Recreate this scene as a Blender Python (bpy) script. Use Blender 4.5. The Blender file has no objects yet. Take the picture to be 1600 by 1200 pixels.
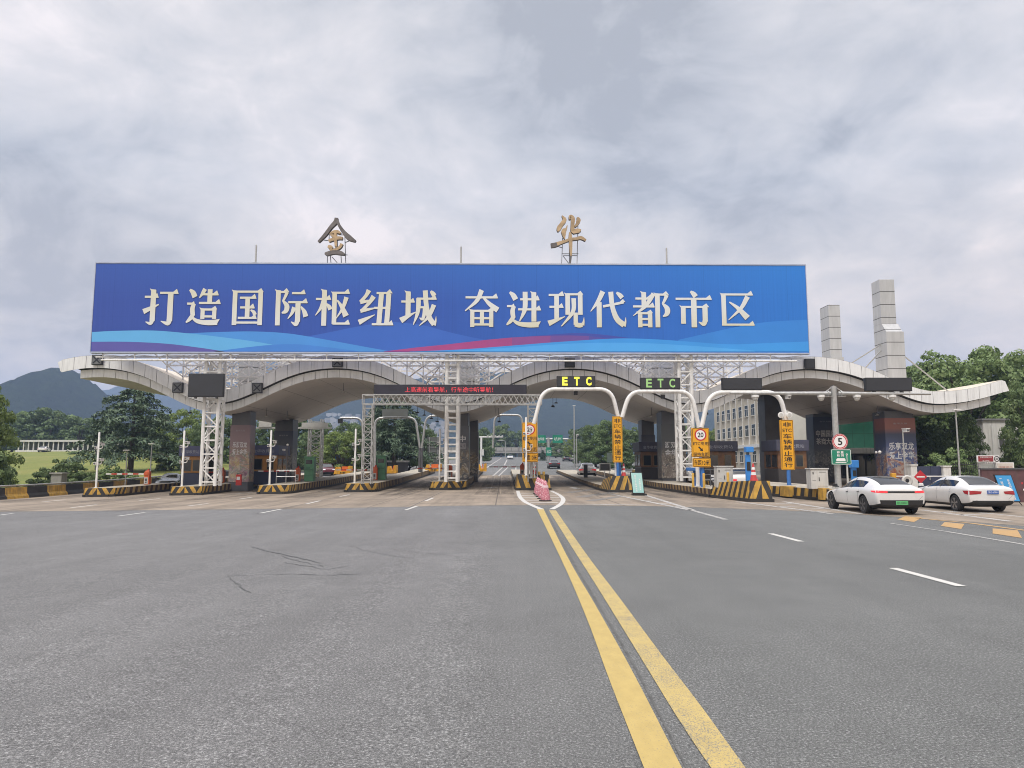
import bpy, bmesh, math, random
import numpy as np
from mathutils import Vector, Matrix
from mathutils.bvhtree import BVHTree
from mathutils.geometry import tessellate_polygon

# ------------------------------------------------------------------ camera
S = bpy.context.scene
COL = S.collection
CAMH, FPX = 1.9, 1130.0
PSI, THETA = math.radians(0.66), math.radians(6.31)
cd = bpy.data.cameras.new('camera')
cd.sensor_fit = 'HORIZONTAL'; cd.sensor_width = 36.0
cd.lens = 36.0 * FPX / 1600.0
cd.clip_start = 0.1; cd.clip_end = 20000
cam = bpy.data.objects.new('camera', cd); COL.objects.link(cam)
cam.location = (0, 0, CAMH)
cam.rotation_euler = (math.pi / 2 + THETA, 0, -PSI)
S.camera = cam

# ------------------------------------------------------------------ world: overcast sky
SUN_EL, SUN_AZ = math.radians(58), math.radians(205)      # high, behind the camera and to its left
W = bpy.data.worlds.new('World'); S.world = W; W.use_nodes = True
nt = W.node_tree; nt.nodes.clear()
def wn(t, **k):
    n = nt.nodes.new(t)
    for a, b in k.items(): setattr(n, a, b)
    return n
def wl(a, b): nt.links.new(a, b)
def wmath(op, a, b=None):
    n = wn('ShaderNodeMath', operation=op)
    for i, v in enumerate((a, b)):
        if v is None: continue
        if isinstance(v, (int, float)): n.inputs[i].default_value = v
        else: wl(v, n.inputs[i])
    return n.outputs[0]
sky = wn('ShaderNodeTexSky', sky_type='NISHITA'); sky.sun_disc = False
sky.sun_elevation = SUN_EL; sky.sun_rotation = SUN_AZ
sky.air_density = 1.5; sky.dust_density = 4.0
bgs = wn('ShaderNodeBackground'); bgs.inputs[1].default_value = 0.10; wl(sky.outputs[0], bgs.inputs[0])
tc = wn('ShaderNodeTexCoord')
sep = wn('ShaderNodeSeparateXYZ'); wl(tc.outputs['Generated'], sep.inputs[0])
zc = wmath('MAXIMUM', sep.outputs[2], 0.0)
den = wmath('ADD', zc, 0.40)
u = wmath('DIVIDE', sep.outputs[0], den); v = wmath('DIVIDE', sep.outputs[1], den)
cmb = wn('ShaderNodeCombineXYZ'); wl(u, cmb.inputs[0]); wl(v, cmb.inputs[1]); cmb.inputs[2].default_value = 3.7
def wnoise(scale, detail, rough, dist, seed):
    mp = wn('ShaderNodeMapping'); wl(cmb.outputs[0], mp.inputs[0]); mp.inputs['Location'].default_value = seed
    n = wn('ShaderNodeTexNoise'); wl(mp.outputs[0], n.inputs['Vector'])
    n.inputs['Scale'].default_value = scale; n.inputs['Detail'].default_value = detail
    n.inputs['Roughness'].default_value = rough; n.inputs['Distortion'].default_value = dist
    return n.outputs['Fac']
n1 = wnoise(1.35, 7, 0.56, 0.35, (2.3, 1.1, 0)); n2 = wnoise(3.6, 8, 0.60, 0.7, (7.1, 4.4, 2))
n3 = wnoise(8.5, 6, 0.62, 0.8, (1.7, 9.2, 5))
mixn = wmath('ADD', wmath('ADD', wmath('MULTIPLY', n1, 0.55), wmath('MULTIPLY', n2, 0.30)), wmath('MULTIPLY', n3, 0.15))
cr = wn('ShaderNodeValToRGB'); wl(mixn, cr.inputs[0])
els = cr.color_ramp.elements
els[0].position = 0.405; els[0].color = (0.285, 0.288, 0.305, 1)
els[1].position = 0.60; els[1].color = (0.66, 0.605, 0.59, 1)
for p, c in ((0.45, (0.365, 0.365, 0.38, 1)), (0.50, (0.45, 0.44, 0.445, 1)), (0.55, (0.53, 0.505, 0.50, 1))):
    e = els.new(p); e.color = c
# overcast sky made brighter overhead, above the view, to add light on the scene
zen = wn('ShaderNodeMapRange'); wl(sep.outputs[2], zen.inputs[0])
zen.interpolation_type = 'SMOOTHSTEP'
zen.inputs[1].default_value = 0.55; zen.inputs[2].default_value = 0.95
zen.inputs[3].default_value = 1.0; zen.inputs[4].default_value = 3.6
# warmer, dustier cloud low over the horizon
low = wn('ShaderNodeMapRange'); wl(sep.outputs[2], low.inputs[0]); low.inputs[1].default_value = 0.0; low.inputs[2].default_value = 0.35; low.inputs[3].default_value = 1.0; low.inputs[4].default_value = 0.0
wm = wn('ShaderNodeMix', data_type='RGBA', blend_type='MULTIPLY'); wl(low.outputs[0], wm.inputs[0]); wl(cr.outputs[0], wm.inputs[6]); wm.inputs[7].default_value = (1.62, 1.34, 1.02, 1)
bgc = wn('ShaderNodeBackground'); wl(wm.outputs[2], bgc.inputs[0]); wl(zen.outputs[0], bgc.inputs[1])
mx = wn('ShaderNodeMixShader'); mx.inputs[0].default_value = 0.93
wl(bgs.outputs[0], mx.inputs[1]); wl(bgc.outputs[0], mx.inputs[2])
wo = wn('ShaderNodeOutputWorld'); wl(mx.outputs[0], wo.inputs[0])

# ------------------------------------------------------------------ sun through the cloud
sd = bpy.data.lights.new('sun', 'SUN'); sd.energy = 1.5; sd.angle = math.radians(14); sd.color = (1.0, 0.95, 0.88)
sun = bpy.data.objects.new('sun', sd); COL.objects.link(sun)
# direction to the sun: azimuth measured from +Y clockwise
_d = Vector((math.sin(SUN_AZ) * math.cos(SUN_EL), math.cos(SUN_AZ) * math.cos(SUN_EL), math.sin(SUN_EL)))
sun.rotation_euler = _d.to_track_quat('Z', 'Y').to_euler(); sun.location = (0, 0, 60)

vs = S.view_settings
S.display_settings.display_device = 'sRGB'
vs.view_transform = 'Standard'; vs.look = 'None'; vs.exposure = 0.82; vs.gamma = 1.0; vs.use_curve_mapping = False
S.cycles.max_bounces = 6; S.cycles.diffuse_bounces = 3; S.cycles.glossy_bounces = 3
S.cycles.transparent_max_bounces = 16; S.cycles.volume_bounces = 0
S.cycles.use_denoising = True; S.cycles.filter_width = 1.0

random.seed(7); RNG = np.random.default_rng(11)
PI = math.pi

# ------------------------------------------------------------------ pixel measurements to metres
FW = Vector((math.sin(PSI) * math.cos(THETA), math.cos(PSI) * math.cos(THETA), math.sin(THETA)))
RT = Vector((math.cos(PSI), -math.sin(PSI), 0.0)); UP = RT.cross(FW)
def ray(px, py):
    return FW + RT * ((px - 800) / FPX) + UP * ((600 - py) / FPX)
def P(px, py, Y):
    d = ray(px, py); t = Y / d.y
    return Vector((d.x * t, Y, CAMH + d.z * t))
YK = [(-200, 0), (55, 0), (65, 0.1), (100, 0.8), (300, 4.8), (400, 5.6), (9000, 5.6)]
def ramp(y):
    for (a, za), (b, zb) in zip(YK, YK[1:]):
        if y <= b: return za + (zb - za) * (y - a) / (b - a)
    return YK[-1][1]
def gz(x, y):
    return ramp(y) + 0.016 * min(0.0, max(-40.0, x))
def G(px, py, h=0.0):
    d = ray(px, py); lo, hi = 0.5, 1200.0
    f = lambda t: CAMH + d.z * t - gz(d.x * t, d.y * t) - h
    if f(hi) > 0:
        best = min((abs(f(t)), t) for t in np.linspace(20, 500, 400)); t = best[1]
    else:
        for _ in range(60):
            m = (lo + hi) / 2
            if f(m) > 0: lo = m
            else: hi = m
        t = lo
    return Vector((d.x * t, d.y * t, CAMH + d.z * t))

# ------------------------------------------------------------------ materials
MATS = {}
def mat(name, col=(0.5, 0.5, 0.5), rough=0.6, metal=0.0, var=0.12, vscale=1.5, bump=0.0, bscale=30.0,
        emit=None, estr=0.0, coat=0.0, dirt=0.0, spec=None):
    """Principled paint with a little real wear: two noises vary the colour, optional grime streaks and bump."""
    if name in MATS: return MATS[name]
    m = bpy.data.materials.new(name); m.use_nodes = True
    nt = m.node_tree; b = nt.nodes['Principled BSDF']
    b.inputs['Roughness'].default_value = rough; b.inputs['Metallic'].default_value = metal
    if coat: b.inputs['Coat Weight'].default_value = coat; b.inputs['Coat Roughness'].default_value = 0.05
    if spec is not None: b.inputs['Specular IOR Level'].default_value = spec
    tc = nt.nodes.new('ShaderNodeTexCoord')
    if var > 0:
        n = nt.nodes.new('ShaderNodeTexNoise'); n.inputs['Scale'].default_value = vscale; n.inputs['Detail'].default_value = 6
        nt.links.new(tc.outputs['Object'], n.inputs['Vector'])
        r = nt.nodes.new('ShaderNodeValToRGB')
        r.color_ramp.elements[0].position = 0.3; r.color_ramp.elements[1].position = 0.7
        r.color_ramp.elements[0].color = tuple(c * (1 - var) for c in col) + (1,)
        r.color_ramp.elements[1].color = tuple(min(1, c * (1 + var)) for c in col) + (1,)
        nt.links.new(n.outputs['Fac'], r.inputs[0]); out = r.outputs[0]
        if dirt > 0:
            mp = nt.nodes.new('ShaderNodeMapping'); mp.inputs['Scale'].default_value = (3.0, 3.0, 0.35)
            nt.links.new(tc.outputs['Object'], mp.inputs[0])
            n2 = nt.nodes.new('ShaderNodeTexNoise'); n2.inputs['Scale'].default_value = 1.6; n2.inputs['Detail'].default_value = 8
            nt.links.new(mp.outputs[0], n2.inputs['Vector'])
            r2 = nt.nodes.new('ShaderNodeValToRGB'); r2.color_ramp.elements[0].position = 0.48; r2.color_ramp.elements[1].position = 0.75
            r2.color_ramp.elements[0].color = (0, 0, 0, 1); r2.color_ramp.elements[1].color = (dirt, dirt, dirt, 1)
            nt.links.new(n2.outputs['Fac'], r2.inputs[0])
            mxn = nt.nodes.new('ShaderNodeMix'); mxn.data_type = 'RGBA'
            nt.links.new(r2.outputs[0], mxn.inputs[0]); nt.links.new(out, mxn.inputs[6])
            mxn.inputs[7].default_value = (0.10, 0.09, 0.075, 1); out = mxn.outputs[2]
        nt.links.new(out, b.inputs['Base Color'])
    else:
        b.inputs['Base Color'].default_value = tuple(col) + (1,)
    if bump > 0:
        n3 = nt.nodes.new('ShaderNodeTexNoise'); n3.inputs['Scale'].default_value = bscale; n3.inputs['Detail'].default_value = 4
        nt.links.new(tc.outputs['Object'], n3.inputs['Vector'])
        bp = nt.nodes.new('ShaderNodeBump'); bp.inputs['Strength'].default_value = bump; bp.inputs['Distance'].default_value = 0.02
        nt.links.new(n3.outputs['Fac'], bp.inputs['Height']); nt.links.new(bp.outputs[0], b.inputs['Normal'])
    if emit:
        b.inputs['Emission Color'].default_value = tuple(emit) + (1,); b.inputs['Emission Strength'].default_value = estr
    MATS[name] = m
    return m

class NT:
    """small wrapper for hand-built materials"""
    def __init__(s, name):
        s.m = bpy.data.materials.new(name); s.m.use_nodes = True; s.t = s.m.node_tree
        s.b = s.t.nodes['Principled BSDF']; s.tc = s.t.nodes.new('ShaderNodeTexCoord'); MATS[name] = s.m
    def n(s, t, **k):
        x = s.t.nodes.new(t)
        for a, b in k.items(): setattr(x, a, b)
        return x
    def l(s, a, b): s.t.links.new(a, b)
    def noise(s, scale, detail=5, rough=0.55, stretch=None, dist=0.0, out='Fac'):
        src = s.tc.outputs['Object']
        if stretch:
            mp = s.n('ShaderNodeMapping'); mp.inputs['Scale'].default_value = stretch; s.l(src, mp.inputs[0]); src = mp.outputs[0]
        x = s.n('ShaderNodeTexNoise'); s.l(src, x.inputs['Vector'])
        x.inputs['Scale'].default_value = scale; x.inputs['Detail'].default_value = detail
        x.inputs['Roughness'].default_value = rough; x.inputs['Distortion'].default_value = dist
        return x.outputs[out]
    def ramp(s, fac, stops):
        r = s.n('ShaderNodeValToRGB'); s.l(fac, r.inputs[0]); e = r.color_ramp.elements
        while len(e) < len(stops): e.new(0.5)
        for el, (p, c) in zip(e, stops):
            el.position = p; el.color = (c, c, c, 1) if isinstance(c, (int, float)) else tuple(c) + (1,)
        return r.outputs[0]
    def mix(s, fac, a, b, mode='MIX'):
        x = s.n('ShaderNodeMix', data_type='RGBA', blend_type=mode)
        for i, v in ((0, fac), (6, a), (7, b)):
            if isinstance(v, (int, float)): x.inputs[i].default_value = v
            elif isinstance(v, tuple): x.inputs[i].default_value = v + (1,)
            else: s.l(v, x.inputs[i])
        return x.outputs[2]
    def math(s, op, a, b=None):
        x = s.n('ShaderNodeMath', operation=op)
        for i, v in enumerate((a, b)):
            if v is None: continue
            if isinstance(v, (int, float)): x.inputs[i].default_value = v
            else: s.l(v, x.inputs[i])
        return x.outputs[0]
    def xyz(s):
        x = s.n('ShaderNodeSeparateXYZ'); s.l(s.tc.outputs['Object'], x.inputs[0]); return x.outputs
    def seam(s, coord, step, width, off=0.0):
        """1 on thin lines every `step` metres"""
        f = s.math('FRACT', s.math('DIVIDE', s.math('ADD', coord, 1000 * step + off), step))
        return s.math('LESS_THAN', f, width / step)
    def color(s, c): s.l(c, s.b.inputs['Base Color'])
    def bump(s, h, strength, dist=0.02):
        x = s.n('ShaderNodeBump'); x.inputs['Strength'].default_value = strength; x.inputs['Distance'].default_value = dist
        s.l(h, x.inputs['Height']); s.l(x.outputs[0], s.b.inputs['Normal'])

# ------------------------------------------------------------------ objects
def props(o, label=None, cat=None, group=None, kind=None):
    if label: o['label'] = label
    if cat: o['category'] = cat
    if group: o['group'] = group
    if kind: o['kind'] = kind
    return o
def thing(name, label, cat, loc=(0, 0, 0), rz=0.0, group=None):
    o = bpy.data.objects.new(name, None); COL.objects.link(o)
    o.empty_display_size = 0.3; o.location = loc; o.rotation_euler = (0, 0, rz)
    return props(o, label, cat, group)
def copy_tree(o, parent=None):
    c = o.copy(); COL.objects.link(c)
    if parent: c.parent = parent
    for ch in list(o.children): copy_tree(ch, c)
    return c
def dup(o, loc, rz=None, label=None, group=None, scale=None):
    c = copy_tree(o); c.location = loc
    if rz is not None: c.rotation_euler = (0, 0, rz)
    if scale is not None: c.scale = scale if not isinstance(scale, (int, float)) else (scale,) * 3
    if label: c['label'] = label
    if group: c['group'] = group
    return c

class MB:
    """collects faces; build() links them as ONE mesh object"""
    def __init__(s): s.v = []; s.f = []; s.m = []; s.cm = 0
    def face(s, pts, mi=None):
        i = len(s.v); s.v += [tuple(p) for p in pts]; s.f.append(tuple(range(i, i + len(pts)))); s.m.append(s.cm if mi is None else mi)
    def raw(s, verts, faces, mi=None):
        i = len(s.v); s.v += [tuple(p) for p in verts]
        for f in faces: s.f.append(tuple(i + k for k in f)); s.m.append(s.cm if mi is None else mi)
    def box(s, c, d, rz=0.0, mi=None, taper=1.0, rx=0.0):
        hx, hy, hz = d[0] / 2, d[1] / 2, d[2] / 2
        M = Matrix.Translation(c) @ Matrix.Rotation(rz, 4, 'Z') @ Matrix.Rotation(rx, 4, 'X')
        vv = [M @ Vector((x * (taper if z > 0 else 1), y * (taper if z > 0 else 1), z)) for z in (-hz, hz) for x, y in ((-hx, -hy), (hx, -hy), (hx, hy), (-hx, hy))]
        s.raw(vv, [(3, 2, 1, 0), (4, 5, 6, 7), (0, 1, 5, 4), (1, 2, 6, 5), (2, 3, 7, 6), (3, 0, 4, 7)], mi)
    def bbox(s, a, b, mi=None):
        s.box([(p + q) / 2 for p, q in zip(a, b)], [abs(q - p) for p, q in zip(a, b)], mi=mi)
    def tube(s, pts, r, n=8, mi=None, cap=True, r2=None):
        """swept tube; r a number or one per point"""
        pts = [Vector(p) for p in pts]; R = r if isinstance(r, (list, tuple)) else [r] * len(pts)
        rings = []; prev = None
        for i, p in enumerate(pts):
            a = pts[max(0, i - 1)]; b = pts[min(len(pts) - 1, i + 1)]; t = (b - a).normalized()
            if prev is None:
                h = Vector((0, 0, 1)) if abs(t.z) < 0.9 else Vector((1, 0, 0)); e = t.cross(h).normalized()
            else:
                e = (prev - t * prev.dot(t)).normalized()
            prev = e; g = t.cross(e)
            rings.append([p + (e * math.cos(k * 2 * PI / n) + g * math.sin(k * 2 * PI / n)) * R[i] for k in range(n)])
        vv = [q for ring in rings for q in ring]; ff = []
        for i in range(len(rings) - 1):
            for k in range(n):
                k2 = (k + 1) % n; ff.append((i * n + k, i * n + k2, (i + 1) * n + k2, (i + 1) * n + k))
        if cap: ff.append(tuple(range(n))[::-1]); ff.append(tuple((len(rings) - 1) * n + k for k in range(n)))
        s.raw(vv, ff, mi)
    def beam(s, a, b, w, h=None, mi=None):
        """square bar from a to b"""
        h = h or w; a, b = Vector(a), Vector(b); t = (b - a).normalized()
        u = Vector((0, 0, 1)) if abs(t.z) < 0.95 else Vector((0, 1, 0)); e = t.cross(u).normalized(); g = e.cross(t)
        vv = [p + e * x * w / 2 + g * y * h / 2 for p in (a, b) for x, y in ((-1, -1), (1, -1), (1, 1), (-1, 1))]
        s.raw(vv, [(3, 2, 1, 0), (4, 5, 6, 7), (0, 1, 5, 4), (1, 2, 6, 5), (2, 3, 7, 6), (3, 0, 4, 7)], mi)
    def prism(s, poly, axis, a, b, mi=None, mi_cap=None):
        """poly of 2-D points extruded along axis from a to b. axis 'y': (x,z); 'x': (y,z); 'z': (x,y)"""
        def p3(q, d):
            return {'y': (q[0], d, q[1]), 'x': (d, q[0], q[1]), 'z': (q[0], q[1], d)}[axis]
        n = len(poly); vv = [p3(q, a) for q in poly] + [p3(q, b) for q in poly]
        side = [(k, (k + 1) % n, n + (k + 1) % n, n + k) for k in range(n)]
        s.raw(vv, side, mi)
        tris = tessellate_polygon([[Vector((q[0], q[1], 0)) for q in poly]])
        s.raw(vv, [tuple(t) for t in tris] + [tuple(n + k for k in t)[::-1] for t in tris], mi if mi_cap is None else mi_cap)
    def lathe(s, prof, c=(0, 0, 0), n=16, mi=None, axis='z'):
        vv = []; ff = []
        for r, z in prof:
            for k in range(n):
                a = 2 * PI * k / n; q = (r * math.cos(a), r * math.sin(a), z)
                if axis == 'y': q = (q[0], q[2], q[1])
                if axis == 'x': q = (q[2], q[0], q[1])
                vv.append((c[0] + q[0], c[1] + q[1], c[2] + q[2]))
        for i in range(len(prof) - 1):
            for k in range(n):
                k2 = (k + 1) % n; ff.append((i * n + k, i * n + k2, (i + 1) * n + k2, (i + 1) * n + k))
        ff.append(tuple(range(n))[::-1]); ff.append(tuple((len(prof) - 1) * n + k for k in range(n)))
        s.raw(vv, ff, mi)
    def build(s, name, mats, parent=None, smooth=False, world=False, label=None, bevel=0.0):
        me = bpy.data.meshes.new(name)
        vv = s.v
        if world and parent is not None:
            L = parent.location; vv = [(p[0] - L[0], p[1] - L[1], p[2] - L[2]) for p in vv]
        me.from_pydata(vv, [], s.f); me.update()
        if not isinstance(mats, (list, tuple)): mats = [mats]
        for m in mats: me.materials.append(m)
        me.polygons.foreach_set('material_index', s.m)
        bm = bmesh.new(); bm.from_mesh(me)
        bmesh.ops.recalc_face_normals(bm, faces=bm.faces)
        if smooth: bmesh.ops.remove_doubles(bm, verts=bm.verts, dist=1e-5)
        bm.to_mesh(me); bm.free()
        if smooth:
            me.polygons.foreach_set('use_smooth', [True] * len(me.polygons))
            try: me.set_sharp_from_angle(angle=math.radians(38))
            except Exception: pass
        o = bpy.data.objects.new(name, me); COL.objects.link(o)
        if parent is not None: o.parent = parent
        if bevel:
            md = o.modifiers.new('edge', 'BEVEL'); md.width = bevel; md.segments = 2; md.limit_method = 'ANGLE'; md.angle_limit = math.radians(40)
        if label: o['label'] = label
        return o

# ------------------------------------------------------------------ lettering
_TX = {}
def text_geo(body, bold=0.0, vertical=False):
    key = (body, bold, vertical)
    if key in _TX: return _TX[key]
    c = bpy.data.curves.new('letters', 'FONT'); c.body = '\n'.join(body) if vertical else body
    c.align_x = 'CENTER'; c.offset = bold; c.resolution_u = 3; c.space_line = 1.0
    o = bpy.data.objects.new('letters', c); COL.objects.link(o)
    bpy.context.view_layer.update()
    me = bpy.data.meshes.new_from_object(o.evaluated_get(bpy.context.evaluated_depsgraph_get()))
    vv = np.array([v.co[:] for v in me.vertices]).reshape(-1, 3); ff = [tuple(p.vertices) for p in me.polygons]
    bpy.data.objects.remove(o); bpy.data.curves.remove(c); bpy.data.meshes.remove(me)
    lo, hi = vv.min(0), vv.max(0); vv = (vv - (lo + hi) / 2) / np.maximum(hi - lo, 1e-6)
    _TX[key] = (vv, ff); return _TX[key]
def text_to(mb, body, c, w, h, bold=0.0, mi=None, M=None, vertical=False):
    """letters in the plane facing -Y, centred on c, fitted to w x h; M an extra 4x4 turn about c"""
    vv, ff = text_geo(body, bold, vertical)
    pts = []
    for x, y, _ in vv:
        q = Vector((x * w, 0, y * h))
        if M is not None: q = M @ q
        pts.append((q[0] + c[0], q[1] + c[1], q[2] + c[2]))
    mb.raw(pts, ff, mi)
def text_part(name, body, c, w, h, m, parent, bold=0.0, M=None, vertical=False):
    b = MB(); text_to(b, body, c, w, h, bold, 0, M, vertical); return b.build(name, m, parent)

def arc(c, r, a0, a1, n):
    return [(c[0] + r * math.cos(a0 + (a1 - a0) * k / n), c[1] + r * math.sin(a0 + (a1 - a0) * k / n)) for k in range(n + 1)]
def bend(pts, rad, seg=5):
    """round the inner corners of a 3-D polyline"""
    pts = [Vector(p) for p in pts]; out = [pts[0]]
    for a, b, c in zip(pts, pts[1:], pts[2:]):
        d1, d2 = (a - b), (c - b); r = min(rad, d1.length * 0.45, d2.length * 0.45)
        p, q = b + d1.normalized() * r, b + d2.normalized() * r
        for k in range(seg + 1):
            t = k / seg; out.append(p * (1 - t) ** 2 + b * 2 * t * (1 - t) + q * t * t)
    out.append(pts[-1]); return out
# ================================================================== THE SETTING
def sheet(name, polys, m, dz, mats=None, kind='structure', h=None, mi=None):
    """flat polygons in (x, y) laid on the ground, cut where the ground folds"""
    bm = bmesh.new()
    for k, poly in enumerate(polys):
        tris = tessellate_polygon([[Vector((x, y, 0)) for x, y in poly]])
        vv = [bm.verts.new((x, y, 0)) for x, y in poly]
        for t in tris:
            try: f = bm.faces.new([vv[i] for i in t]); f.material_index = mi[k] if mi else 0
            except ValueError: pass
    for y in (55, 65, 100, 300, 400):
        bmesh.ops.bisect_plane(bm, geom=bm.verts[:] + bm.edges[:] + bm.faces[:], plane_co=(0, y, 0), plane_no=(0, 1, 0))
    for x in (-40, 0):
        bmesh.ops.bisect_plane(bm, geom=bm.verts[:] + bm.edges[:] + bm.faces[:], plane_co=(x, 0, 0), plane_no=(1, 0, 0))
    for v in bm.verts: v.co.z = (h or gz)(v.co.x, v.co.y) + dz
    bmesh.ops.recalc_face_normals(bm, faces=bm.faces)
    me = bpy.data.meshes.new(name); bm.to_mesh(me); bm.free()
    for p in me.polygons:
        if p.normal.z < 0: p.flip()
    for q in (mats or [m]): me.materials.append(q)
    o = bpy.data.objects.new(name, me); COL.objects.link(o)
    return props(o, kind=kind)

# asphalt
a = NT('asphalt')
big = a.noise(0.12, 5, 0.6); mid = a.noise(1.3, 6, 0.65); fine = a.noise(48, 3, 0.72); grit = a.noise(130, 2, 0.6)
streak = a.noise(0.5, 5, 0.6, stretch=(2.2, 0.12, 1))
c = a.ramp(grit, [(0.30, (0.045, 0.045, 0.046)), (0.5, (0.115, 0.114, 0.112)), (0.64, (0.36, 0.355, 0.345))])
c = a.mix(0.62, c, a.ramp(fine, [(0.33, (0.016, 0.016, 0.017)), (0.44, (0.085, 0.085, 0.086)), (0.55, (0.145, 0.145, 0.145)), (0.68, (0.47, 0.47, 0.465))]))
c = a.mix(1.0, c, a.ramp(a.noise(13, 4, 0.75), [(0.30, 0.86), (0.5, 1.0), (0.70, 1.14)]), 'MULTIPLY')
c = a.mix(1.0, c, a.ramp(big, [(0.3, 0.86), (0.7, 1.12)]), 'MULTIPLY')
c = a.mix(1.0, c, a.ramp(mid, [(0.3, 0.91), (0.7, 1.07)]), 'MULTIPLY')
c = a.mix(1.0, c, a.ramp(streak, [(0.3, 0.90), (0.7, 1.07)]), 'MULTIPLY')
xx = a.xyz()[0]
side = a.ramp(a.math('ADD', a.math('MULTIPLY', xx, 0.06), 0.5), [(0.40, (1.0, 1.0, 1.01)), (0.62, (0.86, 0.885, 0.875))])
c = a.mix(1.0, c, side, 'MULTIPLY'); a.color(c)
a.b.inputs['Roughness'].default_value = 0.82; a.b.inputs['Specular IOR Level'].default_value = 0.35
a.bump(a.math('ADD', a.math('MULTIPLY', fine, 0.6), a.math('MULTIPLY', grit, 0.4)), 0.8, 0.015)
ASPH = a.m

# brownish concrete slabs of the plaza, with joints and tyre-darkened lanes
a = NT('plaza_concrete'); X_, Y_, Z_ = a.xyz()
n1 = a.noise(0.35, 7, 0.65); n2 = a.noise(4, 6, 0.7); st = a.noise(0.7, 6, 0.65, stretch=(1.6, 0.10, 1)); n3 = a.noise(45, 3, 0.6)
c = a.ramp(n1, [(0.28, (0.180, 0.146, 0.112)), (0.5, (0.245, 0.200, 0.154)), (0.72, (0.32, 0.262, 0.203))])
c = a.mix(1.0, c, a.ramp(n2, [(0.3, 0.86), (0.7, 1.10)]), 'MULTIPLY')
c = a.mix(1.0, c, a.ramp(st, [(0.32, 0.60), (0.55, 1.0), (0.75, 1.10)]), 'MULTIPLY')
c = a.mix(1.0, c, a.ramp(n3, [(0.3, 0.9), (0.7, 1.08)]), 'MULTIPLY')
sm = a.math('MAXIMUM', a.seam(Y_, 4.6, 0.10), a.seam(X_, 5.9, 0.06, 0.4))
c = a.mix(a.math('MULTIPLY', sm, 0.75), c, (0.055, 0.048, 0.042)); a.color(c)
a.b.inputs['Roughness'].default_value = 0.85; a.bump(n3, 0.25, 0.01)
CONC = a.m

a = NT('meadow_soil')
c = a.ramp(a.noise(0.06, 6, 0.6), [(0.3, (0.045, 0.06, 0.022)), (0.6, (0.07, 0.085, 0.03)), (0.75, (0.10, 0.09, 0.05))])
a.color(c); a.b.inputs['Roughness'].default_value = 0.95
SOIL = a.m
a = NT('lawn_grass')
c = a.ramp(a.noise(0.10, 7, 0.62), [(0.28, (0.115, 0.150, 0.028)), (0.48, (0.165, 0.185, 0.036)), (0.68, (0.21, 0.205, 0.052))])
c = a.mix(1.0, c, a.ramp(a.noise(1.8, 7, 0.75), [(0.25, 0.62), (0.7, 1.2)]), 'MULTIPLY')
a.color(c); a.b.inputs['Roughness'].default_value = 0.95; a.bump(a.noise(6, 5, 0.7), 0.9, 0.15)
LAWN = a.m

def worn_paint(name, col, wear, lo=0.52):
    """road paint worn through to the asphalt in specks"""
    a = NT(name); w1 = a.noise(80, 3, 0.8); w2 = a.noise(1.4, 5, 0.7); w3 = a.noise(9, 4, 0.6, stretch=(1, .5, 1))
    f = a.math('ADD', a.math('MULTIPLY', w1, 0.74), a.math('MULTIPLY', w2, 0.26))
    k = a.ramp(f, [(lo - wear, 0.0), (lo, 1.0)]) if wear < lo else None
    base = a.mix(1.0, tuple(col), a.ramp(w3, [(0.3, 0.90), (0.7, 1.05)]), 'MULTIPLY')
    a.color(a.mix(k, (0.14, 0.14, 0.138), base)); a.b.inputs['Roughness'].default_value = 0.7
    a.bump(w1, 0.3, 0.006); return a.m
YEL_SOLID = worn_paint('yellow_road_paint', (0.41, 0.305, 0.105), 0.05, 0.40)
YEL_WORN = worn_paint('worn_yellow_road_paint', (0.43, 0.325, 0.115), 0.06, 0.485)
YEL_DULL = worn_paint('dull_orange_road_paint', (0.40, 0.245, 0.095), 0.06, 0.44)
YEL_FAINT = worn_paint('faded_yellow_road_paint', (0.52, 0.30, 0.075), 0.12, 0.66)
WHI_LINE = worn_paint('white_road_paint', (0.50, 0.49, 0.465), 0.08, 0.43)
WHI_WORN = worn_paint('faded_white_road_paint', (0.55, 0.53, 0.50), 0.12, 0.56)
TAR = mat('tar', (0.062, 0.062, 0.064), 0.75, var=.3, vscale=6)

g2 = lambda px, py: tuple(G(px, py)[:2])
BX = -35.0                                            # the road edge barrier runs along here
sheet('terrain', [[(-5200, -200), (5200, -200), (5200, 6500), (-5200, 6500)]], SOIL, -0.05)
edge = [(0, 799.5), (150, 798), (350, 796), (550, 793.5), (700, 790.5), (800, 789.5), (900, 789.5), (1000, 790.5), (1100, 793),
        (1200, 796.5), (1300, 801), (1450, 811), (1600, 822)]
ew = [g2(*q) for q in edge]; ew = [(BX, ew[0][1])] + [q for q in ew if q[0] > BX + .2] + [(60, ew[-1][1] - 1.0)]
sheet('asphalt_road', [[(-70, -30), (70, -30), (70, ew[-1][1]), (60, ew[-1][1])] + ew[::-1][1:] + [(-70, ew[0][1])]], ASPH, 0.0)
sheet('concrete_plaza', [ew + [(60, 88), (BX, 88)]], CONC, 0.004)
sheet('exit_road', [[(BX, 88), (60, 88), (52, 130), (46, 200), (24, 330), (6, 420), (-7, 420), (-9, 330), (-20, 200), (-33, 120)]], ASPH, 0.0)

def lawn_h(x, y): return gz(x, y) + (0.0 if y < 58 else 0.026 * (min(y, 175) - 58)) - 0.02
sheet('lawn', [[(-36.5, 40), (-36.5, 58), (-36.5, 175), (-36.5, 235), (-200, 235), (-200, 175), (-200, 58), (-200, 40)]], LAWN, 0.02, h=lambda x, y: lawn_h(x, y))
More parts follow.
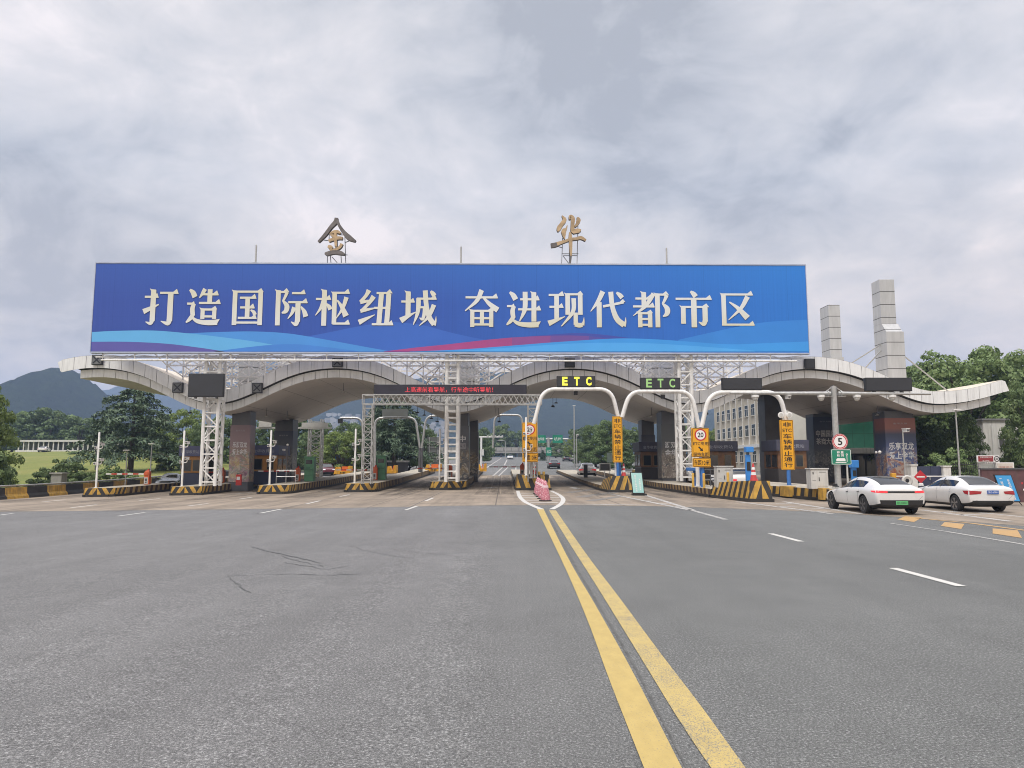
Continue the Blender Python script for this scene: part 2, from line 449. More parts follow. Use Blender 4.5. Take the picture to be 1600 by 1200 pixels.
# the lawn needs its own folds: rebuild it as strips
_l = bpy.data.objects['lawn']; _bm = bmesh.new()
ys = [40, 55, 58, 65, 80, 100, 120, 140, 160, 175, 200, 235]; xs = [-36.2, -40, -60, -90, -130, -200]
_g = [[_bm.verts.new((x, y, lawn_h(x, y) + .03 + (0.35 * math.sin(x * .07 + y * .045) + .25 * math.sin(x * .21 - y * .09) if y > 65 and x < -40 else 0))) for x in xs] for y in ys]
for i in range(len(ys) - 1):
    for k in range(len(xs) - 1): _bm.faces.new((_g[i][k], _g[i][k + 1], _g[i + 1][k + 1], _g[i + 1][k]))
bmesh.ops.recalc_face_normals(_bm, faces=_bm.faces); _bm.to_mesh(_l.data); _bm.free()
_l.data.materials.clear(); _l.data.materials.append(LAWN)

# ------------------------------------------------------------------ painted lines
def strip(p, q, w):
    p, q = Vector(p), Vector(q); d = (q - p).normalized(); n = Vector((-d.y, d.x)) * w / 2
    return [tuple(p - n), tuple(q - n), tuple(q + n), tuple(p + n)]
def gline(x1, y1, x2, y2, w): return strip(g2(x1, y1), g2(x2, y2), w)
def densify(ps, n=4):
    """Catmull-Rom through measured points"""
    out = []; q = [ps[0]] + ps + [ps[-1]]
    for a, b, c, d in zip(q, q[1:], q[2:], q[3:]):
        for k in range(n):
            t = k / n
            out.append(tuple(0.5 * (2 * b[i] + (c[i] - a[i]) * t + (2 * a[i] - 5 * b[i] + 4 * c[i] - d[i]) * t * t + (3 * b[i] - a[i] - 3 * c[i] + d[i]) * t ** 3) for i in range(2)))
    return out + [ps[-1]]
def zoomed(ps): return [g2(760 + x / 2.609, 740 + y / 2.609) for x, y in ps]
def band(le, re):
    le, re = densify(zoomed(le)), densify(zoomed(re)); return [le[i:i + 2] + re[i:i + 2][::-1] for i in range(len(le) - 1)]
sheet('yellow_centre_line', band([(205, 143), (300, 340), (400, 570), (500, 840), (645, 1210)], [(232, 143), (325, 330), (440, 530), (585, 790), (800, 1210)]), YEL_SOLID, 0.008)
sheet('worn_yellow_centre_line', band([(255, 150), (345, 295), (440, 445), (600, 705), (780, 1000), (920, 1210)], [(283, 150), (395, 312), (540, 505), (700, 722), (870, 945), (1060, 1210)]), YEL_WORN, 0.008)
sheet('tar_seam', band([(236, 143), (330, 325), (450, 530), (600, 790), (815, 1210)], [(243, 143), (338, 325), (459, 530), (610, 790), (822, 1210)]), mat('seam_sealant', (0.085, 0.085, 0.083), .8, var=.35, vscale=5), 0.006)
wl_ = []
for q in ((0, 805, 20, 802.5), (110, 793.7, 151, 788.7), (184, 806.7, 226, 801), (65, 784.5, 102, 781), (217, 782.5, 250, 779), (294, 790.7, 325, 787),
          (369, 771.8, 398, 768.7), (374, 780, 394, 777), (407, 802, 440, 795.5), (479, 787.5, 500, 782.5), (501, 768.7, 527, 766), (531, 776, 546, 773),
          (634, 797, 652, 790.7), (665, 783, 677, 778), (632, 765, 652, 763.7)):
    wl_.append(gline(*q, 0.17))
for q in ((1204, 834, 1252, 846.5), (1395, 888, 1502, 916.5)): wl_.append(gline(*q, 0.17))
sheet('white_lane_dashes', wl_, WHI_LINE, 0.008)
# dark joints beside the dashes
sheet('slab_joints', [gline(*q, 0.06) for q in ((40, 809, 320, 787.5), (180, 800, 380, 779), (400, 803, 535, 775), (630, 797.5, 690, 769), (30, 794, 240, 776))], TAR, 0.006)
# drop-shaped nose in front of the middle island
def outline(ps, w):
    ps = densify([g2(*q) for q in ps], 3); out = []
    for a, b in zip(ps, ps[1:]): out.append(strip(a, b, w))
    return out
nose = outline([(809, 767), (812, 776), (820, 784), (832, 790), (846, 796)], 0.24) + outline([(861, 767), (873, 773), (880, 780), (876, 788), (862, 796)], 0.24)
for py, xl, xr in ((771, 813, 867), (774.5, 814, 871), (778, 817, 875), (782, 822, 876), (786, 829, 872)):
    nose.append(gline(xl, py, xr, py - 0.6, 0.35))
sheet('white_nose_marking', nose, WHI_LINE, 0.009)
gore = [gline(*q, w) for q in ((952, 772, 1080, 797), (1004, 773, 1132, 812)) for w in (0.22,)]
gore = [gline(952, 771.5, 1080, 797.5, .25), gline(1006, 773, 1082, 797, .25), gline(1080, 797.2, 1134, 812, .2)]
gore += [gline(*q, .22) for q in ((968, 775, 1012, 775.5), (985, 778.5, 1023, 779), (1006, 782.5, 1036, 783), (1030, 787, 1049, 787.5), (1052, 791.5, 1064, 792))]
gore += [gline(1152, 784, 1300, 803, .25), gline(1225, 784, 1345, 803, .25)] + [gline(*q, .22) for q in ((1185, 788, 1238, 787), (1215, 792, 1262, 790.5), (1245, 796, 1288, 795), (1272, 799.5, 1312, 798.5))]
gore += [gline(1440, 797, 1580, 815, .25), gline(1462, 794, 1600, 808, .2)] + [gline(*q, .2) for q in ((1470, 801, 1510, 798.5), (1500, 805, 1545, 803))]
gore += [gline(885, 787.5, 1010, 789.5, .35), gline(1240, 778, 1310, 786, .2)]
sheet('white_gore_marking', gore, WHI_WORN, 0.009)
sheet('white_edge_line', [gline(1392, 818, 1480, 831, .09), gline(1480, 831, 1570, 846, .12), gline(1570, 846, 1640, 858, .12)], WHI_WORN, 0.009)
sheet('yellow_edge_squares', [[g2(*q) for q in s] for s in (((1402, 812), (1414, 807), (1441, 809), (1428, 816)), ((1470, 822), (1476, 816), (1507, 819), (1502, 827)), ((1551, 834), (1551, 826), (1590, 829), (1597, 841)))], YEL_DULL, 0.008)
sheet('yellow_edge_line', [gline(1430, 809.5, 1515, 817.5, .16), gline(1515, 817.5, 1640, 834, .2)], YEL_DULL, 0.008)
sheet('faded_yellow_hatching', [gline(*q, w) for q, w in (((885, 770, 935, 763), .8), ((905, 777, 960, 769), .8), ((880, 760, 915, 756), .7), ((920, 783, 968, 776), .6))], YEL_FAINT, 0.009)
sheet('lane_arrows', [gline(*q, .5) for q in ((893, 761, 903, 764), (757, 762.5, 778, 762), (757, 763.2, 768, 761.2))] + [gline(*q, .22) for q in ((770, 744, 788, 728), (779, 744, 796, 728), (806, 744, 806, 729))], WHI_WORN, 0.009)
sheet('far_lane_lines', [gline(*q, .3) for q in ((788, 727, 797, 716), (797, 716, 795, 711), (760, 731, 783, 716), (940, 727, 965, 722), (990, 716, 1010, 722))], WHI_WORN, 0.009)
# tar-sealed cracks and skid marks
def crack(ps, w):
    out = []; pts = [Vector(g2(*q)) for q in ps]
    for a, b in zip(pts, pts[1:]):
        n = max(2, int((b - a).length / 0.25)); prev = a
        for k in range(1, n + 1):
            t = k / n; q = a.lerp(b, t) + (Vector((random.uniform(-.04, .04), random.uniform(-.06, .06))) if k < n else Vector((0, 0)))
            out.append(strip(prev, q, w * random.uniform(0.5, 1.2))); prev = q
    return out
ck = []
for ps, w in (([(355, 900), (420, 898), (455, 897), (520, 899), (565, 897)], .03), ([(565, 897), (640, 894), (770, 896)], .012), ([(392, 855), (430, 864), (470, 873), (500, 880)], .035),
              ([(440, 868), (470, 878), (505, 886)], .02), ([(360, 902), (375, 918), (392, 926)], .02), ([(548, 854), (600, 866), (650, 874)], .02), ([(580, 853), (640, 862), (720, 870)], .018),
              ([(445, 878), (470, 884), (512, 890), (545, 885)], .02), ([(120, 838), (280, 836), (340, 837)], .015), ([(0, 812), (150, 808), (300, 804), (560, 799)], .02)):
    ck += crack(ps, w)
sheet('road_cracks', ck, TAR, 0.006)

# tyre-darkened tracks
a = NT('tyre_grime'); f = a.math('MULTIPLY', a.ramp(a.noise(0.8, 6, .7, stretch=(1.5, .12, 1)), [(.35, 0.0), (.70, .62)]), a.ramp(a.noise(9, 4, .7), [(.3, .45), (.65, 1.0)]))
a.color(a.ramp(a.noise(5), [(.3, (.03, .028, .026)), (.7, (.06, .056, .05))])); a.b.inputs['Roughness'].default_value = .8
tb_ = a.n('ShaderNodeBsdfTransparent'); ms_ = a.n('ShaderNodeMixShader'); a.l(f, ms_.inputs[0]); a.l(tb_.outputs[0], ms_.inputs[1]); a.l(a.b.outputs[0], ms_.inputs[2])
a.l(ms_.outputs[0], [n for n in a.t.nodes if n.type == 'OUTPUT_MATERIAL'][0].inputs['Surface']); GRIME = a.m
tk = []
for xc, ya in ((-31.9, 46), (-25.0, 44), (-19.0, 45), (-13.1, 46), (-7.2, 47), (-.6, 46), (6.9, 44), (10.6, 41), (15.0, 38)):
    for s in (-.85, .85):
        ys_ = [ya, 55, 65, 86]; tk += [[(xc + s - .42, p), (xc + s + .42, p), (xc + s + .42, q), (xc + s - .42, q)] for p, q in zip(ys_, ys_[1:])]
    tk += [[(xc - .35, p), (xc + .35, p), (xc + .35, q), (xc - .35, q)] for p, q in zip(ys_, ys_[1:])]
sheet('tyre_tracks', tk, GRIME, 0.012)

# ------------------------------------------------------------------ hills
a = NT('forested_hill')
f1 = a.noise(0.012, 6, 0.6); f2 = a.noise(0.09, 6, 0.75)
c = a.ramp(f2, [(0.30, (0.006, 0.010, 0.005)), (0.55, (0.018, 0.028, 0.011)), (0.75, (0.04, 0.05, 0.02))])
c = a.mix(1.0, c, a.ramp(f1, [(0.3, 0.7), (0.7, 1.3)]), 'MULTIPLY'); a.color(c)
a.b.inputs['Roughness'].default_value = 1.0; a.b.inputs['Specular IOR Level'].default_value = 0.0; a.bump(f2, 1.0, 6.0)
HILL = a.m
def hill(name, prof, Y0, wf, wb, rough, seed, step):
    pts = [P(px, py, Y0) for px, py in prof]; xs = [p.x for p in pts]; hs = [p.z for p in pts]
    X = np.arange(xs[0], xs[-1], step); Hh = np.interp(X, xs, hs); ker = np.ones(3) / 3
    Hh = np.convolve(np.pad(Hh, 1, mode='edge'), ker, 'valid')
    rg = np.random.default_rng(seed); nx = len(X)
    rows = np.concatenate([-wf * np.linspace(1, 0, 22) ** 1.0, wb * np.linspace(0.1, 1, 8)])
    bump_ = np.zeros((len(rows), nx))
    for o_ in range(5):
        k = 2 ** o_ * 3; small = rg.normal(size=(k * 2 + 3, max(4, k * 4) + 3))
        yi = np.linspace(0, small.shape[0] - 1.01, len(rows)); xi = np.linspace(0, small.shape[1] - 1.01, nx)
        y0, x0 = yi.astype(int), xi.astype(int); fy, fx = (yi - y0)[:, None], (xi - x0)[None]
        s_ = small[y0][:, x0] * (1 - fy) * (1 - fx) + small[y0 + 1][:, x0] * fy * (1 - fx) + small[y0][:, x0 + 1] * (1 - fy) * fx + small[y0 + 1][:, x0 + 1] * fy * fx
        bump_ += s_ * rough / (1.7 ** o_)
    vv = []
    for j, r in enumerate(rows):
        t = -r / wf if r < 0 else r / wb; fall = max(0.0, 1 - t) ** 1.15
        wgt = min(1.0, t * 4) * (1 - t) + 0.0
        for i in range(nx):
            base = 3.0; z = base + (Hh[i] - base) * fall + bump_[j, i] * wgt + rg.normal() * rough * 0.22 * (1 - t * .5)
            vv.append((X[i], Y0 + r, z))
    ff = [(j * nx + i, j * nx + i + 1, (j + 1) * nx + i + 1, (j + 1) * nx + i) for j in range(len(rows) - 1) for i in range(nx - 1)]
    me = bpy.data.meshes.new(name); me.from_pydata(vv, [], ff); me.materials.append(HILL)
    me.polygons.foreach_set('use_smooth', [True] * len(me.polygons))
    o = bpy.data.objects.new(name, me); COL.objects.link(o); return props(o, kind='structure')
hill('near_hill', [(-260, 690), (-120, 660), (-40, 632), (10, 615), (48, 591), (85, 578), (104, 574.5), (118, 578), (135, 590), (150, 605), (162, 613), (190, 630), (240, 655), (300, 690), (340, 712)], 1000, 420, 300, 9, 3, 5)
hill('middle_hill', [(330, 712), (420, 668), (480, 640), (540, 618), (610, 596), (700, 584), (790, 580), (880, 586), (960, 600), (1040, 622), (1110, 640), (1180, 655), (1300, 680), (1420, 705)], 1500, 600, 500, 12, 5, 8)
hill('far_hill', [(-700, 690), (-300, 665), (60, 628), (140, 614), (200, 598), (260, 586), (330, 571), (400, 563), (470, 570), (560, 590), (700, 600), (900, 610), (1100, 635), (1300, 660), (1700, 680), (2200, 705)], 2600, 700, 500, 16, 8, 18)

# town on the hillside, far off: reads as one pale mass
_h = bpy.data.objects['middle_hill'].data; _hb = BVHTree.FromPolygons([v.co for v in _h.vertices], [tuple(p.vertices) for p in _h.polygons])
tb = MB(); rg = np.random.default_rng(5)
for (x0, x1, y0, y1, n) in ((512, 562, 648, 682, 75), (652, 694, 662, 690, 45), (470, 515, 660, 682, 20)):
    for k in range(n):
        px, py = rg.uniform(x0, x1), rg.uniform(y0, y1); q = _hb.ray_cast(Vector((0, 0, CAMH)), ray(px, py))[0]
        if q is None: continue
        tb.box((q.x, q.y, q.z + 1), (rg.uniform(4, 11), 8, rg.uniform(4, 9)), mi=int(rg.integers(0, 3)))
o = tb.build('hillside_town', [mat('town_white', (0.36, 0.36, 0.36)), mat('town_cream', (0.26, 0.25, 0.23)), mat('town_grey', (0.2, 0.21, 0.23))])
props(o, 'pale town houses scattered over the distant blue hillside', 'houses', kind='stuff')
# ================================================================== TOLL CANOPY
YF, YB_ = 57.0, 75.0
def ztop(x):
    if x < 24.2:
        th = 2 * PI * (x - 5.5) / 18.7
        return 9.125 + 1.385 * math.cos(th) - 0.14 * (math.cos(2 * th) - 1) - 0.14
    if x < 34.4:
        th = PI * (x - 24.2) / 10.2; return 9.125 + 1.385 * math.cos(th) - 0.14 * math.cos(2 * th)
    return 7.6 + 1.385 * (1 - math.cos((x - 34.4) / 5.2 * 1.25))
zub = lambda x: ztop(x) - 0.98
zlb = lambda x: ztop(x) - 1.66

a = NT('pale_aluminium_panel')
c = a.ramp(a.noise(0.5, 5, 0.6), [(0.3, (0.70, 0.71, 0.715)), (0.7, (0.80, 0.81, 0.815))])
c = a.mix(a.ramp(a.noise(1.1, 7, 0.65, stretch=(4, 1, 0.35)), [(0.48, 0.0), (0.78, 0.45)]), c, (0.33, 0.325, 0.31)); a.color(c)
a.b.inputs['Roughness'].default_value = 0.42; a.b.inputs['Metallic'].default_value = 0.15
ALU = a.m
SEAM = mat('dark_joint', (0.022, 0.021, 0.02), 0.8)
a = NT('soffit_panel'); X_, Y_, Z_ = a.xyz()
c = a.ramp(a.noise(0.3, 5, 0.6), [(0.3, (0.58, 0.545, 0.515)), (0.7, (0.66, 0.62, 0.59))])
sm = a.math('MAXIMUM', a.seam(X_, 2.79, 0.045), a.seam(Y_, 4.5, 0.04, 0.7))
c = a.mix(a.math('MULTIPLY', sm, 0.6), c, (0.12, 0.11, 0.10)); a.color(c); a.b.inputs['Roughness'].default_value = 0.55
SOFF = a.m
a = NT('cream_roof_sheet'); X_, Y_, Z_ = a.xyz()
c = a.ramp(a.noise(0.4, 6, 0.65), [(0.3, (0.52, 0.45, 0.36)), (0.7, (0.68, 0.62, 0.53))])
c = a.mix(a.math('MULTIPLY', a.seam(Y_, 0.7, 0.05), 0.5), c, (0.33, 0.27, 0.2)); a.color(c); a.b.inputs['Roughness'].default_value = 0.6
ROOF = a.m
WSTEEL = mat('white_painted_steel', (0.70, 0.69, 0.67), 0.45, var=0.10, vscale=3, dirt=0.35)
GSTEEL = mat('galvanised_steel', (0.42, 0.42, 0.41), 0.4, metal=0.5, var=0.15, vscale=6)
BROWN = mat('brown_rusty_steel', (0.20, 0.165, 0.14), 0.6, var=0.25, vscale=4)
BLACK = mat('black_casing', (0.018, 0.019, 0.022), 0.45, var=0.2)
SCREEN = mat('dark_led_screen', (0.028, 0.030, 0.036), 0.35, var=0.08)

canopy = thing('toll_canopy', 'long wave shaped silver toll canopy spanning all lanes below the blue billboard', 'toll canopy', (2, 66, 0))
def strip_band(x0, x1, y, za, zb, pitch, gap, mb, thick=0.05):
    n = int(round((x1 - x0) / pitch)); w = (x1 - x0) / n
    for k in range(n):
        a_, b_ = x0 + k * w + gap / 2, x0 + (k + 1) * w - gap / 2; m_ = (a_ + b_) / 2
        fr = [(a_, y, zb(a_)), (m_, y, zb(m_)), (b_, y, zb(b_)), (b_, y, za(b_)), (m_, y, za(m_)), (a_, y, za(a_))]
        bk = [(q[0], y + thick, q[2]) for q in fr]
        mb.raw(fr + bk, [(0, 1, 4, 5), (1, 2, 3, 4), (7, 6, 11, 10), (8, 7, 10, 9), (0, 6, 7, 1), (1, 7, 8, 2), (2, 8, 9, 3), (3, 9, 10, 4), (4, 10, 11, 5), (5, 11, 6, 0)])
def ribbon(x0, x1, step, fa, fb, mb):
    n = int(math.ceil((x1 - x0) / step)); prev = None
    for k in range(n + 1):
        x = x0 + (x1 - x0) * k / n; cur = (fa(x), fb(x))
        if prev: mb.face([prev[0], cur[0], cur[1], prev[1]])
        prev = cur
XL, XR = -34.6, 39.5; LL, LR = -33.4, 38.8
b = MB(); strip_band(XL, XR, YF - .45, ztop, zub, 0.93, 0.034, b)
# slanted end plates
for xe, s in ((XL, -1), (XR, 1)):
    b.prism([(xe, ztop(xe)), (xe + s * .28, ztop(xe) - .1), (xe + s * .55, zub(xe) + .12), (xe, zub(xe))] if s > 0 else [(xe, zub(xe)), (xe + s * .1, zub(xe) + .1), (xe + s * .35, ztop(xe) - .2), (xe, ztop(xe))], 'y', YF - .45, YF - .4)
b.build('upper_fascia', ALU, canopy, world=True)
b = MB(); strip_band(LL, LR, YF, lambda x: zub(x) - .06, zlb, 0.93, 0.034, b); b.build('lower_fascia', ALU, canopy, world=True)
b = MB()
ribbon(XL, XR, .46, lambda x: (x, YF - .38, ztop(x) - .02), lambda x: (x, YF - .38, zub(x) + .02), b)
ribbon(LL, LR, .46, lambda x: (x, YF + .07, zub(x) - .02), lambda x: (x, YF + .07, zlb(x) + .02), b)
ribbon(LL, LR, .46, lambda x: (x, YF - .37, zub(x) + .015), lambda x: (x, YF + .06, zub(x) - .035), b)
b.build('joint_backing', SEAM, canopy, world=True)
b = MB()
ribbon(XL, XR, .46, lambda x: (x, YF - .44, ztop(x) + .012), lambda x: (x, YB_, ztop(x) + .012), b)
b.build('roof', ROOF, canopy, smooth=True, world=True)
b = MB()
for k in range(6):
    y0, y1 = YF + .05 + k * 3, min(YF + .05 + (k + 1) * 3, YB_)
    ribbon(LL, LR, .46, lambda x: (x, y0, zlb(x) + .004), lambda x: (x, y1, zlb(x) + .004), b)
for xe in (LL, LR): b.face([(xe, YF + .05, zlb(xe)), (xe, YB_, zlb(xe)), (xe, YB_, ztop(xe)), (xe, YF + .05, ztop(xe))])
b.build('soffit', SOFF, canopy, smooth=True, world=True)
b = MB(); strip_band(LL, LR, YB_ + .01, ztop, zlb, 1.86, 0.030, b); b.build('rear_fascia', ALU, canopy, world=True)

# pillars with posters, pylons above the roof, stays
PILL = mat('dark_pillar_cladding', (0.085, 0.088, 0.10), 0.4, var=0.25, vscale=0.8, dirt=0.3)
a = NT('silver_pylon_panel'); X_, Y_, Z_ = a.xyz()
c = a.ramp(a.noise(1.2, 6, 0.6, stretch=(3, 3, .4)), [(0.3, (0.40, 0.405, 0.41)), (0.7, (0.50, 0.505, 0.51))])
c = a.mix(a.math('MULTIPLY', a.seam(Z_, 1.12, 0.065, 0.3), 0.9), c, (0.06, 0.058, 0.055)); a.color(c)
a.b.inputs['Roughness'].default_value = 0.4; a.b.inputs['Metallic'].default_value = 0.2
PYL = a.m
def poster_mat(name, stops, art, scale):
    a = NT(name); X_, Y_, Z_ = a.xyz()
    zz = a.math('DIVIDE', Z_, 6.0); base = a.ramp(zz, stops)
    f = a.noise(scale * 1.4, 5, 0.6, dist=1.8); m_ = a.ramp(f, [(0.40, 0.0), (0.44, 1.0)])
    hue = a.mix(a.ramp(a.noise(scale * 3.1, 4, .6, dist=2.0), [(.52, 0.0), (.56, .55)]), a.ramp(a.noise(scale * 1.3, 4, 0.6, dist=1.0), art), (0.45, 0.42, 0.36))
    low = a.ramp(zz, [(0.42, 1.0), (0.56, 0.0)])
    a.color(a.mix(a.math('MULTIPLY', a.math('MULTIPLY', m_, low), 0.95), base, hue)); a.b.inputs['Roughness'].default_value = 0.35; return a.m
PO = [poster_mat('poster_pink', [(0.0, (0.26, 0.17, 0.22)), (0.35, (0.30, 0.20, 0.16)), (0.6, (0.24, 0.17, 0.18)), (1.0, (0.17, 0.12, 0.14))], [(0.36, (0.40, 0.35, 0.10)), (0.46, (0.36, 0.24, 0.20)), (0.54, (0.16, 0.22, 0.17)), (0.60, (0.30, 0.15, 0.22)), (0.68, (0.05, 0.04, 0.05))], 0.9),
      poster_mat('poster_grey', [(0.0, (0.055, 0.06, 0.07)), (0.5, (0.085, 0.09, 0.10)), (1.0, (0.10, 0.105, 0.12))], [(0.4, (0.20, 0.14, 0.07)), (0.6, (0.12, 0.12, 0.12)), (0.7, (0.16, 0.10, 0.09))], 0.8),
      poster_mat('poster_slate', [(0.0, (0.05, 0.055, 0.06)), (0.5, (0.085, 0.09, 0.09)), (1.0, (0.075, 0.08, 0.085))], [(0.4, (0.13, 0.11, 0.09)), (0.55, (0.20, 0.17, 0.15)), (0.7, (0.12, 0.05, 0.05))], 0.9),
      poster_mat('poster_red_blue', [(0.0, (0.05, 0.07, 0.16)), (0.45, (0.055, 0.08, 0.19)), (0.72, (0.04, 0.05, 0.09)), (0.80, (0.22, 0.08, 0.06)), (1.0, (0.24, 0.085, 0.07))], [(0.36, (0.30, 0.11, 0.06)), (0.46, (0.25, 0.18, 0.16)), (0.54, (0.06, 0.10, 0.24)), (0.64, (0.34, 0.20, 0.10))], 0.7),
      poster_mat('poster_navy', [(0.0, (0.06, 0.07, 0.085)), (0.4, (0.10, 0.105, 0.115)), (0.8, (0.035, 0.045, 0.085)), (1.0, (0.025, 0.035, 0.075))], [(0.4, (0.20, 0.20, 0.20)), (0.55, (0.14, 0.14, 0.15)), (0.7, (0.05, 0.06, 0.09))], 0.8)]
PALE = mat('poster_pale_lettering', (0.55, 0.55, 0.55), 0.5, var=0.1)
PALE2 = mat('poster_faded_lettering', (0.26, 0.25, 0.26), 0.5, var=0.1)
def pillar(x, y, w, d, pm=None, lines=(), lz=(3.3, .55), pz=(0.9, 5.2), small=True, lw=.62, lx=0.0):
    z0 = gz(x, y); zt = min(zlb(x - w / 2), zlb(x + w / 2)) + .25
    b = MB(); b.bbox((x - w / 2, y - d / 2, z0), (x + w / 2, y + d / 2, zt)); p = b.build('pillar', PILL, canopy, world=True, bevel=0.03)
    if pm is None: return
    b = MB(); q = 0.06
    b.prism([(x - w / 2 - q, y + d * .3), (x - w / 2 - q, y - d / 2 - q), (x + w / 2 + q, y - d / 2 - q), (x + w / 2 + q, y + d * .3)], 'z', z0 + pz[0], z0 + pz[1], mi=0)
    me = b.build('poster', [pm], p)
    me.location = (0, 0, 0)
    L = canopy.location
    me.data.transform(Matrix.Translation((-L[0], -L[1], -L[2])))
    b = MB(); yy = y - d / 2 - q - .012
    for k, (t, n_) in enumerate(lines):
        ww = w * lw * len(t) / max(len(s) for s, _ in lines)
        text_to(b, t, (x + lx + (w * lw - ww) / 2 * 0, yy, z0 + lz[0] - k * lz[1] * 1.2), ww, lz[1], 0.02, mi=n_)
    if small: text_to(b, '金华文旅', (x, yy, z0 + pz[1] - .45), w * .5, .14, 0, mi=1)
    t_ = b.build('poster_lettering', [PALE, PALE2], p); t_.data.transform(Matrix.Translation((-L[0], -L[1], -L[2])))
pillar(-21.45, 60, 1.5, 1.4, PO[0], (('乐游双龙', 0), ('爱上金华', 0)), (3.75, .48), (0.75, 5.35), lw=.78)
pillar(-21.2, 71, 1.7, 1.8, PO[4])
pillar(-3.35, 60, .95, 1.9, PO[1], (('中', 0), ('国', 1)), (3.95, .5), (0.75, 5.0), lw=.55, small=False)
pillar(-3.0, 71, 1.0, 1.9, PO[1], pz=(.8, 4.8), small=False)
pillar(13.85, 60, 1.85, 2.0, PO[2], (('游双龙', 0), ('金华山', 0)), (3.4, .52), (0.7, 5.1), lw=.8, small=False)
pillar(14.0, 71, 1.2, 1.8, PO[4], pz=(.8, 4.5), small=False)
pillar(32.5, 60, 2.4, 2.0, PO[3], (('乐享双龙', 0), ('爱上金华', 0)), (3.3, .62), (0.5, 5.6), lw=.86)
pillar(30.85, 70, 2.2, 1.8, PO[4], (('中国国际', 0), ('茶商大会', 0)), (4.6, .62), (0.5, 6.2), lw=.86)
pillar(26.3, 71, 1.7, 1.9)
for (x, w) in ((-21.1, 1.6), (-3.35, 1.9), (13.9, 2.2), (32.3, 1.6)):
    for y, step in ((60.5, True), (71.3, False)):
        if x > 30: x, w = (32.85, 1.5) if step else (32.95, 1.25)
        xx_ = x if not (x == 13.9) else x + (1.1 if y > 65 else -.5)
        b = MB(); zb_ = zlb(xx_) + .4
        if step:
            b.bbox((xx_ - w / 2, y - 1, zb_), (xx_ + w / 2, y + 1, 12.95))
            b.prism([(y - 1, 12.95), (y + 1, 12.95), (y + 1, 13.75), (y - .35, 13.75)], 'x', xx_ - w / 2, xx_ + w / 2 - .12)
            b.bbox((xx_ - w / 2 + .001, y - .35, 13.75), (xx_ + w / 2 - .22, y + .999, 17.6))
        else:
            b.bbox((xx_ - w / 2, y - 1, zb_), (xx_ + w / 2, y + 1, 12.4)); b.bbox((xx_ - w / 2 + .03, y - .8, 12.4), (xx_ + w / 2 - .06, y + 1.1, 17.7))
        b.build('pylon', PYL, canopy, world=True, bevel=.02)
        b = MB()
        for s, dx, dz in ((-1, 4.6, 12.0), (-1, 3.2, 11.5), (1, 4.4, 11.4)):
            if x > 30 and s > 0 and not step: continue
            xe = xx_ + s * dx
            if xe > XR - 1: continue
            b.beam((xx_ + s * w / 2, y, dz), (xe, y - .6, ztop(xe) + .05), .09)
        b.build('stay_rod', BROWN if x < 30 else GSTEEL, canopy, world=True)

# ================================================================== BILLBOARD
YBB = 54.0
xl = P(146, 480, YBB).x; xr = P(1261, 483, YBB).x
zb0 = (P(142, 549.5, YBB).z + P(1264, 551, YBB).z) / 2; zt0 = (P(150, 411, YBB).z + P(1258, 415.5, YBB).z) / 2
bill = thing('billboard', 'huge blue billboard with pale slogan characters and light blue waves above the canopy', 'billboard', ((xl + xr) / 2, YBB, gz(0, YBB)))
a = NT('billboard_blue'); X_, Y_, Z_ = a.xyz()
fx = a.math('DIVIDE', a.math('ADD', X_, 28.0), 56.0)
c = a.ramp(fx, [(0.0, (0.042, 0.082, 0.345)), (0.45, (0.036, 0.094, 0.395)), (0.75, (0.032, 0.135, 0.50)), (1.0, (0.030, 0.185, 0.60))])
fz = a.math('DIVIDE', a.math('SUBTRACT', Z_, zb0 - gz(0, YBB)), zt0 - zb0)
c = a.mix(a.math('MULTIPLY', a.ramp(fz, [(0.55, 0.0), (1.0, 1.0)]), 0.45), c, a.ramp(fx, [(0.0, (0.046, 0.118, 0.44)), (1.0, (0.034, 0.23, 0.68))]))
st = a.noise(2.0, 3, 0.5, stretch=(4, 1, 0.06)); c = a.mix(1.0, c, a.ramp(st, [(0.3, 0.955), (0.7, 1.035)]), 'MULTIPLY')
c = a.mix(a.math('MULTIPLY', a.math('MAXIMUM', a.seam(X_, 3.2, .03), a.math('MULTIPLY', a.seam(Z_, 1.85, .02), .5)), .16), c, (0.01, 0.02, 0.09)); a.color(c); a.bump(a.noise(0.5, 4, .5, stretch=(1, 1, .5)), .25, .05); a.b.inputs['Roughness'].default_value = 0.5; a.b.inputs['Specular IOR Level'].default_value = 0.25
BBLUE = a.m
def vinyl(n, c): return mat(n, c, 0.5, var=0.05, vscale=.4, spec=.25)
b = MB(); b.bbox((xl, YBB, zb0), (xr, YBB + .35, zt0)); b.build('panel', BBLUE, bill, world=True)
b = MB(); e = .05
b.bbox((xl - e, YBB - .03, zt0 + .002), (xr + e, YBB + .38, zt0 + .1)); b.bbox((xl - e, YBB - .03, zb0 - .12), (xr + e, YBB + .38, zb0 - .002))
b.bbox((xl - e, YBB - .03, zb0 - .002), (xl - .002, YBB + .38, zt0 + .002)); b.bbox((xr + .002, YBB - .03, zb0 - .002), (xr + e, YBB + .38, zt0 + .002))
b.build('edge_frame', mat('billboard_edge', (0.36, 0.40, 0.50), 0.5), bill, world=True)
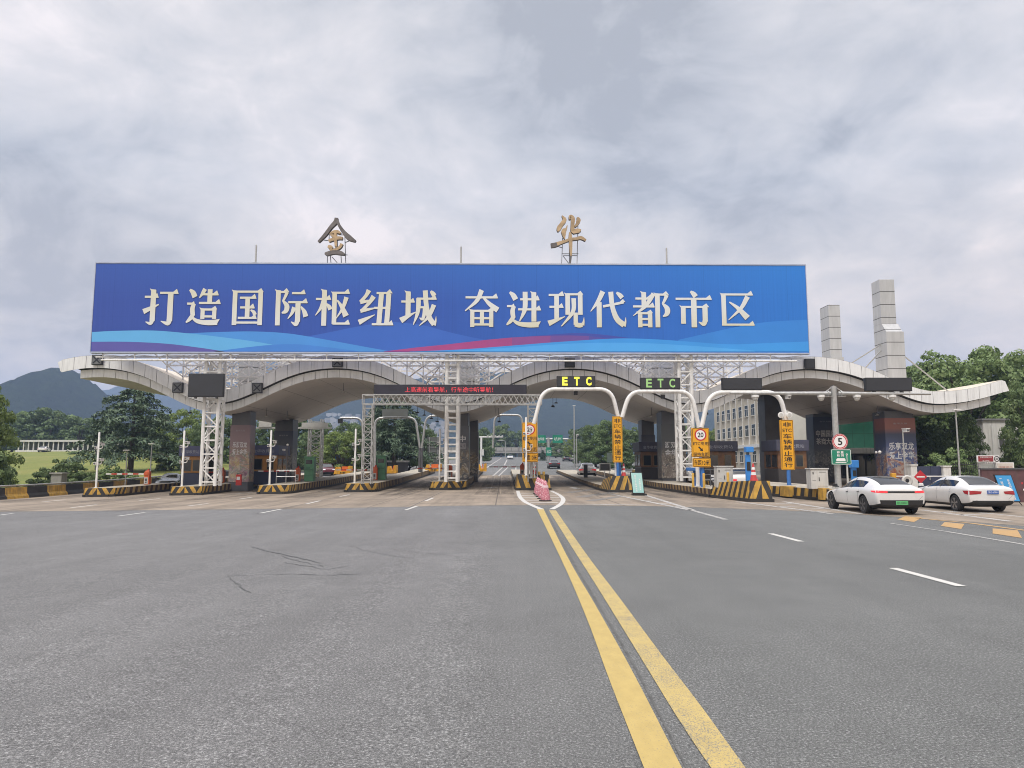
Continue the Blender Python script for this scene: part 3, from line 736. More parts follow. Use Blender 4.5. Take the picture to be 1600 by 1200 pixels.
# printed waves
wv = MB()
def wpoly(top, bot, mi, k):
    t = densify(top, 5); u_ = densify(bot, 5); yy = YBB - .004 - .0022 * k
    t = [P(x, min(549, max(412, y)), yy) for x, y in t]; u_ = [P(x, min(549.3, y), yy) for x, y in u_]
    n = len(t); m_ = len(u_)
    N = 60
    def samp(s, q):
        f = q * (len(s) - 1); i = min(int(f), len(s) - 2); return s[i].lerp(s[i + 1], f - i)
    for i in range(N):
        A, B, C_, D = samp(t, i / N), samp(t, (i + 1) / N), samp(u_, (i + 1) / N), samp(u_, i / N)
        for q in (A, B, C_, D): q.y = yy; q.z = max(q.z, zb0 + .01); q.x = min(max(q.x, xl + .01), xr - .01)
        wv.face([D, C_, B, A], mi)
B0 = 549.5
wpoly([(420, 536), (490, 524), (560, 510), (600, 504), (620, 503.5), (660, 508), (710, 521), (770, 533), (830, 541)], [(420, B0), (560, B0), (700, B0), (830, 549)], 0, 0)
wpoly([(286, 521), (350, 518.5), (400, 518), (450, 521), (500, 529), (560, 540), (610, 549)], [(290, B0), (400, B0), (500, B0), (610, B0)], 1, 1)
wpoly([(143, 519), (180, 517), (240, 516.5), (290, 520.5), (340, 526), (400, 534), (450, 543), (480, 549)], [(143, 534), (200, 534), (260, 537), (310, 543), (350, 549), (400, B0), (450, B0), (480, B0)], 2, 2)
wpoly([(143, 534), (200, 534), (260, 537), (310, 543), (350, 549)], [(143, B0), (200, B0), (350, B0)], 3, 3)
wpoly([(335, 549), (400, 541), (440, 538), (480, 539), (560, 548.5)], [(335, B0), (400, B0), (440, B0), (480, B0), (560, B0)], 4, 3)
wpoly([(740, 540), (800, 529), (870, 522), (920, 521), (990, 529), (1060, 540)], [(740, 547), (830, 543), (900, 540), (980, 541), (1060, 545)], 5, 4)
mg = [(600, 549.2, 549.5), (650, 543, 549.4), (700, 538, 548), (760, 531, 543.5), (800, 527.3, 540.6), (830, 525.6, 538.3), (860, 524.5, 536.3), (890, 524, 534.5), (920, 525, 533), (960, 530, 531)]
for i_ in range(len(mg) - 1): wpoly([mg[i_][:2], mg[i_ + 1][:2]], [(mg[i_][0], mg[i_][2]), (mg[i_ + 1][0], mg[i_ + 1][2])], (6, 6, 6, 11, 12, 12, 9, 9, 13)[i_], 5)
wpoly([(1060, 531), (1100, 522), (1150, 511), (1200, 503), (1264, 499.5)], [(1060, 540), (1100, B0), (1200, B0), (1264, B0)], 7, 4)
wpoly([(640, 549.2), (720, 546), (800, 540), (870, 534.5), (960, 529), (1020, 530), (1080, 534), (1140, 538), (1200, 536), (1264, 533.5)], [(640, B0), (800, B0), (1000, B0), (1264, B0)], 8, 6)
wpoly([(700, 549), (800, 543), (900, 536.5), (1000, 536), (1090, 541), (1180, 548)], [(700, B0), (800, B0), (900, B0), (1000, B0), (1180, B0)], 10, 7)
wv.build('printed_waves', [vinyl('wave_mid_blue', (0.048, 0.135, 0.50)), vinyl('wave_sky_blue', (0.075, 0.27, 0.66)), vinyl('wave_pale_blue', (0.125, 0.40, 0.72)), vinyl('wave_violet', (0.11, 0.105, 0.36)),
                           vinyl('wave_clear_blue', (0.065, 0.22, 0.62)), vinyl('wave_indigo', (0.06, 0.085, 0.38)), vinyl('wave_magenta', (0.36, 0.07, 0.23)), vinyl('wave_right_blue', (0.045, 0.225, 0.64)),
                           vinyl('wave_bright_blue', (0.055, 0.30, 0.74)), vinyl('wave_plum', (0.15, 0.085, 0.32)), vinyl('wave_lightest', (0.085, 0.37, 0.80)), vinyl('wave_magenta_deep', (0.34, 0.07, 0.23)), vinyl('wave_purple', (0.24, 0.08, 0.27)), vinyl('wave_dim_plum', (0.09, 0.085, 0.35))], bill, world=True)

# ---- slogan in a heavy Song-style face, drawn stroke by stroke on a 100 x 100 grid
def brush(pts, sub=6, wmin=0.6):
    """pts (x, y, width): smooth tapering stroke -> outline quads"""
    P3 = [Vector(p) for p in pts]
    if len(P3) == 2: dense = [P3[0].lerp(P3[1], k / 4) for k in range(5)]
    else:
        q = [P3[0] * 2 - P3[1]] + P3 + [P3[-1] * 2 - P3[-2]]; dense = []
        for a, b_, c_, d in zip(q, q[1:], q[2:], q[3:]):
            for k in range(sub):
                t = k / sub; dense.append(0.5 * (2 * b_ + (c_ - a) * t + (2 * a - 5 * b_ + 4 * c_ - d) * t * t + (3 * b_ - a - 3 * c_ + d) * t ** 3))
        dense.append(P3[-1])
    L, R = [], []
    for i, p in enumerate(dense):
        t = (dense[min(i + 1, len(dense) - 1)] - dense[max(i - 1, 0)]); n = Vector((-t.y, t.x)).normalized() * max(wmin, p.z) / 2
        L.append(p.xy + n); R.append(p.xy - n)
    return [[L[i], L[i + 1], R[i + 1], R[i]] for i in range(len(L) - 1)]
def sh(x1, y, x2, t=6.0):
    s = min(15, (x2 - x1) * .35)
    return [[(x1, y - t / 2), (x2 - 1, y - t / 2), (x2 - 1, y + t / 2), (x1, y + t / 2)], [(x2 - s, y + t / 2), (x2 + 1, y - t / 2), (x2 - s * .32, y + t / 2 + s * .55)]]
def sp(x1, y, x2, t=6.0): return [[(x1, y - t / 2), (x2, y - t / 2), (x2, y + t / 2), (x1, y + t / 2)]]
def sv(x, y1, y2, w=15): return [[(x - w / 2, y2), (x + w / 2, y2), (x + w / 2, y1 - 2), (x + w / 2 - 2, y1 - 1), (x - w / 2, y1)], [(x - w / 2 - 4, y1 + 2), (x - w / 2, y1 - 5), (x + w / 2, y1 - 4)]]
def sq(x, y1, y2, w=15): return [[(x - w / 2, y2), (x + w / 2, y2), (x + w / 2, y1), (x - w / 2, y1)]]
def st_(*p):
    d = brush(p); return [[q[0] for q in d] + [d[-1][1], d[-1][2]] + [q[3] for q in d][::-1]]
def tri(*p): return [list(p)]
walk = sh(2, 58, 24) + st_((22, 58, 11), (18, 44, 13), (20, 26, 13)) + st_((22, 30, 11), (12, 16, 11), (1, 6, 4)) + st_((16, 22, 5), (34, 10, 11), (62, 6, 14), (92, 7, 15)) + tri((90, 0), (99, 16), (84, 14))
kou = lambda x1, x2, y1, y2, w=12: sv(x1 + w / 2, y1, y2, w) + sq(x2 - w / 2, y1, y2, w) + sp(x1, y1 - 4, x2) + sp(x1, y2 + 7, x2) + tri((x2 - 15, y1 - 1), (x2 + 2, y1 - 4), (x2 - 4, y1 + 6))
GL = {
 '打': [sh(2, 77, 42), sv(27, 98, 10), st_((27, 14, 14), (22, 4, 10), (8, 8, 2)), st_((0, 36, 15), (22, 46, 10), (44, 56, 3)), sh(46, 88, 99), sq(77, 88, 10, 16), st_((77, 16, 16), (72, 4, 12), (52, 10, 2))],
 '造': [st_((52, 99, 12), (46, 88, 10), (37, 74, 3)), sh(46, 84, 92), sq(67, 98, 60, 14), sh(36, 60, 99), kou(42, 88, 46, 16), st_((8, 97, 6), (18, 88, 14), (24, 76, 15)), walk],
 '国': [sv(11, 97, 0, 14), sq(89, 95, 0, 14), sp(11, 93, 89), tri((78, 95), (98, 92), (90, 103)), sp(11, 7, 89), sh(26, 76, 76), sh(28, 49, 72), sh(22, 20, 79), sq(50, 76, 20, 14), st_((60, 42, 4), (70, 36, 10), (74, 28, 12))],
 '际': [sv(12, 98, 0, 14), sp(12, 92, 36), tri((26, 94), (44, 92), (36, 103)), st_((38, 92, 10), (32, 78, 8), (26, 66, 6)), st_((26, 68, 5), (38, 54, 14), (36, 40, 13), (24, 34, 4)), sh(52, 89, 92), sh(42, 64, 99), sq(71, 64, 10, 15), st_((71, 16, 15), (66, 3, 11), (52, 10, 2)), st_((60, 50, 13), (54, 34, 9), (42, 18, 2)), st_((80, 52, 4), (90, 38, 12), (95, 24, 15))],
 '枢': [sh(1, 73, 44), sv(25, 99, 0, 14), st_((23, 70, 11), (15, 48, 8), (1, 28, 2)), st_((31, 60, 4), (39, 52, 11), (43, 44, 12)), sh(48, 90, 97), sv(54, 92, 5, 13), sh(50, 6, 99), st_((88, 78, 13), (78, 48, 9), (60, 20, 2)), st_((62, 70, 4), (76, 50, 11), (88, 26, 17))],
 '纽': [st_((28, 99, 14), (20, 84, 10), (4, 66, 9)), st_((4, 65, 10), (20, 68, 8), (30, 70, 5)), st_((42, 82, 14), (28, 62, 10), (6, 40, 8)), st_((5, 41, 10), (24, 45, 8), (44, 49, 4)), st_((1, 10, 15), (22, 20, 9), (46, 31, 2)), sp(50, 91, 88), tri((78, 93), (96, 90), (88, 102)), st_((64, 90, 14), (61, 48, 14), (58, 6, 14)), st_((85, 90, 14), (83, 48, 14), (80, 6, 14)), sh(44, 50, 90), sh(38, 5, 99)],
 '城': [sh(1, 69, 38), sv(20, 98, 26, 14), st_((0, 16, 17), (20, 28, 10), (42, 40, 2)), sh(44, 77, 99), st_((49, 78, 13), (47, 40, 11), (35, 4, 2)), sp(50, 53, 66), st_((66, 54, 10), (65, 34, 10), (60, 20, 8), (52, 24, 2)), st_((67, 100, 14), (71, 56, 13), (80, 24, 14), (93, 5, 14)), st_((93, 3, 10), (97, 16, 5), (98, 28, 1)), st_((92, 60, 13), (78, 28, 9), (52, 2, 2)), st_((82, 98, 6), (88, 92, 12), (93, 85, 13))],
 '奋': [sh(3, 81, 97), st_((50, 101, 14), (36, 72, 11), (2, 44, 3)), st_((56, 79, 6), (74, 62, 12), (97, 46, 16)), kou(17, 84, 48, 0), sp(17, 24, 84), sq(51, 46, 6, 12)],
 '进': [st_((10, 97, 6), (20, 88, 14), (27, 76, 15)), walk, sh(40, 77, 95), sh(34, 49, 99), st_((54, 98, 14), (53, 50, 13), (38, 16, 3)), sv(79, 98, 15, 14)],
 '现': [sh(1, 89, 44), sh(3, 56, 42), sq(23, 89, 20, 13), st_((0, 10, 16), (20, 18, 10), (46, 29, 2)), sv(54, 94, 34, 13), sq(89, 92, 34, 13), sp(50, 91, 92), tri((80, 93), (98, 90), (90, 101)), st_((71, 80, 13), (68, 42, 11), (36, 2, 3)), sq(76, 40, 6, 12), st_((74, 8, 13), (84, 5, 13), (95, 6, 12)), st_((95, 5, 10), (98, 16, 5), (99, 27, 1))],
 '代': [st_((36, 100, 14), (22, 72, 11), (1, 44, 2)), sq(25, 70, 0, 14), st_((36, 58, 7), (66, 64, 7), (94, 70, 7)), tri((82, 70), (99, 70), (92, 79)), st_((58, 99, 14), (62, 58, 13), (74, 24, 15), (94, 6, 16)), st_((94, 3, 10), (98, 16, 5), (99, 28, 1)), st_((74, 97, 6), (83, 90, 12), (90, 82, 13))],
 '都': [sh(8, 80, 54), sv(31, 99, 58, 13), sh(1, 58, 60), st_((58, 94, 12), (36, 60, 10), (1, 32, 2)), kou(14, 53, 43, 0), sp(14, 23, 53), sv(68, 95, 0, 13), sp(68, 91, 92), tri((82, 93), (100, 90), (92, 101)), st_((94, 90, 11), (88, 76, 8), (82, 65, 6)), st_((82, 66, 5), (94, 52, 14), (93, 38, 13), (82, 30, 3))],
 '市': [st_((42, 101, 6), (50, 94, 13), (56, 86, 14)), sh(1, 80, 99), sq(50, 80, 0, 15), sv(21, 60, 10, 13), sp(18, 57, 82), tri((72, 59), (92, 56), (84, 67)), sq(80, 57, 16, 14), st_((80, 20, 14), (75, 9, 11), (62, 15, 2))],
 '区': [sh(6, 92, 97), sv(14, 95, 2, 13), sh(10, 5, 99), st_((82, 86, 14), (62, 52, 10), (26, 18, 2)), st_((30, 70, 4), (54, 52, 11), (80, 24, 18))],
}
a = NT('slogan_print'); X_, Y_, Z_ = a.xyz()
g_ = a.noise(0.09, 2, 0.5); zf = a.math('SUBTRACT', Z_, 12.0 - 0.0)
left = a.ramp(a.math('DIVIDE', zf, 2.9), [(0.1, (0.66, 0.67, 0.65)), (0.9, (0.62, 0.61, 0.50))]); right = a.ramp(a.math('DIVIDE', zf, 2.9), [(0.05, (0.62, 0.60, 0.46)), (0.6, (0.66, 0.68, 0.67))])
sd_ = a.ramp(a.math('ADD', a.math('DIVIDE', X_, 60.0), 0.5), [(0.46, 0.0), (0.54, 1.0)])
a.color(a.mix(sd_, left, right)); a.b.inputs['Roughness'].default_value = 0.5; a.b.inputs['Specular IOR Level'].default_value = 0.25
SLOG = a.m
OUTL = vinyl('slogan_outline', (0.035, 0.045, 0.13))
boxes = [(223, 451, 280, 507.5), (290, 451, 346.5, 507.5), (360, 452, 413.5, 508), (427, 452, 482, 508.5), (492, 452, 548.5, 509), (560, 453, 616, 509.5), (626, 454, 683, 510),
         (725.5, 454, 779.5, 511), (791, 455, 845.5, 511), (857, 455, 912.5, 511), (922.5, 455.5, 977.5, 511.5), (989, 455.5, 1045, 511.5), (1056, 456, 1112, 511.5), (1124, 456, 1177.5, 510)]
for ch, (x0, y0, x1, y1) in zip('打造国际枢纽城奋进现代都市区', boxes):
    A, B = P(x0, y1, YBB), P(x1, y0, YBB); b = MB(); o_ = MB(); k = 0
    cx, cz = (A.x + B.x) / 2, (A.z + B.z) / 2
    for stroke in GL[ch]:
        for poly in stroke:
            k += 1
            pp = [(A.x + (B.x - A.x) * q[0] / 100, A.z + (B.z - A.z) * q[1] / 100) for q in poly]
            yy = YBB - .030 - .0005 * k
            tr_ = tessellate_polygon([[Vector((q[0], q[1], 0)) for q in pp]])
            b.raw([(q[0], yy, q[1]) for q in pp], [tuple(t) for t in tr_])
            mx_, mz_ = sum(q[0] for q in pp) / len(pp), sum(q[1] for q in pp) / len(pp)
            o_.raw([(q[0] + .018, YBB - .0235 - .0001 * k, q[1] - .018) for q in pp], [tuple(t) for t in tr_])
    t_ = b.build('slogan_character', SLOG, bill, world=True)
    s_ = o_.build('character_outline', OUTL, t_); s_.data.transform(Matrix.Translation(-bill.location))

# ---- steel behind and below
def lattice_col(mb, x, y, z0, z1, w, d, leg, bar, n, rungs=False):
    c4 = [(x - w / 2, y - d / 2), (x + w / 2, y - d / 2), (x + w / 2, y + d / 2), (x - w / 2, y + d / 2)]
    for q in c4: mb.tube([(q[0], q[1], z0), (q[0], q[1], z1)], leg / 2, 8)
    for k in range(n + 1):
        z = z0 + .3 + (z1 - z0 - .6) * k / n
        for p, q in zip(c4, c4[1:] + c4[:1]): mb.beam((p[0], p[1], z), (q[0], q[1], z), bar)
        if k < n:
            zz = z + (z1 - z0 - .6) / n
            for i, (p, q) in enumerate(zip(c4, c4[1:] + c4[:1])):
                if rungs and i in (0, 2): 
                    mb.beam((p[0], p[1], (z + zz) / 2), (q[0], q[1], (z + zz) / 2), bar); continue
                a_, b_ = (p, q) if (k + i) % 2 else (q, p)
                mb.beam((a_[0], a_[1], z), (b_[0], b_[1], zz), bar * .8)
for (px, py, w, d, rg_) in ((327, 757.5, 1.05, 1.0, False), (706, 752, .85, 1.1, True), (1073, 757, .95, 1.2, False)):
    x = P(px, py, 54.9).x; b = MB()
    lattice_col(b, x, 54.9 + .2, gz(x, 55) + .62, zb0 - .1, w, d, .27, .10, 9, rg_)
    c_ = b.build('truss_column', WSTEEL, bill, world=True)
b = MB()
zr = P(700, 563.5, 54.15).z
b.tube([(P(158, 563, 54.15).x, 54.15, zr), (P(1245, 563, 54.15).x, 54.15, zr)], .075, 8)
x = P(160, 563, 54.15).x
k = 0
while x < P(1240, 563, 54.15).x:
    b.beam((x, 54.15, zr), (x, 54.15, zb0 - .1), .06); 
    if k % 2 == 0: b.beam((x, 54.15, zr), (x + 1.3, 55.3, zb0 - .1), .05)
    b.beam((x, 54.2, zb0 - .2), (x + 1.2, 55.4, zb0 - .2), .05); b.beam((x + 1.2, 55.4, zb0 - .2), (x + 2.4, 54.2, zb0 - .2), .05)
    x += 2.4; k += 1
b.beam((P(150, 555, 55.4).x, 55.4, zb0 - .2), (P(1255, 555, 55.4).x, 55.4, zb0 - .2), .1)
b.build('bottom_rail', WSTEEL, bill, world=True)
for xc in (-22.0, -3.9, 14.0):
    for yy in (58.4, 61.8):
        b = MB(); zs = [zb0 + .4, zb0 - .45, zb0 - 1.35, zb0 - 2.25, zb0 - 3.1]; cell = 1.32
        n = 5 if xc > -20 else 4; xs = [xc + (k - n) * cell for k in range(2 * n + 1)]
        ok = lambda x, z: z > ztop(x) + .05
        for i, x in enumerate(xs):
            for j, z in enumerate(zs):
                if not ok(x, z): continue
                if j + 1 < len(zs):
                    zl = zs[j + 1] if ok(x, zs[j + 1]) else max(ztop(x) - .02, zs[j + 1]); b.beam((x, yy, z), (x, yy, zl), .10)
                if i + 1 < len(xs):
                    x2 = xs[i + 1]
                    if ok(x2, z): b.beam((x, yy, z), (x2, yy, z), .13 if j in (1, 2) else .08)
                    if j + 1 < len(zs):
                        if ok(x2, zs[j + 1]): b.beam((x, yy, z), (x2, yy, zs[j + 1]), .10)
                        if ok(x, zs[j + 1]) and ok(x2, z): b.beam((x, yy + .06, zs[j + 1]), (x2, yy + .06, z), .10)
                if yy < 59 and j == 2 and i % 2 == 0: b.beam((x, yy, z), (x, yy + 3.4, z), .07)
                if yy < 59 and j == 1 and i % 3 == 0: b.beam((x, yy, z), (x, YBB + .4, z + 1.2), .07)
        b.build('support_truss', WSTEEL, bill, world=True)

# characters standing on top of the billboard
GOLD = mat('weathered_gilt', (0.40, 0.285, 0.165), 0.5, metal=0.15, var=0.3, vscale=2.2, bump=.3, bscale=12)
DARKG = mat('greyed_gilt', (0.13, 0.115, 0.11), 0.6, metal=0.1, var=0.3, vscale=2.5)
RIM = mat('dark_letter_rim', (0.06, 0.05, 0.045), 0.6)
def roof_char(label, strokes, bars, x0, y0, cx):
    """strokes: (material, points (x, y, w) in the zoomed crop at 13.33 px per pixel)"""
    Y = YBB + .5; base = P(cx, 414, Y)
    t = thing('rooftop_character', label, 'sign character', (base.x, Y, zt0 + .1), group='characters on top of the billboard')
    f = lambda x, y, yy: P(x0 + x / 13.33, y0 + y / 13.33, yy)
    sc = Y / FPX / 13.33
    b = MB(); n = 0
    for mi, pts in strokes:
        w_ = [(f(x, y, Y).x, f(x, y, Y).z, ww * sc) for x, y, ww in pts]
        dq = brush(w_, 5, 0.02); yf = Y - .16 - .004 * n; n += 1
        Lo = [q[0] for q in dq] + [dq[-1][1]]; Ro = [q[3] for q in dq] + [dq[-1][2]]
        poly = Lo + Ro[::-1]
        for q in dq:
            b.face([(p[0], yf, p[1]) for p in q], mi); b.face([(p[0], yf + .3, p[1]) for p in q][::-1], mi)
        for i in range(len(poly)):
            p, q = poly[i], poly[(i + 1) % len(poly)]; b.face([(p[0], yf, p[1]), (q[0], yf, q[1]), (q[0], yf + .3, q[1]), (p[0], yf + .3, p[1])], 2)
    b.build('glyph', [GOLD, DARKG, RIM], t, world=True)
    b = MB()
    for p, q in bars:
        a_, c_ = f(*p, Y + .3), f(*q, Y + .3); a_.z = max(a_.z, zt0 + .1); c_.z = max(c_.z, zt0 + .1); b.beam(a_, c_, .055)
    b.build('support_frame', mat('frame_steel', (0.22, 0.23, 0.26), 0.5, metal=.3), t, world=True)
roof_char('roof shaped grey and gilt calligraphic character on the billboard top, left of its middle rod',
  [(1, [(615, 150, 70), (600, 230, 90), (500, 340, 75), (380, 500, 70), (240, 650, 45)]), (1, [(620, 190, 60), (670, 300, 60), (770, 450, 85), (880, 560, 110), (1010, 635, 45)]),
   (0, [(475, 480, 25), (560, 445, 65), (640, 440, 70), (705, 470, 30)]), (0, [(455, 630, 60), (560, 590, 70), (660, 570, 70), (745, 575, 60)]), (0, [(595, 450, 50), (600, 600, 60), (608, 750, 50)]),
   (0, [(490, 500, 20), (540, 520, 55), (600, 545, 50)]), (0, [(440, 740, 50), (500, 770, 90), (480, 820, 30)]), (0, [(730, 690, 60), (690, 760, 60), (600, 810, 60), (500, 850, 60)]), (1, [(375, 890, 40), (430, 895, 85), (560, 865, 80), (700, 880, 85), (785, 910, 40)])],
  [((420, 940), (420, 1120)), ((485, 930), (498, 1120)), ((515, 950), (640, 1090)), ((705, 930), (714, 1120)), ((785, 540), (805, 1120)), ((460, 470), (455, 620)), ((340, 600), (440, 615)), ((785, 655), (880, 620)), ((650, 490), (790, 500)), ((790, 910), (840, 912))], 480, 330, 525)
roof_char('gilt calligraphic character with long crossbar standing on the billboard right of the middle rod',
  [(0, [(505, 105, 20), (560, 190, 85), (500, 280, 85), (440, 370, 95), (420, 435, 30)]), (0, [(615, 305, 15), (590, 380, 45), (545, 420, 100), (545, 500, 80), (562, 590, 15)]), (0, [(660, 185, 30), (680, 120, 70), (730, 170, 90), (725, 290, 80), (725, 400, 90), (760, 430, 100), (830, 415, 90), (900, 410, 45)]),
   (0, [(825, 140, 35), (850, 200, 90), (810, 290, 60), (770, 330, 40)]), (0, [(735, 470, 30), (790, 455, 40), (870, 450, 20)]), (1, [(275, 725, 90), (350, 715, 95), (430, 690, 85)]), (0, [(400, 695, 80), (560, 640, 60), (680, 600, 60), (800, 585, 60), (900, 565, 70), (1000, 620, 45)]), (0, [(672, 450, 40), (680, 560, 80), (687, 700, 70), (690, 880, 50), (690, 960, 35)]), (1, [(690, 940, 38), (685, 1040, 30), (682, 1120, 10)])],
  [((520, 560), (500, 1130)), ((840, 300), (820, 1130)), ((500, 888), (850, 888)), ((530, 928), (830, 925)), ((530, 930), (650, 1090)), ((662, 450), (660, 1130)), ((440, 740), (520, 765))], 840, 330, 888)
for px, py, who in ((401, 382, 'left of the roof shaped character'), (720.5, 385, 'midway between the two calligraphic characters'), (1041, 387, 'right of the long crossbar character')):
    q = P(px, py, YBB + .3); t = thing('lightning_rod', 'thin grey lightning rod on the billboard top edge, ' + who, 'lightning rod', (q.x, YBB + .25, zt0 + .1), group='lightning rods on the billboard')
    b = MB(); h = q.z - zt0 - .1; b.tube([(0, 0, 0), (0, 0, h * .96), (0, 0, h)], [.07, .065, .01], 8); b.build('rod', GSTEEL, t, smooth=True); b = MB(); b.box((0, 0, .03), (.3, .3, .06)); b.build('base_plate', GSTEEL, t)
# ================================================================== TOLL ISLANDS
YPAINT = mat('yellow_kerb_paint', (0.46, 0.27, 0.045), 0.6, var=0.28, vscale=3, dirt=0.75)
KPAINT = mat('black_kerb_paint', (0.028, 0.026, 0.025), 0.6, var=0.3, vscale=3)
YFADE = mat('faded_yellow_kerb_paint', (0.30, 0.205, 0.085), 0.75, var=0.3, vscale=2.5, dirt=0.6)
RBLK = mat('red_brown_kerb_paint', (0.055, 0.032, 0.026), 0.7, var=0.35, vscale=3)
ITOP = mat('island_concrete', (0.36, 0.325, 0.265), 0.85, var=0.18, vscale=1.2, dirt=0.4, bump=.2)
YTOP = mat('island_yellow_top', (0.44, 0.29, 0.09), 0.8, var=0.2, vscale=2, dirt=0.5)
IM = [YPAINT, KPAINT, ITOP, YFADE, RBLK, YTOP]
def clip_poly(poly, lo, hi):
    for sgn, lim in ((1, lo), (-1, -hi)):
        out = []
        for i in range(len(poly)):
            a, b = poly[i], poly[(i + 1) % len(poly)]; ia, ib = sgn * a[0] >= lim, sgn * b[0] >= lim
            if ia: out.append(a)
            if ia != ib:
                t = (lim * sgn - a[0]) / (b[0] - a[0]); out.append((lim * sgn, a[1] + (b[1] - a[1]) * t))
        poly = out
        if len(poly) < 3: return None
    return poly
def stripes(mb, p, q, za, zb, pitch, slant, phase=0.0, cols=(0, 1), pin=None, qin=None, zb2=None, split=None):
    """slanted stripes on the wall from p to q (2-D), base za to top zb (heights above the ground); the top edge may lean in"""
    p, q = Vector(p), Vector(q); L = (q - p).length; pin = Vector(pin) if pin else p; qin = Vector(qin) if qin else q
    zb2 = zb if zb2 is None else zb2
    def pt(s, t):
        a, b = p.lerp(q, s / L), pin.lerp(qin, s / L); xy = a.lerp(b, t); h = (zb + (zb2 - zb) * s / L - za) * t + za
        return (xy.x, xy.y, gz(xy.x, xy.y) + h)
    segs = [(0, L, slant)] if split is None else [(0, L * split, slant), (L * split, L, -slant)]
    for lo, hi, sl in segs:
        s0 = split * L if split is not None else 0.0
        k = -int(L / pitch) - 4
        while k * pitch < L + 4:
            for j in (0, 1):
                s = k * pitch + j * pitch / 2 + phase + (s0 if split is not None else 0)
                pl = clip_poly([(s, 0), (s + pitch / 2, 0), (s + pitch / 2 + sl, 1), (s + sl, 1)], lo, hi)
                if pl: mb.face([pt(*v) for v in pl], cols[j])
            k += 1
def ysplit(p, q):
    """cut a wall where the ground folds"""
    out = [p]
    ks = [y for y in (55, 65, 100) if min(p[1], q[1]) < y < max(p[1], q[1])]
    if q[1] < p[1]: ks = ks[::-1]
    for y in ks:
        t = (y - p[1]) / (q[1] - p[1]); out.append((p[0] + (q[0] - p[0]) * t, y))
    return out + [q]
def island(label, ol, h=0.64, tall=None, pitch=0.62, front_idx=0, vee=0.5, slant=0.30, faded=True, base=0.17, split_i=None):
    """ol: outline, clockwise seen from above starting rear-left: rear-left, front-left ..., front-right, rear-right"""
    cx = sum(p[0] for p in ol) / len(ol); y0 = min(p[1] for p in ol)
    t = thing('toll_island', label, 'toll island', (cx, y0 + 6, gz(cx, y0 + 6)), group='toll islands with yellow and black kerbs')
    b = MB(); k_ = MB(); top = MB()
    n = len(ol)
    for i in range(n):
        p, q = ol[i], ol[(i + 1) % n]
        if i == n - 1: p, q = ol[-1], ol[0]
        d = Vector((q[0] - p[0], q[1] - p[1])); d.normalize(); nrm = Vector((d.y, -d.x)) * -1
        pts = ysplit(p, q)
        for a_, c_ in zip(pts, pts[1:]):
            long_ = abs(c_[1] - a_[1]) > 2.5
            col = (3, 4) if (long_ and faded) else (0, 1)
            sp_ = vee if (split_i == i) else None
            sl = slant if not long_ else (-.12 if i == 0 else .12)
            stripes(b, a_, c_, base, h, pitch if not long_ else .80, sl, cols=col, split=sp_)
            o = .07
            e = lambda v: (v[0] - nrm.x * o, v[1] - nrm.y * o)
            A, C_ = e(a_), e(c_)
            f3 = lambda v, z: (v[0], v[1], gz(v[0], v[1]) + z)
            k_.face([f3(A, -.05), f3(C_, -.05), f3(C_, base), f3(A, base)]); k_.face([f3(A, base), f3(C_, base), f3(c_, base), f3(a_, base)])
    rows = sorted(set([p[1] for p in ol] + [y for y in (55, 65, 100) if y0 < y < max(p[1] for p in ol)]))
    def xr_at(y):
        xs = []
        for i in range(n):
            p, q = ol[i], ol[(i + 1) % n]
            if abs(p[1] - q[1]) < 1e-6:
                if abs(p[1] - y) < 1e-6: xs += [p[0], q[0]]
            elif min(p[1], q[1]) - 1e-6 <= y <= max(p[1], q[1]) + 1e-6:
                xs.append(p[0] + (q[0] - p[0]) * (y - p[1]) / (q[1] - p[1]))
        return min(xs), max(xs)
    for ya, yb in zip(rows, rows[1:]):
        (a0, a1), (b0, b1) = xr_at(ya), xr_at(yb); f3 = lambda x, y: (x, y, gz(x, y) + h)
        xs_a = [a0] + ([0.0] if a0 < 0 < a1 else []) + [a1]
        top.face([f3(a0, ya), f3(a1, ya), f3(b1, yb), f3(b0, yb)], 5 if yb - y0 < 1.2 else 2)
    b.build('striped_kerb', IM, t, world=True); k_.build('base_course', KPAINT, t, world=True); top.build('island_top', IM, t, world=True)
    return t
def box_ol(xl, xr, yf, yb, c=.3): return [(xl, yb), (xl, yf + c), (xl + c, yf), (xr - c, yf), (xr, yf + c), (xr, yb)]
ISL = {}
def isl(key, px0, px1, py, yb, label, w=None):
    p, q = G(px0, py), G(px1, py) if px1 else None
    xr = q.x if px1 else p.x + w
    ISL[key] = (p.x, xr, p.y); return island(label, box_ol(p.x, xr, p.y, yb), split_i=2)
isl('a', 126, None, 777, 84, 'low island with a black pickup sized car behind it, beside the roadside barrier', 2.3)
isl('b', 263, None, 774.5, 88, 'low island carrying the white lattice column under the blank square screen', 2.3)
isl('c', 400, None, 772.5, 92, 'low island with a tall green machine, next left of the lattice gantry leg', 2.3)
isl('d', 537, None, 769.5, 100, 'low island carrying the thin lattice gantry leg and the second green machine', 2.35)
isl('e', 671, 727, 766, 100, 'low island carrying the white ladder like column in the centre')
for o in COL.objects:
    pass
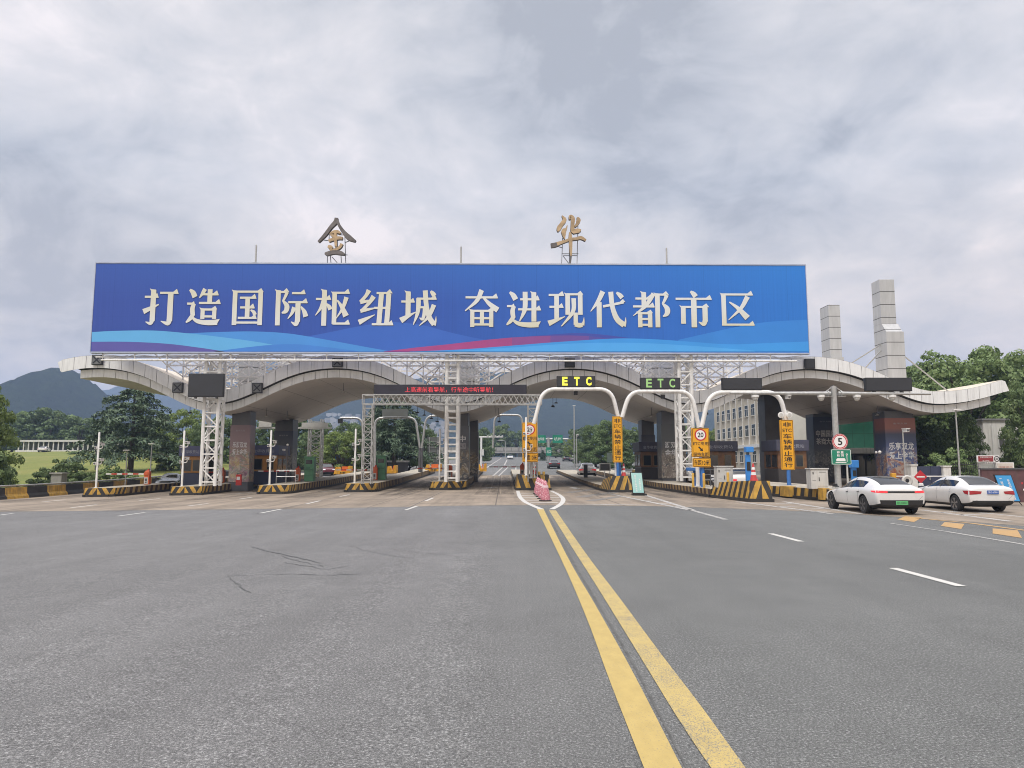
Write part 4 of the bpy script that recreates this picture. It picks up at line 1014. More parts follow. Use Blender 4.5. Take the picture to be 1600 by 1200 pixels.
# three islands with a tall crash nose
def tall_nose(t, left, front, right, h, lean, pitch, slant, zb_back, cols=(0, 1), vee=None):
    """walls: left side (rear -> front), front, right side (front -> rear), each leaning in towards the top"""
    b = MB(); base = .17
    (l0, l1), (r0, r1) = left, right; m0 = ((l0[0] + r1[0]) / 2, (l0[1] + r1[1]) / 2); m1 = ((l1[0] + r0[0]) / 2, (l1[1] + r0[1]) / 2)
    ins = lambda p, m: (p[0] + (m[0] - p[0]) * lean, p[1] + (m[1] + .8 - p[1]) * lean * .6)
    L0, L1, R0, R1 = ins(l0, m0), ins(l1, m1), ins(r0, m1), ins(r1, m0)
    stripes(b, l0, l1, base, zb_back, pitch, slant, cols=cols, pin=L0, qin=L1, zb2=h)
    stripes(b, l1, r0, base, h, pitch, slant, cols=cols, pin=L1, qin=R0, split=vee)
    stripes(b, r0, r1, base, h, pitch, -slant, cols=cols, pin=R0, qin=R1, zb2=zb_back)
    g3 = lambda p, z: (p[0], p[1], gz(*p) + z)
    b.face([g3(L1, h), g3(R0, h), g3(R1, zb_back), g3(L0, zb_back)], 1)
    o = b.build('crash_nose', IM, t, world=True)
    k_ = MB(); k_.prism([(l0[0] - .07, l0[1]), (l1[0] - .07, l1[1] - .07), (r0[0] + .07, r0[1] - .07), (r1[0] + .07, r1[1])], 'z', min(gz(*l1), 0) - .06, max(gz(*l1), gz(*l0)) + base)
    k_.build('nose_plinth', KPAINT, o).data.transform(Matrix.Translation(-t.location))
p, q = G(806, 766.5), G(862, 766.5)
t = island('middle island with a tall striped crash nose behind the pink wrapped cones', [(p.x + .1, 98), (p.x + .1, p.y + 3.5), (q.x - .1, p.y + 3.5), (q.x - .1, 98)], h=.4)
tall_nose(t, ((p.x, p.y + 3.6), (p.x + .05, p.y + .35)), None, ((q.x - .05, p.y + .35), (q.x, p.y + 3.6)), 1.12, .10, .72, -.42, 1.12, vee=.86)
MIDX = (p.x + q.x) / 2; MIDY = p.y
p, q = G(945, 769.5), G(1003, 770)
R1x0, R1x1, R1y = G(948, 769).x, G(948, 769).x + 2.4, p.y
t = island('island with a tall striped crash nose beside the teal folding board', [(R1x0, 96), (R1x0, R1y + 3.4), (R1x0 + 2.3, R1y + 3.4), (R1x1, 96)], h=.4)
tall_nose(t, ((R1x0 - .05, R1y + 3.5), (R1x0 + .12, R1y + .2)), None, ((R1x0 + 2.1, R1y - .1), (R1x1, R1y + 3.4)), 1.1, .16, .62, .34, .75, vee=.66)
R2xl, R2y = 11.75, 36.4
t = island('nearest island with a large striped crash nose, grey cabinet and yellow bollards', [(R2xl - .55, 96), (R2xl, R2y + 5), (13.75, R2y + 5), (13.95, 96)], h=.5, faded=True, pitch=.5)
tall_nose(t, ((R2xl + .05, R2y + 5.0), (12.35, R2y + .25)), None, ((13.42, R2y - .05), (13.8, R2y + 5.0)), 1.06, .14, .62, .34, .85, vee=.58)
t = island('right hand island with openings in its striped kerb, behind the nearest white car', [(15.9, 90), (15.75, 43.2), (16.45, 36.9), (19.3, 36.6), (19.6, 90)], h=.62, faded=False, pitch=.45, slant=.08)
for q in (((15.73, 40.3, .10), (16.2, 41.4, .66)), ((16.25, 37.0, .08), (16.6, 37.6, .67))):
    b = MB(); b.bbox(*q); b.build('yellow_block', YPAINT, t, world=True)

# ------------------------------------------------------------------ roadside barrier
t = thing('road_barrier', 'long low roadside barrier in large yellow and black blocks topped by a grey rail', 'road barrier', (BX, 60, gz(BX, 60)))
b = MB(); y = 42.0; k = 0
pr = [(0, 0), (.42, 0), (.36, .2), (.22, .36), (.20, .82), (0, .82)]
while y < 95:
    y2 = y + 2.35
    for a_, c_ in zip(ysplit((0, y), (0, y2)), ysplit((0, y), (0, y2))[1:]):
        z0, z1 = gz(BX, a_[1]) - .02, gz(BX, c_[1]) - .02
        A = [(BX + q[0], a_[1], z0 + q[1]) for q in pr]; C_ = [(BX + q[0], c_[1], z1 + q[1]) for q in pr]; m_ = len(pr)
        b.raw(A + C_, [(i, (i + 1) % m_, m_ + (i + 1) % m_, m_ + i) for i in range(m_)] + [tuple(range(m_)), tuple(range(m_, 2 * m_))], [3, 0][k % 2 == 0] if y > 52 and k % 2 == 0 else [0, 1][k % 2])
    y = y2; k += 1
b.build('barrier_block', IM, t, world=True)
b = MB(); b.tube([(BX + .05, yy, gz(BX, yy) + .93) for yy in (42, 55, 65, 95)], .055, 8)
b.tube([(BX - .02, yy, gz(BX, yy) + .86) for yy in (42, 55, 65, 95)], .03, 6)
yy = 43
while yy < 95: b.tube([(BX + .05, yy, gz(BX, yy) + .75), (BX + .05, yy, gz(BX, yy) + .93)], .03, 6); yy += 2.35
b.build('guard_rail', GSTEEL, t, world=True)

# ================================================================== ISLAND EQUIPMENT
WHITE = mat('white_paint', (0.72, 0.71, 0.69), 0.45, var=0.08, vscale=4, dirt=0.2)
ORANGE = mat('orange_paint', (0.62, 0.115, 0.03), 0.45, var=0.12, vscale=3, dirt=0.25)
RED = mat('red_paint', (0.50, 0.04, 0.03), 0.45, var=0.12, vscale=5)
GREY = mat('light_grey_enamel', (0.52, 0.515, 0.49), 0.45, var=0.07, vscale=3, dirt=0.25)
DGREY = mat('dark_grey_metal', (0.09, 0.09, 0.095), 0.5, var=0.2)
GREEN = mat('green_enamel', (0.075, 0.22, 0.115), 0.45, var=0.14, vscale=3, dirt=0.25)
BLUE = mat('blue_paint', (0.04, 0.15, 0.42), 0.45, var=0.12, vscale=4)
SKYB = mat('bright_blue_plastic', (0.035, 0.22, 0.60), 0.4, var=0.08, vscale=4)
YELS = mat('yellow_sign_sheeting', (0.72, 0.345, 0.012), 0.4, var=0.05, vscale=2)
BLKS = mat('sign_black', (0.015, 0.013, 0.012), 0.5, var=0.1)
WHTS = mat('sign_white', (0.75, 0.74, 0.73), 0.4, var=0.05)
REDS = mat('sign_red', (0.48, 0.03, 0.04), 0.4, var=0.08)
GRNS = mat('sign_green', (0.01, 0.20, 0.12), 0.4, var=0.08)
GLASS = mat('dark_glass', (0.02, 0.025, 0.03), 0.12, var=0.0, spec=.6)

def camera_head(mb, c, s=1.0, face=-1):
    mb.box((c[0], c[1], c[2]), (.16 * s, .42 * s, .17 * s), mi=0); mb.box((c[0], c[1] + face * .03, c[2] + .10 * s), (.22 * s, .48 * s, .03 * s), mi=0)
    mb.lathe([(.05 * s, -.03), (.06 * s, .03)], (c[0], c[1] + face * .225 * s, c[2]), 10, mi=1, axis='y')
def cam_pole(h=4.1):
    t = thing('camera_pole', '', 'camera pole')
    b = MB(); b.tube([(0, 0, 0), (0, 0, h - .05), (0, 0, h)], [.075, .07, .05], 10); b.lathe([(.15, 0), (.15, .03)], n=12); b.build('pole', WHITE, t, smooth=True)
    for z in (h * .70, h * .42):
        b = MB(); b.tube(bend([(.07, 0, z), (.30, -.05, z + .02), (.36, -.1, z + .22)], .1), .035, 6, mi=0); camera_head(b, (.36, -.18, z + .32), 1.0)
        b.box((-.14, -.06, z + .06), (.16, .2, .2), mi=0); b.lathe([(.07, -.02), (.07, .01)], (-.14, -.17, z + .06), 10, mi=1, axis='y')
        b.box((-.10, .0, z - .28), (.12, .12, .28), mi=1)
        b.build('camera', [WHITE, DGREY], t)
    return t
TOP = 0.64
cp = cam_pole()
for i, (px, py, lab) in enumerate(((150, 762, 'in front of the meadow bushes'), (284, 760, 'left of the lattice column with the blank screen'), (421, 757, 'in front of the orange booth beside the pink poster pillar'),
                                   (554, 755, 'close to the left leg of the lattice gantry'), (686.5, 751, 'left of the white ladder like column'), (822, 742, 'in front of the yellow 20 sign'))):
    q = G(px, py, TOP if i < 5 else 1.1); o = cp if i == 0 else dup(cp, q)
    o.location = q if i < 5 else (P(822, 700, 51.3).x, 51.3, gz(3, 51) + 1.1); o['label'] = 'white camera pole ' + lab; o['group'] = 'white lane camera poles'
def barrier_gate(arm=3.1):
    t = thing('barrier_gate', '', 'barrier gate')
    b = MB(); b.box((0, 0, .52), (.42, .36, 1.04)); b.box((0, 0, 1.09), (.36, .30, .1), taper=.7); b.build('cabinet', ORANGE, t, bevel=.02)
    b = MB(); b.box((-.02, -.20, .32), (.30, .05, .52), mi=0); b.box((-.02, -.235, .38), (.16, .02, .22), mi=1); b.box((-.02, -.235, .17), (.14, .02, .08), mi=1); b.build('card_panel', [GREY, DGREY], t)
    b = MB(); b.tube([(0, 0, 1.12), (0, 0, 1.2)], [.05, .045], 10, mi=0); b.lathe([(.07, 0), (.07, .1), (.03, .14)], (.05, 0, 1.14), 10, mi=0); b.build('beacon', [RED], t, smooth=True)
    b = MB(); n = 7
    for k in range(n): b.box((-.2 - arm * (k + .5) / n, -.21, .86), (arm / n, .05, .1), mi=k % 2)
    b.box((-.05, -.2, .86), (.34, .09, .16), mi=2); b.build('arm', [WHITE, RED, ORANGE], t)
    return t
bg = barrier_gate()
for i, (px, py, lab) in enumerate(((230, 757, 'in front of the black car'), (347, 754, 'right of the lattice column, beside the pink poster pillar'), (465, 752, 'left of the tall green machine'),
                                   (586, 750, 'left of the second green machine, at the gantry leg'), (703, 747, 'half hidden behind the ladder like column'), (816, 743, 'behind the striped nose in the middle'))):
    q = G(px, py, TOP if i < 5 else .5); o = bg if i == 0 else dup(bg, q)
    o.location = q; o['label'] = 'orange barrier box with striped arm ' + lab; o['group'] = 'orange barrier gates'
def machine():
    t = thing('ticket_machine', '', 'ticket machine')
    b = MB(); b.box((0, 0, .98), (.78, .75, 1.96)); b.box((0, 0, 2.02), (.90, .9, .12)); b.build('housing', GREEN, t, bevel=.02)
    b = MB(); b.box((0, -.385, 1.62), (.52, .03, .34)); b.build('screen', GLASS, t)
    b = MB(); b.box((.02, -.40, .98), (.6, .1, .1)); b.box((-.08, -.43, 1.12), (.34, .12, .2)); b.box((0, -.385, .5), (.62, .02, .02)); b.box((.3, -.385, .7), (.02, .02, .9)); b.build('shelf', mat('green_trim', (.05, .15, .08), .5), t)
    return t
mc = machine()
q = G(484, 752, TOP); mc.location = q; mc['label'] = 'tall green ticket machine below the truss leg under the canopy'; mc['group'] = 'green ticket machines'
dup(mc, G(596, 749.5, TOP), label='tall green ticket machine right of the lattice gantry leg')

def booth(key, x, y, body, lower, label, w=1.7, d=3.0, h=2.55, roof=None, sign=True):
    t = thing('toll_booth', label, 'toll booth', (x, y, gz(x, y) + .4), group='toll booths on the islands')
    b = MB(); b.box((0, 0, .55), (w, d, 1.1), mi=1); b.box((0, 0, 1.12 + .68), (w, d, 1.36), mi=0); b.build('cabin', [body, lower], t, bevel=.02)
    for px_, w_ in ((-.35, .62), (.42, .5)):
        b = MB(); b.box((px_ * w / 1.7, -d / 2 - .015, 1.72), (w_ + .1, .03, .95), mi=0); b.box((px_ * w / 1.7, -d / 2 - .035, 1.72), (w_, .02, .85), mi=1); b.build('window', [mat('booth_frame', (.16, .12, .06), .5), GLASS], t)
    for s in (-1, 1):
        for yy in (-.8, .5):
            b = MB(); b.box((s * (w / 2 + .015), yy, 1.72), (.03, .95, .95)); b.build('window', GLASS, t)
    b = MB(); b.box((0, -.05, 2.9), (w + .3, d + .3, .85)); b.build('roof', roof or mat('booth_blue_fascia', (.075, .085, .17), .5, var=.15, vscale=2, dirt=.2), t, bevel=.03)
    if sign: text_part('roof_lettering', '金华收费站', (0, -d / 2 - .21, 2.85), w * .8, .28, mat('booth_lettering', (.30, .31, .36), .5), t)
    return t
OCH = mat('booth_orange', (0.34, 0.155, 0.03), 0.5, var=0.12, vscale=2, dirt=0.35); NAVY = mat('booth_navy', (0.03, 0.038, 0.075), 0.5, var=.15)
DKB = mat('booth_dark', (0.05, 0.045, 0.045), 0.5, var=0.2); BRN = mat('booth_brown', (0.16, 0.075, 0.03), 0.5, var=0.3, vscale=3, dirt=0.3)
RDK = mat('booth_dark_fascia', (.05, .052, .085), .5, var=.15, vscale=2, dirt=.3)
booth('a', P(311, 720, 62).x, 62, OCH, NAVY, 'orange toll booth with navy base partly behind the lattice column', w=1.7)
booth('b', P(421, 720, 64).x, 64, OCH, NAVY, 'orange toll booth with navy base right of the pink poster pillar', w=2.3)
booth('c', P(1020, 720, 63).x, 65, BRN, DKB, 'dark toll booth with brown panels between two posters right of the teal board', w=1.9, roof=RDK)
booth('d', P(1140, 720, 58).x, 62, BRN, DKB, 'dark toll booth behind the grey cabinet and white rear of a car', w=2.6, h=2.7, roof=RDK)
booth('e', P(1230, 720, 56).x + .2, 57, BRN, DKB, 'dark toll booth with stacked brown windows beside the navy poster pillar', w=2.2, roof=RDK)

# blank square screen on the left lattice column
def led(name, label, x0, x1, y0, y1, Y, depth=.28, m=SCREEN, tilt=0):
    A, B = P(x0, y1, Y), P(x1, y0, Y); t = thing(name, label, 'led display', ((A.x + B.x) / 2, Y, A.z)); w, h = B.x - A.x, B.z - A.z
    b = MB(); b.bbox((-w / 2, 0, 0), (w / 2, depth, h)); b.build('casing', BLACK, t, bevel=.02)
    b = MB(); b.bbox((-w / 2 + .05, -.012, .05), (w / 2 - .05, -.002, h - .05)); b.build('screen', m, t)
    for s in (-1, 1): b = MB(); b.box((s * w * .3, depth * .6, -.06), (.12, .2, .12)); b.build('mount_bracket', DGREY, t)
    return t, w, h
led('led_display', 'blank grey square screen mounted on the left white lattice column', 293, 350, 583.5, 620, 53.9)
# lane signals on the fascia
LSG = mat('lane_signal_face', (0.15, 0.155, 0.16), 0.5, var=.15); XM = mat('unlit_cross', (0.018, 0.020, 0.03), 0.5)
for i, (px, py, x, lab) in enumerate(((151, 562, 1, 'under the left end of the billboard'), (277, 605.5, 1, 'left of the blank square screen'), (401.5, 606, 1, 'right of the blank square screen'), (527, 565.5, 1, 'on the crest above the second tall green machine'),
                                   (890.5, 566, 0, 'on the crest above the bright ETC sign'), (1266, 568, 0, 'right of the billboard, below the smaller pylon'))):
    q = P(px, py, YF - .7); s = .80
    t = thing('lane_signal', ('square lane signal showing an unlit cross ' if x else 'blank dark lane signal box ') + lab, 'lane signal', q, group='lane signals on the canopy edge')
    b = MB(); b.bbox((-s / 2, 0, -s / 2), (s / 2, .22, s / 2)); b.build('housing', BLACK, t, bevel=.03)
    b = MB(); b.bbox((-s / 2 + .07, -.012, -s / 2 + .07), (s / 2 - .07, -.002, s / 2 - .07)); b.build('face', LSG if x else SCREEN, t)
    if x:
        b = MB(); r = .26
        b.beam((-r, -.02, -r), (r, -.02, r), .02, .09); b.beam((-r, -.024, r), (r, -.024, -r), .02, .09); b.build('cross', XM, t)
# portals, signs -------------------------------------------------------
def portal(name, label, pts, Y, r=.14, m=WHITE, base=True, rad=.9):
    """pts pixel polyline; ends are run down to the ground"""
    q = [P(px, py, Y) for px, py in pts]
    t = thing(name, label, 'portal frame', (sum(p.x for p in q) / len(q), Y, gz(q[0].x, Y)))
    b = MB(); b.tube(bend(q, rad, 6), r, 10); b.build('tube', m, t, smooth=True, world=True)
    return t, q
def post_to_ground(t, x, Y, ztop_, r, m, h=.4, name='post'):
    b = MB(); b.tube([(x, Y, gz(x, Y) + h - .02), (x, Y, ztop_)], r, 10); b.lathe([(r * 2, 0), (r * 2, .05)], (x, Y, gz(x, Y) + h - .02), 12)
    return b.build(name, m, t, smooth=True, world=True)
t, q = portal('sign_portal', 'white tube portal carrying the bright ETC sign over the middle lane', [(834, 662), (848.5, 608), (955, 608), (966, 652)], 50.3)
post_to_ground(t, q[0].x - .1, 52.4, q[0].z, .12, GSTEEL, .9); post_to_ground(t, q[-1].x, 50.3, q[-1].z, .13, BLUE, .5)
t, q = portal('sign_portal', 'white tube portal carrying the dim ETC sign beside the right lattice column', [(972, 652), (984, 611.5), (1080, 611.5), (1092, 668)], 47.5)
post_to_ground(t, q[0].x, 47.5 + 2.8, q[0].z, .12, WHITE, .5); post_to_ground(t, q[-1].x, 47.5, q[-1].z, .13, BLUE, .5)
t, q = portal('sign_portal', 'white tube portal carrying a blank dark screen between the two yellow signs on the right', [(1096, 668), (1109, 613), (1218, 613), (1229, 660)], 44.5)
post_to_ground(t, q[0].x, 44.5 + 1.2, q[0].z, .12, WHITE, .5); post_to_ground(t, q[-1].x, 44.5, q[-1].z, .12, BLUE, .6)
LITY = mat('lit_yellow_led', (0.8, 0.72, 0.05), 0.5, var=0, emit=(0.80, 0.78, 0.10), estr=0.32); LITG = mat('dim_green_led', (0.30, 0.52, 0.20), 0.5, var=.1, emit=(0.20, 0.42, 0.12), estr=0.10)
LITR = mat('lit_red_led', (0.6, 0.05, 0.06), 0.5, var=0, emit=(0.80, 0.05, 0.07), estr=0.38)
t, w, h = led('etc_sign', 'dark overhead sign with bright yellow ETC letters on the middle portal', 870, 930, 587.5, 604.5, 50.2)
t['category'] = 'lane sign'
for k, ch in enumerate('ETC'): text_part('letter', ch, ((-.29 + .31 * k) * w, -.02, h * .52), .50 * h, h * .80, LITY, t, bold=.05)
t, w, h = led('etc_sign', 'dark overhead sign with dim green ETC letters beside the lattice column', 1001, 1063, 590, 608, 47.4)
t['category'] = 'lane sign'
for k, ch in enumerate('ETC'): text_part('letter', ch, ((-.29 + .29 * k) * w, -.02, h * .52), .50 * h, h * .76, LITG, t, bold=.03)
led('blank_lane_sign', 'blank dark overhead sign on the third white portal', 1129, 1190.5, 590.5, 609, 44.4)
for px, py, Y, lab in ((899.5, 614, 50.5, 'small dark lamp box hanging below the bright ETC sign'), (1035.5, 619.5, 47.6, 'small dark tilted lamp box hanging below the dim ETC sign')):
    q = P(px, py, Y); t = thing('lane_lamp', lab, 'lamp', q); b = MB(); b.box((0, 0, 0), (.26, .2, .26), rx=.3, mi=1); b.box((0, 0, .15), (.3, .24, .05), mi=0); b.build('lamp_box', [WHITE, BLACK], t)
    b = MB(); b.beam((0, 0, .15), (0, 0, .34), .04); b.build('hanger', GSTEEL, t)

def rounded(w, h, r, n=4):
    return arc((w / 2 - r, h / 2 - r), r, 0, PI / 2, n) + arc((-w / 2 + r, h / 2 - r), r, PI / 2, PI, n) + arc((-w / 2 + r, -h / 2 + r), r, PI, 1.5 * PI, n) + arc((w / 2 - r, -h / 2 + r), r, 1.5 * PI, 2 * PI, n)
def panel(mb, c, w, h, r, y, th, mi):
    mb.prism([(c[0] + x, c[1] + z) for x, z in rounded(w, h, r)], 'y', y, y + th, mi)
def rim(mb, c, w, h, r, t_, y, mi):
    """a printed border line"""
    o, i = rounded(w, h, r), rounded(w - 2 * t_, h - 2 * t_, max(.01, r - t_)); n = len(o)
    for k in range(n):
        a_, b_ = o[k], o[(k + 1) % n]; c_, d_ = i[(k + 1) % n], i[k]
        mb.face([(c[0] + q[0], y, c[1] + q[1]) for q in (a_, b_, c_, d_)], mi)
def disc(mb, c, r, y, mi, n=32, r0=0.0):
    for k in range(n):
        a_, b_ = 2 * PI * k / n, 2 * PI * (k + 1) / n
        o = [(c[0] + r * math.cos(q), y, c[1] + r * math.sin(q)) for q in (a_, b_)]; i = [(c[0] + r0 * math.cos(q), y, c[1] + r0 * math.sin(q)) for q in (b_, a_)]
        mb.face(o + (i if r0 > 0 else [i[0]]), mi)
def speed_sign(label, x0, x1, y0, y1, ys, Y):
    """x0..x1 pixel width, y0 top, ys split, y1 bottom"""
    A, B, M_ = P(x0, y1, Y), P(x1, y0, Y), P(x0, ys, Y); w = B.x - A.x; cx = (A.x + B.x) / 2
    t = thing('speed_sign', label, 'road sign', (cx, Y, gz(cx, Y) + .4)); zo = t.location.z
    h1 = B.z - M_.z - .05; c1 = (M_.z + B.z) / 2 + .02 - zo; h2 = M_.z - A.z; c2 = (M_.z + A.z) / 2 - zo
    b = MB(); panel(b, (0, c1), w, h1, .06, 0, .22, 0); b.build('upper_panel', YELS, t)
    b = MB(); panel(b, (.03, c2), w * 1.03, h2, .06, .0, .1, 0); b.build('lower_panel', YELS, t)
    b = MB(); rim(b, (0, c1), w - .06, h1 - .06, .05, .025, -.004, 0); rim(b, (.03, c2), w * 1.03 - .06, h2 - .06, .05, .025, -.004, 0)
    top = c1 + h1 / 2; f = h1 / 2.35
    text_to(b, 'ETC专用', (0, -.006, top - 1.26 * f), w * .88, .30 * f, .012, 0); text_to(b, '保持车距', (0, -.006, top - 2.12 * f), w * .88, .31 * f, .012, 0)
    text_to(b, '车距10米', (.03, -.006, c2), w * .88, h2 * .60, .012, 0)
    az = top - 1.70 * f; s = .20 * f
    M2 = Matrix.Rotation(math.radians(45), 4, 'Y')
    arrow = [(-1.25, -.28), (.1, -.28), (.1, -.75), (1.25, 0), (.1, .75), (.1, .28), (-1.25, .28)]
    pts = [M2 @ Vector((x * s, 0, z * s)) for x, z in arrow]; b.face([(p.x, -.006, az + p.z) for p in pts], 0)
    b.build('lettering', BLKS, t)
    b = MB(); r = .345 * w ; cz = top - .56 * f
    disc(b, (0, cz), r, -.008, 1, r0=r * .78); disc(b, (0, cz), r * .78, -.008, 0); text_to(b, '20', (0, -.012, cz), r * 1.02, r * .82, .02, 2); b.build('speed_disc', [WHTS, REDS, BLKS], t)
    return t, zo, A
t, zo, A = speed_sign('yellow ETC lane sign with speed limit 20 behind the white camera pole in the middle', 816, 839.5, 660, 722, 707.5, 51.7)
b = MB(); b.bbox((-.35, .1, .5), (-.27, .2, A.z - zo + .1)); b.bbox((.3, .1, .5), (.38, .2, A.z - zo + .1)); b.build('post', GSTEEL, t)
t, zo, A = speed_sign('yellow ETC lane sign with speed limit 20 between the lattice column and grey cabinet', 1082.5, 1107.5, 668.5, 730, 715.5, 43.8)
b = MB(); b.bbox((.0, .1, .1), (.2, .28, A.z - zo + .1)); b.build('post', BLUE, t)
def tall_sign(label, x0, x1, y0, y1, Y):
    A, B = P(x0, y1, Y), P(x1, y0, Y); w, h = B.x - A.x, B.z - A.z; cx = (A.x + B.x) / 2
    t = thing('vertical_sign', label, 'road sign', (cx, Y, A.z), group='vertical yellow signs')
    b = MB(); panel(b, (0, h / 2), w, h, .05, 0, .2, 0); b.build('sign_panel', YELS, t)
    b = MB(); rim(b, (0, h / 2), w - .05, h - .05, .05, .022, -.004, 0); n = 8; pad = .04 * h
    for k, s in enumerate(('非', 'ETC', '车', '辆', '禁', '止', '通', '行')):
        cz = h - pad - (h - 2 * pad) * (k + .5) / n
        text_to(b, s, (0, -.006, cz), w * (.66 if k != 1 else .72), h / n * (.78 if k != 1 else .55), .012, 0)
    b.build('lettering', BLKS, t); b = MB(); b.tube([(0, .1, gz(cx, Y) + .5 - A.z), (0, .1, .05)], .1, 10); b.build('post', BLUE, t, smooth=True)
tall_sign('tall vertical yellow no entry sign on the portal post above the orange cone', 958, 972, 650.5, 722.5, 49.9)
tall_sign('tall vertical yellow no entry sign below the two round white lamps on the right portal', 1222.5, 1239, 656, 734, 44.1)
for px, lab in ((1220.5, 'left'), (1233.5, 'right')):
    q = P(px, 648.5, 44.2); t = thing('round_lamp', 'round white lamp on the ' + lab + ' side of the portal leg above a yellow vertical sign', 'lamp', q)
    b = MB(); b.lathe([(.10, .22), (.17, .10), (.19, 0), (.15, -.01)], n=18, axis='y', mi=0); b.build('lamp_body', WHITE, t, smooth=True); b = MB(); b.lathe([(.12, -.03), (.12, -.014)], n=16, axis='y'); b.build('lens', GREY, t)

# lattice gantry with the red text board
YG = 53.2
t = thing('lattice_gantry', 'thin grey lattice gantry carrying the long red text board', 'gantry', (P(575, 752, YG).x, YG, gz(-10, YG) + .6))
b = MB(); x0, x1 = P(567.5, 625, YG).x, P(846, 625, YG).x; z0, z1 = P(700, 632, YG).z, P(700, 617.5, YG).z
for yy in (YG - .35, YG + .35):
    for z in (z0, z1): b.beam((x0, yy, z), (x1, yy, z), .085)
    n = 16; w = (x1 - x0) / n
    for k in range(n):
        m_ = x0 + (k + .5) * w
        if k == 0: continue
        b.beam((x0 + k * w, yy, z0), (m_, yy, z1), .045); b.beam((m_, yy, z1), (x0 + (k + 1) * w, yy, z0), .045)
        b.beam((x0 + k * w, yy, z1), (m_, yy, z0), .04); b.beam((m_, yy, z0), (x0 + (k + 1) * w, yy, z1), .04)
    for k in (0, 1, 6, 11, 16): b.beam((x0 + k * w, yy, z0), (x0 + k * w, yy, z1), .06)
for k in (0, 1, 6, 11, 16):
    for z in (z0, z1): b.beam((x0 + k * w, YG - .35, z), (x0 + k * w, YG + .35, z), .06)
b.build('truss_beam', GSTEEL, t, world=True)
for xc, n in ((P(574.5, 700, YG).x, 9), (P(832, 700, YG).x, 9)):
    b = MB(); lattice_col(b, xc, YG, gz(xc, YG) + .62, z0, .66, .7, .10, .045, n); b.build('truss_leg', GSTEEL, t, world=True)
A, B = P(584, 617, YG - .2), P(823, 601, YG - .2)
t = thing('text_board', 'long dark display board with a line of red glowing text on the lattice gantry', 'led display', ((A.x + B.x) / 2, YG - .25, A.z)); w, h = B.x - A.x, B.z - A.z
b = MB(); b.bbox((-w / 2, 0, 0), (w / 2, .4, h)); b.build('casing', BLACK, t, bevel=.02); b = MB(); b.bbox((-w / 2 + .06, -.012, .06), (w / 2 - .06, -.002, h - .06)); b.build('screen', mat('board_screen', (.022, .020, .032), .4), t)
text_part('lettering', '上高速前看导航，行车途中听导航！', (P(702, 609, YG).x - t.location.x, -.02, h * .5), P(771, 609, YG).x - P(634, 609, YG).x, h * .52, LITR, t, bold=-.004)
# truss leg and signs beyond the canopy, left
for (px, Y, top_py, w) in ((493, 78, 666, 1.3),):
    x = P(px, 700, Y).x; t = thing('truss_mast', 'grey lattice mast with a pale sign board rising behind the first tall green machine', 'mast', (x, Y, gz(x, Y)))
    b = MB(); lattice_col(b, x, Y, gz(x, Y), P(px, 655, Y).z, w, .9, .2, .08, 8); b.build('truss_leg', GSTEEL, t, world=True)
    b = MB(); A, B = P(474, 668, Y), P(515, 661, Y); b.bbox((A.x, Y - .7, A.z), (B.x, Y - .6, B.z)); b.beam((P(466, 669, Y).x, Y - .6, P(466, 669, Y).z), (P(520, 669, Y).x, Y - .6, P(520, 669, Y).z), .18); b.build('sign_board', mat('pale_sign_back', (.42, .41, .38), .6), t, world=True)
A, B = P(404, 667, 80), P(424, 657.5, 80)
t = thing('sign_board', 'pale rectangular sign board on a pipe seen behind the orange booth', 'sign board', ((A.x + B.x) / 2, 80, A.z)); w = B.x - A.x
b = MB(); b.bbox((-w / 2, 0, 0), (w / 2, .15, B.z - A.z)); b.build('panel', mat('pale_sign_back', (.42, .41, .38), .6), t); b = MB(); b.beam((-w / 2 - .3, .2, -.1), (w / 2 + 1.2, .2, -.1), .16); b.tube([(w / 2 + 1.2, .2, -.1), (w / 2 + 1.2, .2, gz(0, 80) - A.z - .6)], .1, 8); b.build('pipe_frame', GSTEEL, t)
GB = mat('sign_back_olive', (0.10, 0.105, 0.095), 0.6, var=.1)
t, q = portal('sign_portal', 'grey tube portal with a sign seen from behind, in front of the dark cedar', [(586, 705), (586, 653), (649, 652), (656, 700)], 84, r=.13, m=GSTEEL)
A, B = P(597.5, 651, 83.8), P(638, 639.5, 83.8); b = MB(); b.bbox((A.x, 83.6, A.z), (B.x, 83.75, B.z)); b.build('sign_back', GB, t, world=True)
post_to_ground(t, q[-1].x, 84, q[-1].z, .15, DGREY, .3); post_to_ground(t, q[0].x, 84, q[0].z, .14, GSTEEL, .3)
t, q = portal('sign_portal', 'grey tube portal branching right from the dark post near the lattice gantry', [(659, 700), (666, 649.5), (725, 649.5), (729, 700)], 84, r=.12, m=GSTEEL); post_to_ground(t, q[-1].x, 84, q[-1].z, .14, GSTEEL, .3); post_to_ground(t, q[0].x, 84, q[0].z, .14, DGREY, .3)
t, q = portal('sign_portal', 'grey tube portal beyond the lane left of the middle 20 sign', [(770, 700), (773, 648), (814, 648.5), (817, 665), (817, 720)], 84, r=.12, m=GSTEEL)
t, q = portal('sign_portal', 'thin grey pipe arm with hanging lamp left of the gantry leg', [(532, 653), (566, 653), (568, 700)], 80, r=.13, m=GSTEEL)
b = MB(); q = P(532, 658, 80); b.box(q, (.5, .4, .5)); b.build('lamp_box', BLACK, t, world=True); post_to_ground(t, P(568, 700, 80).x, 80, P(568, 700, 80).z, .13, GSTEEL, .3)

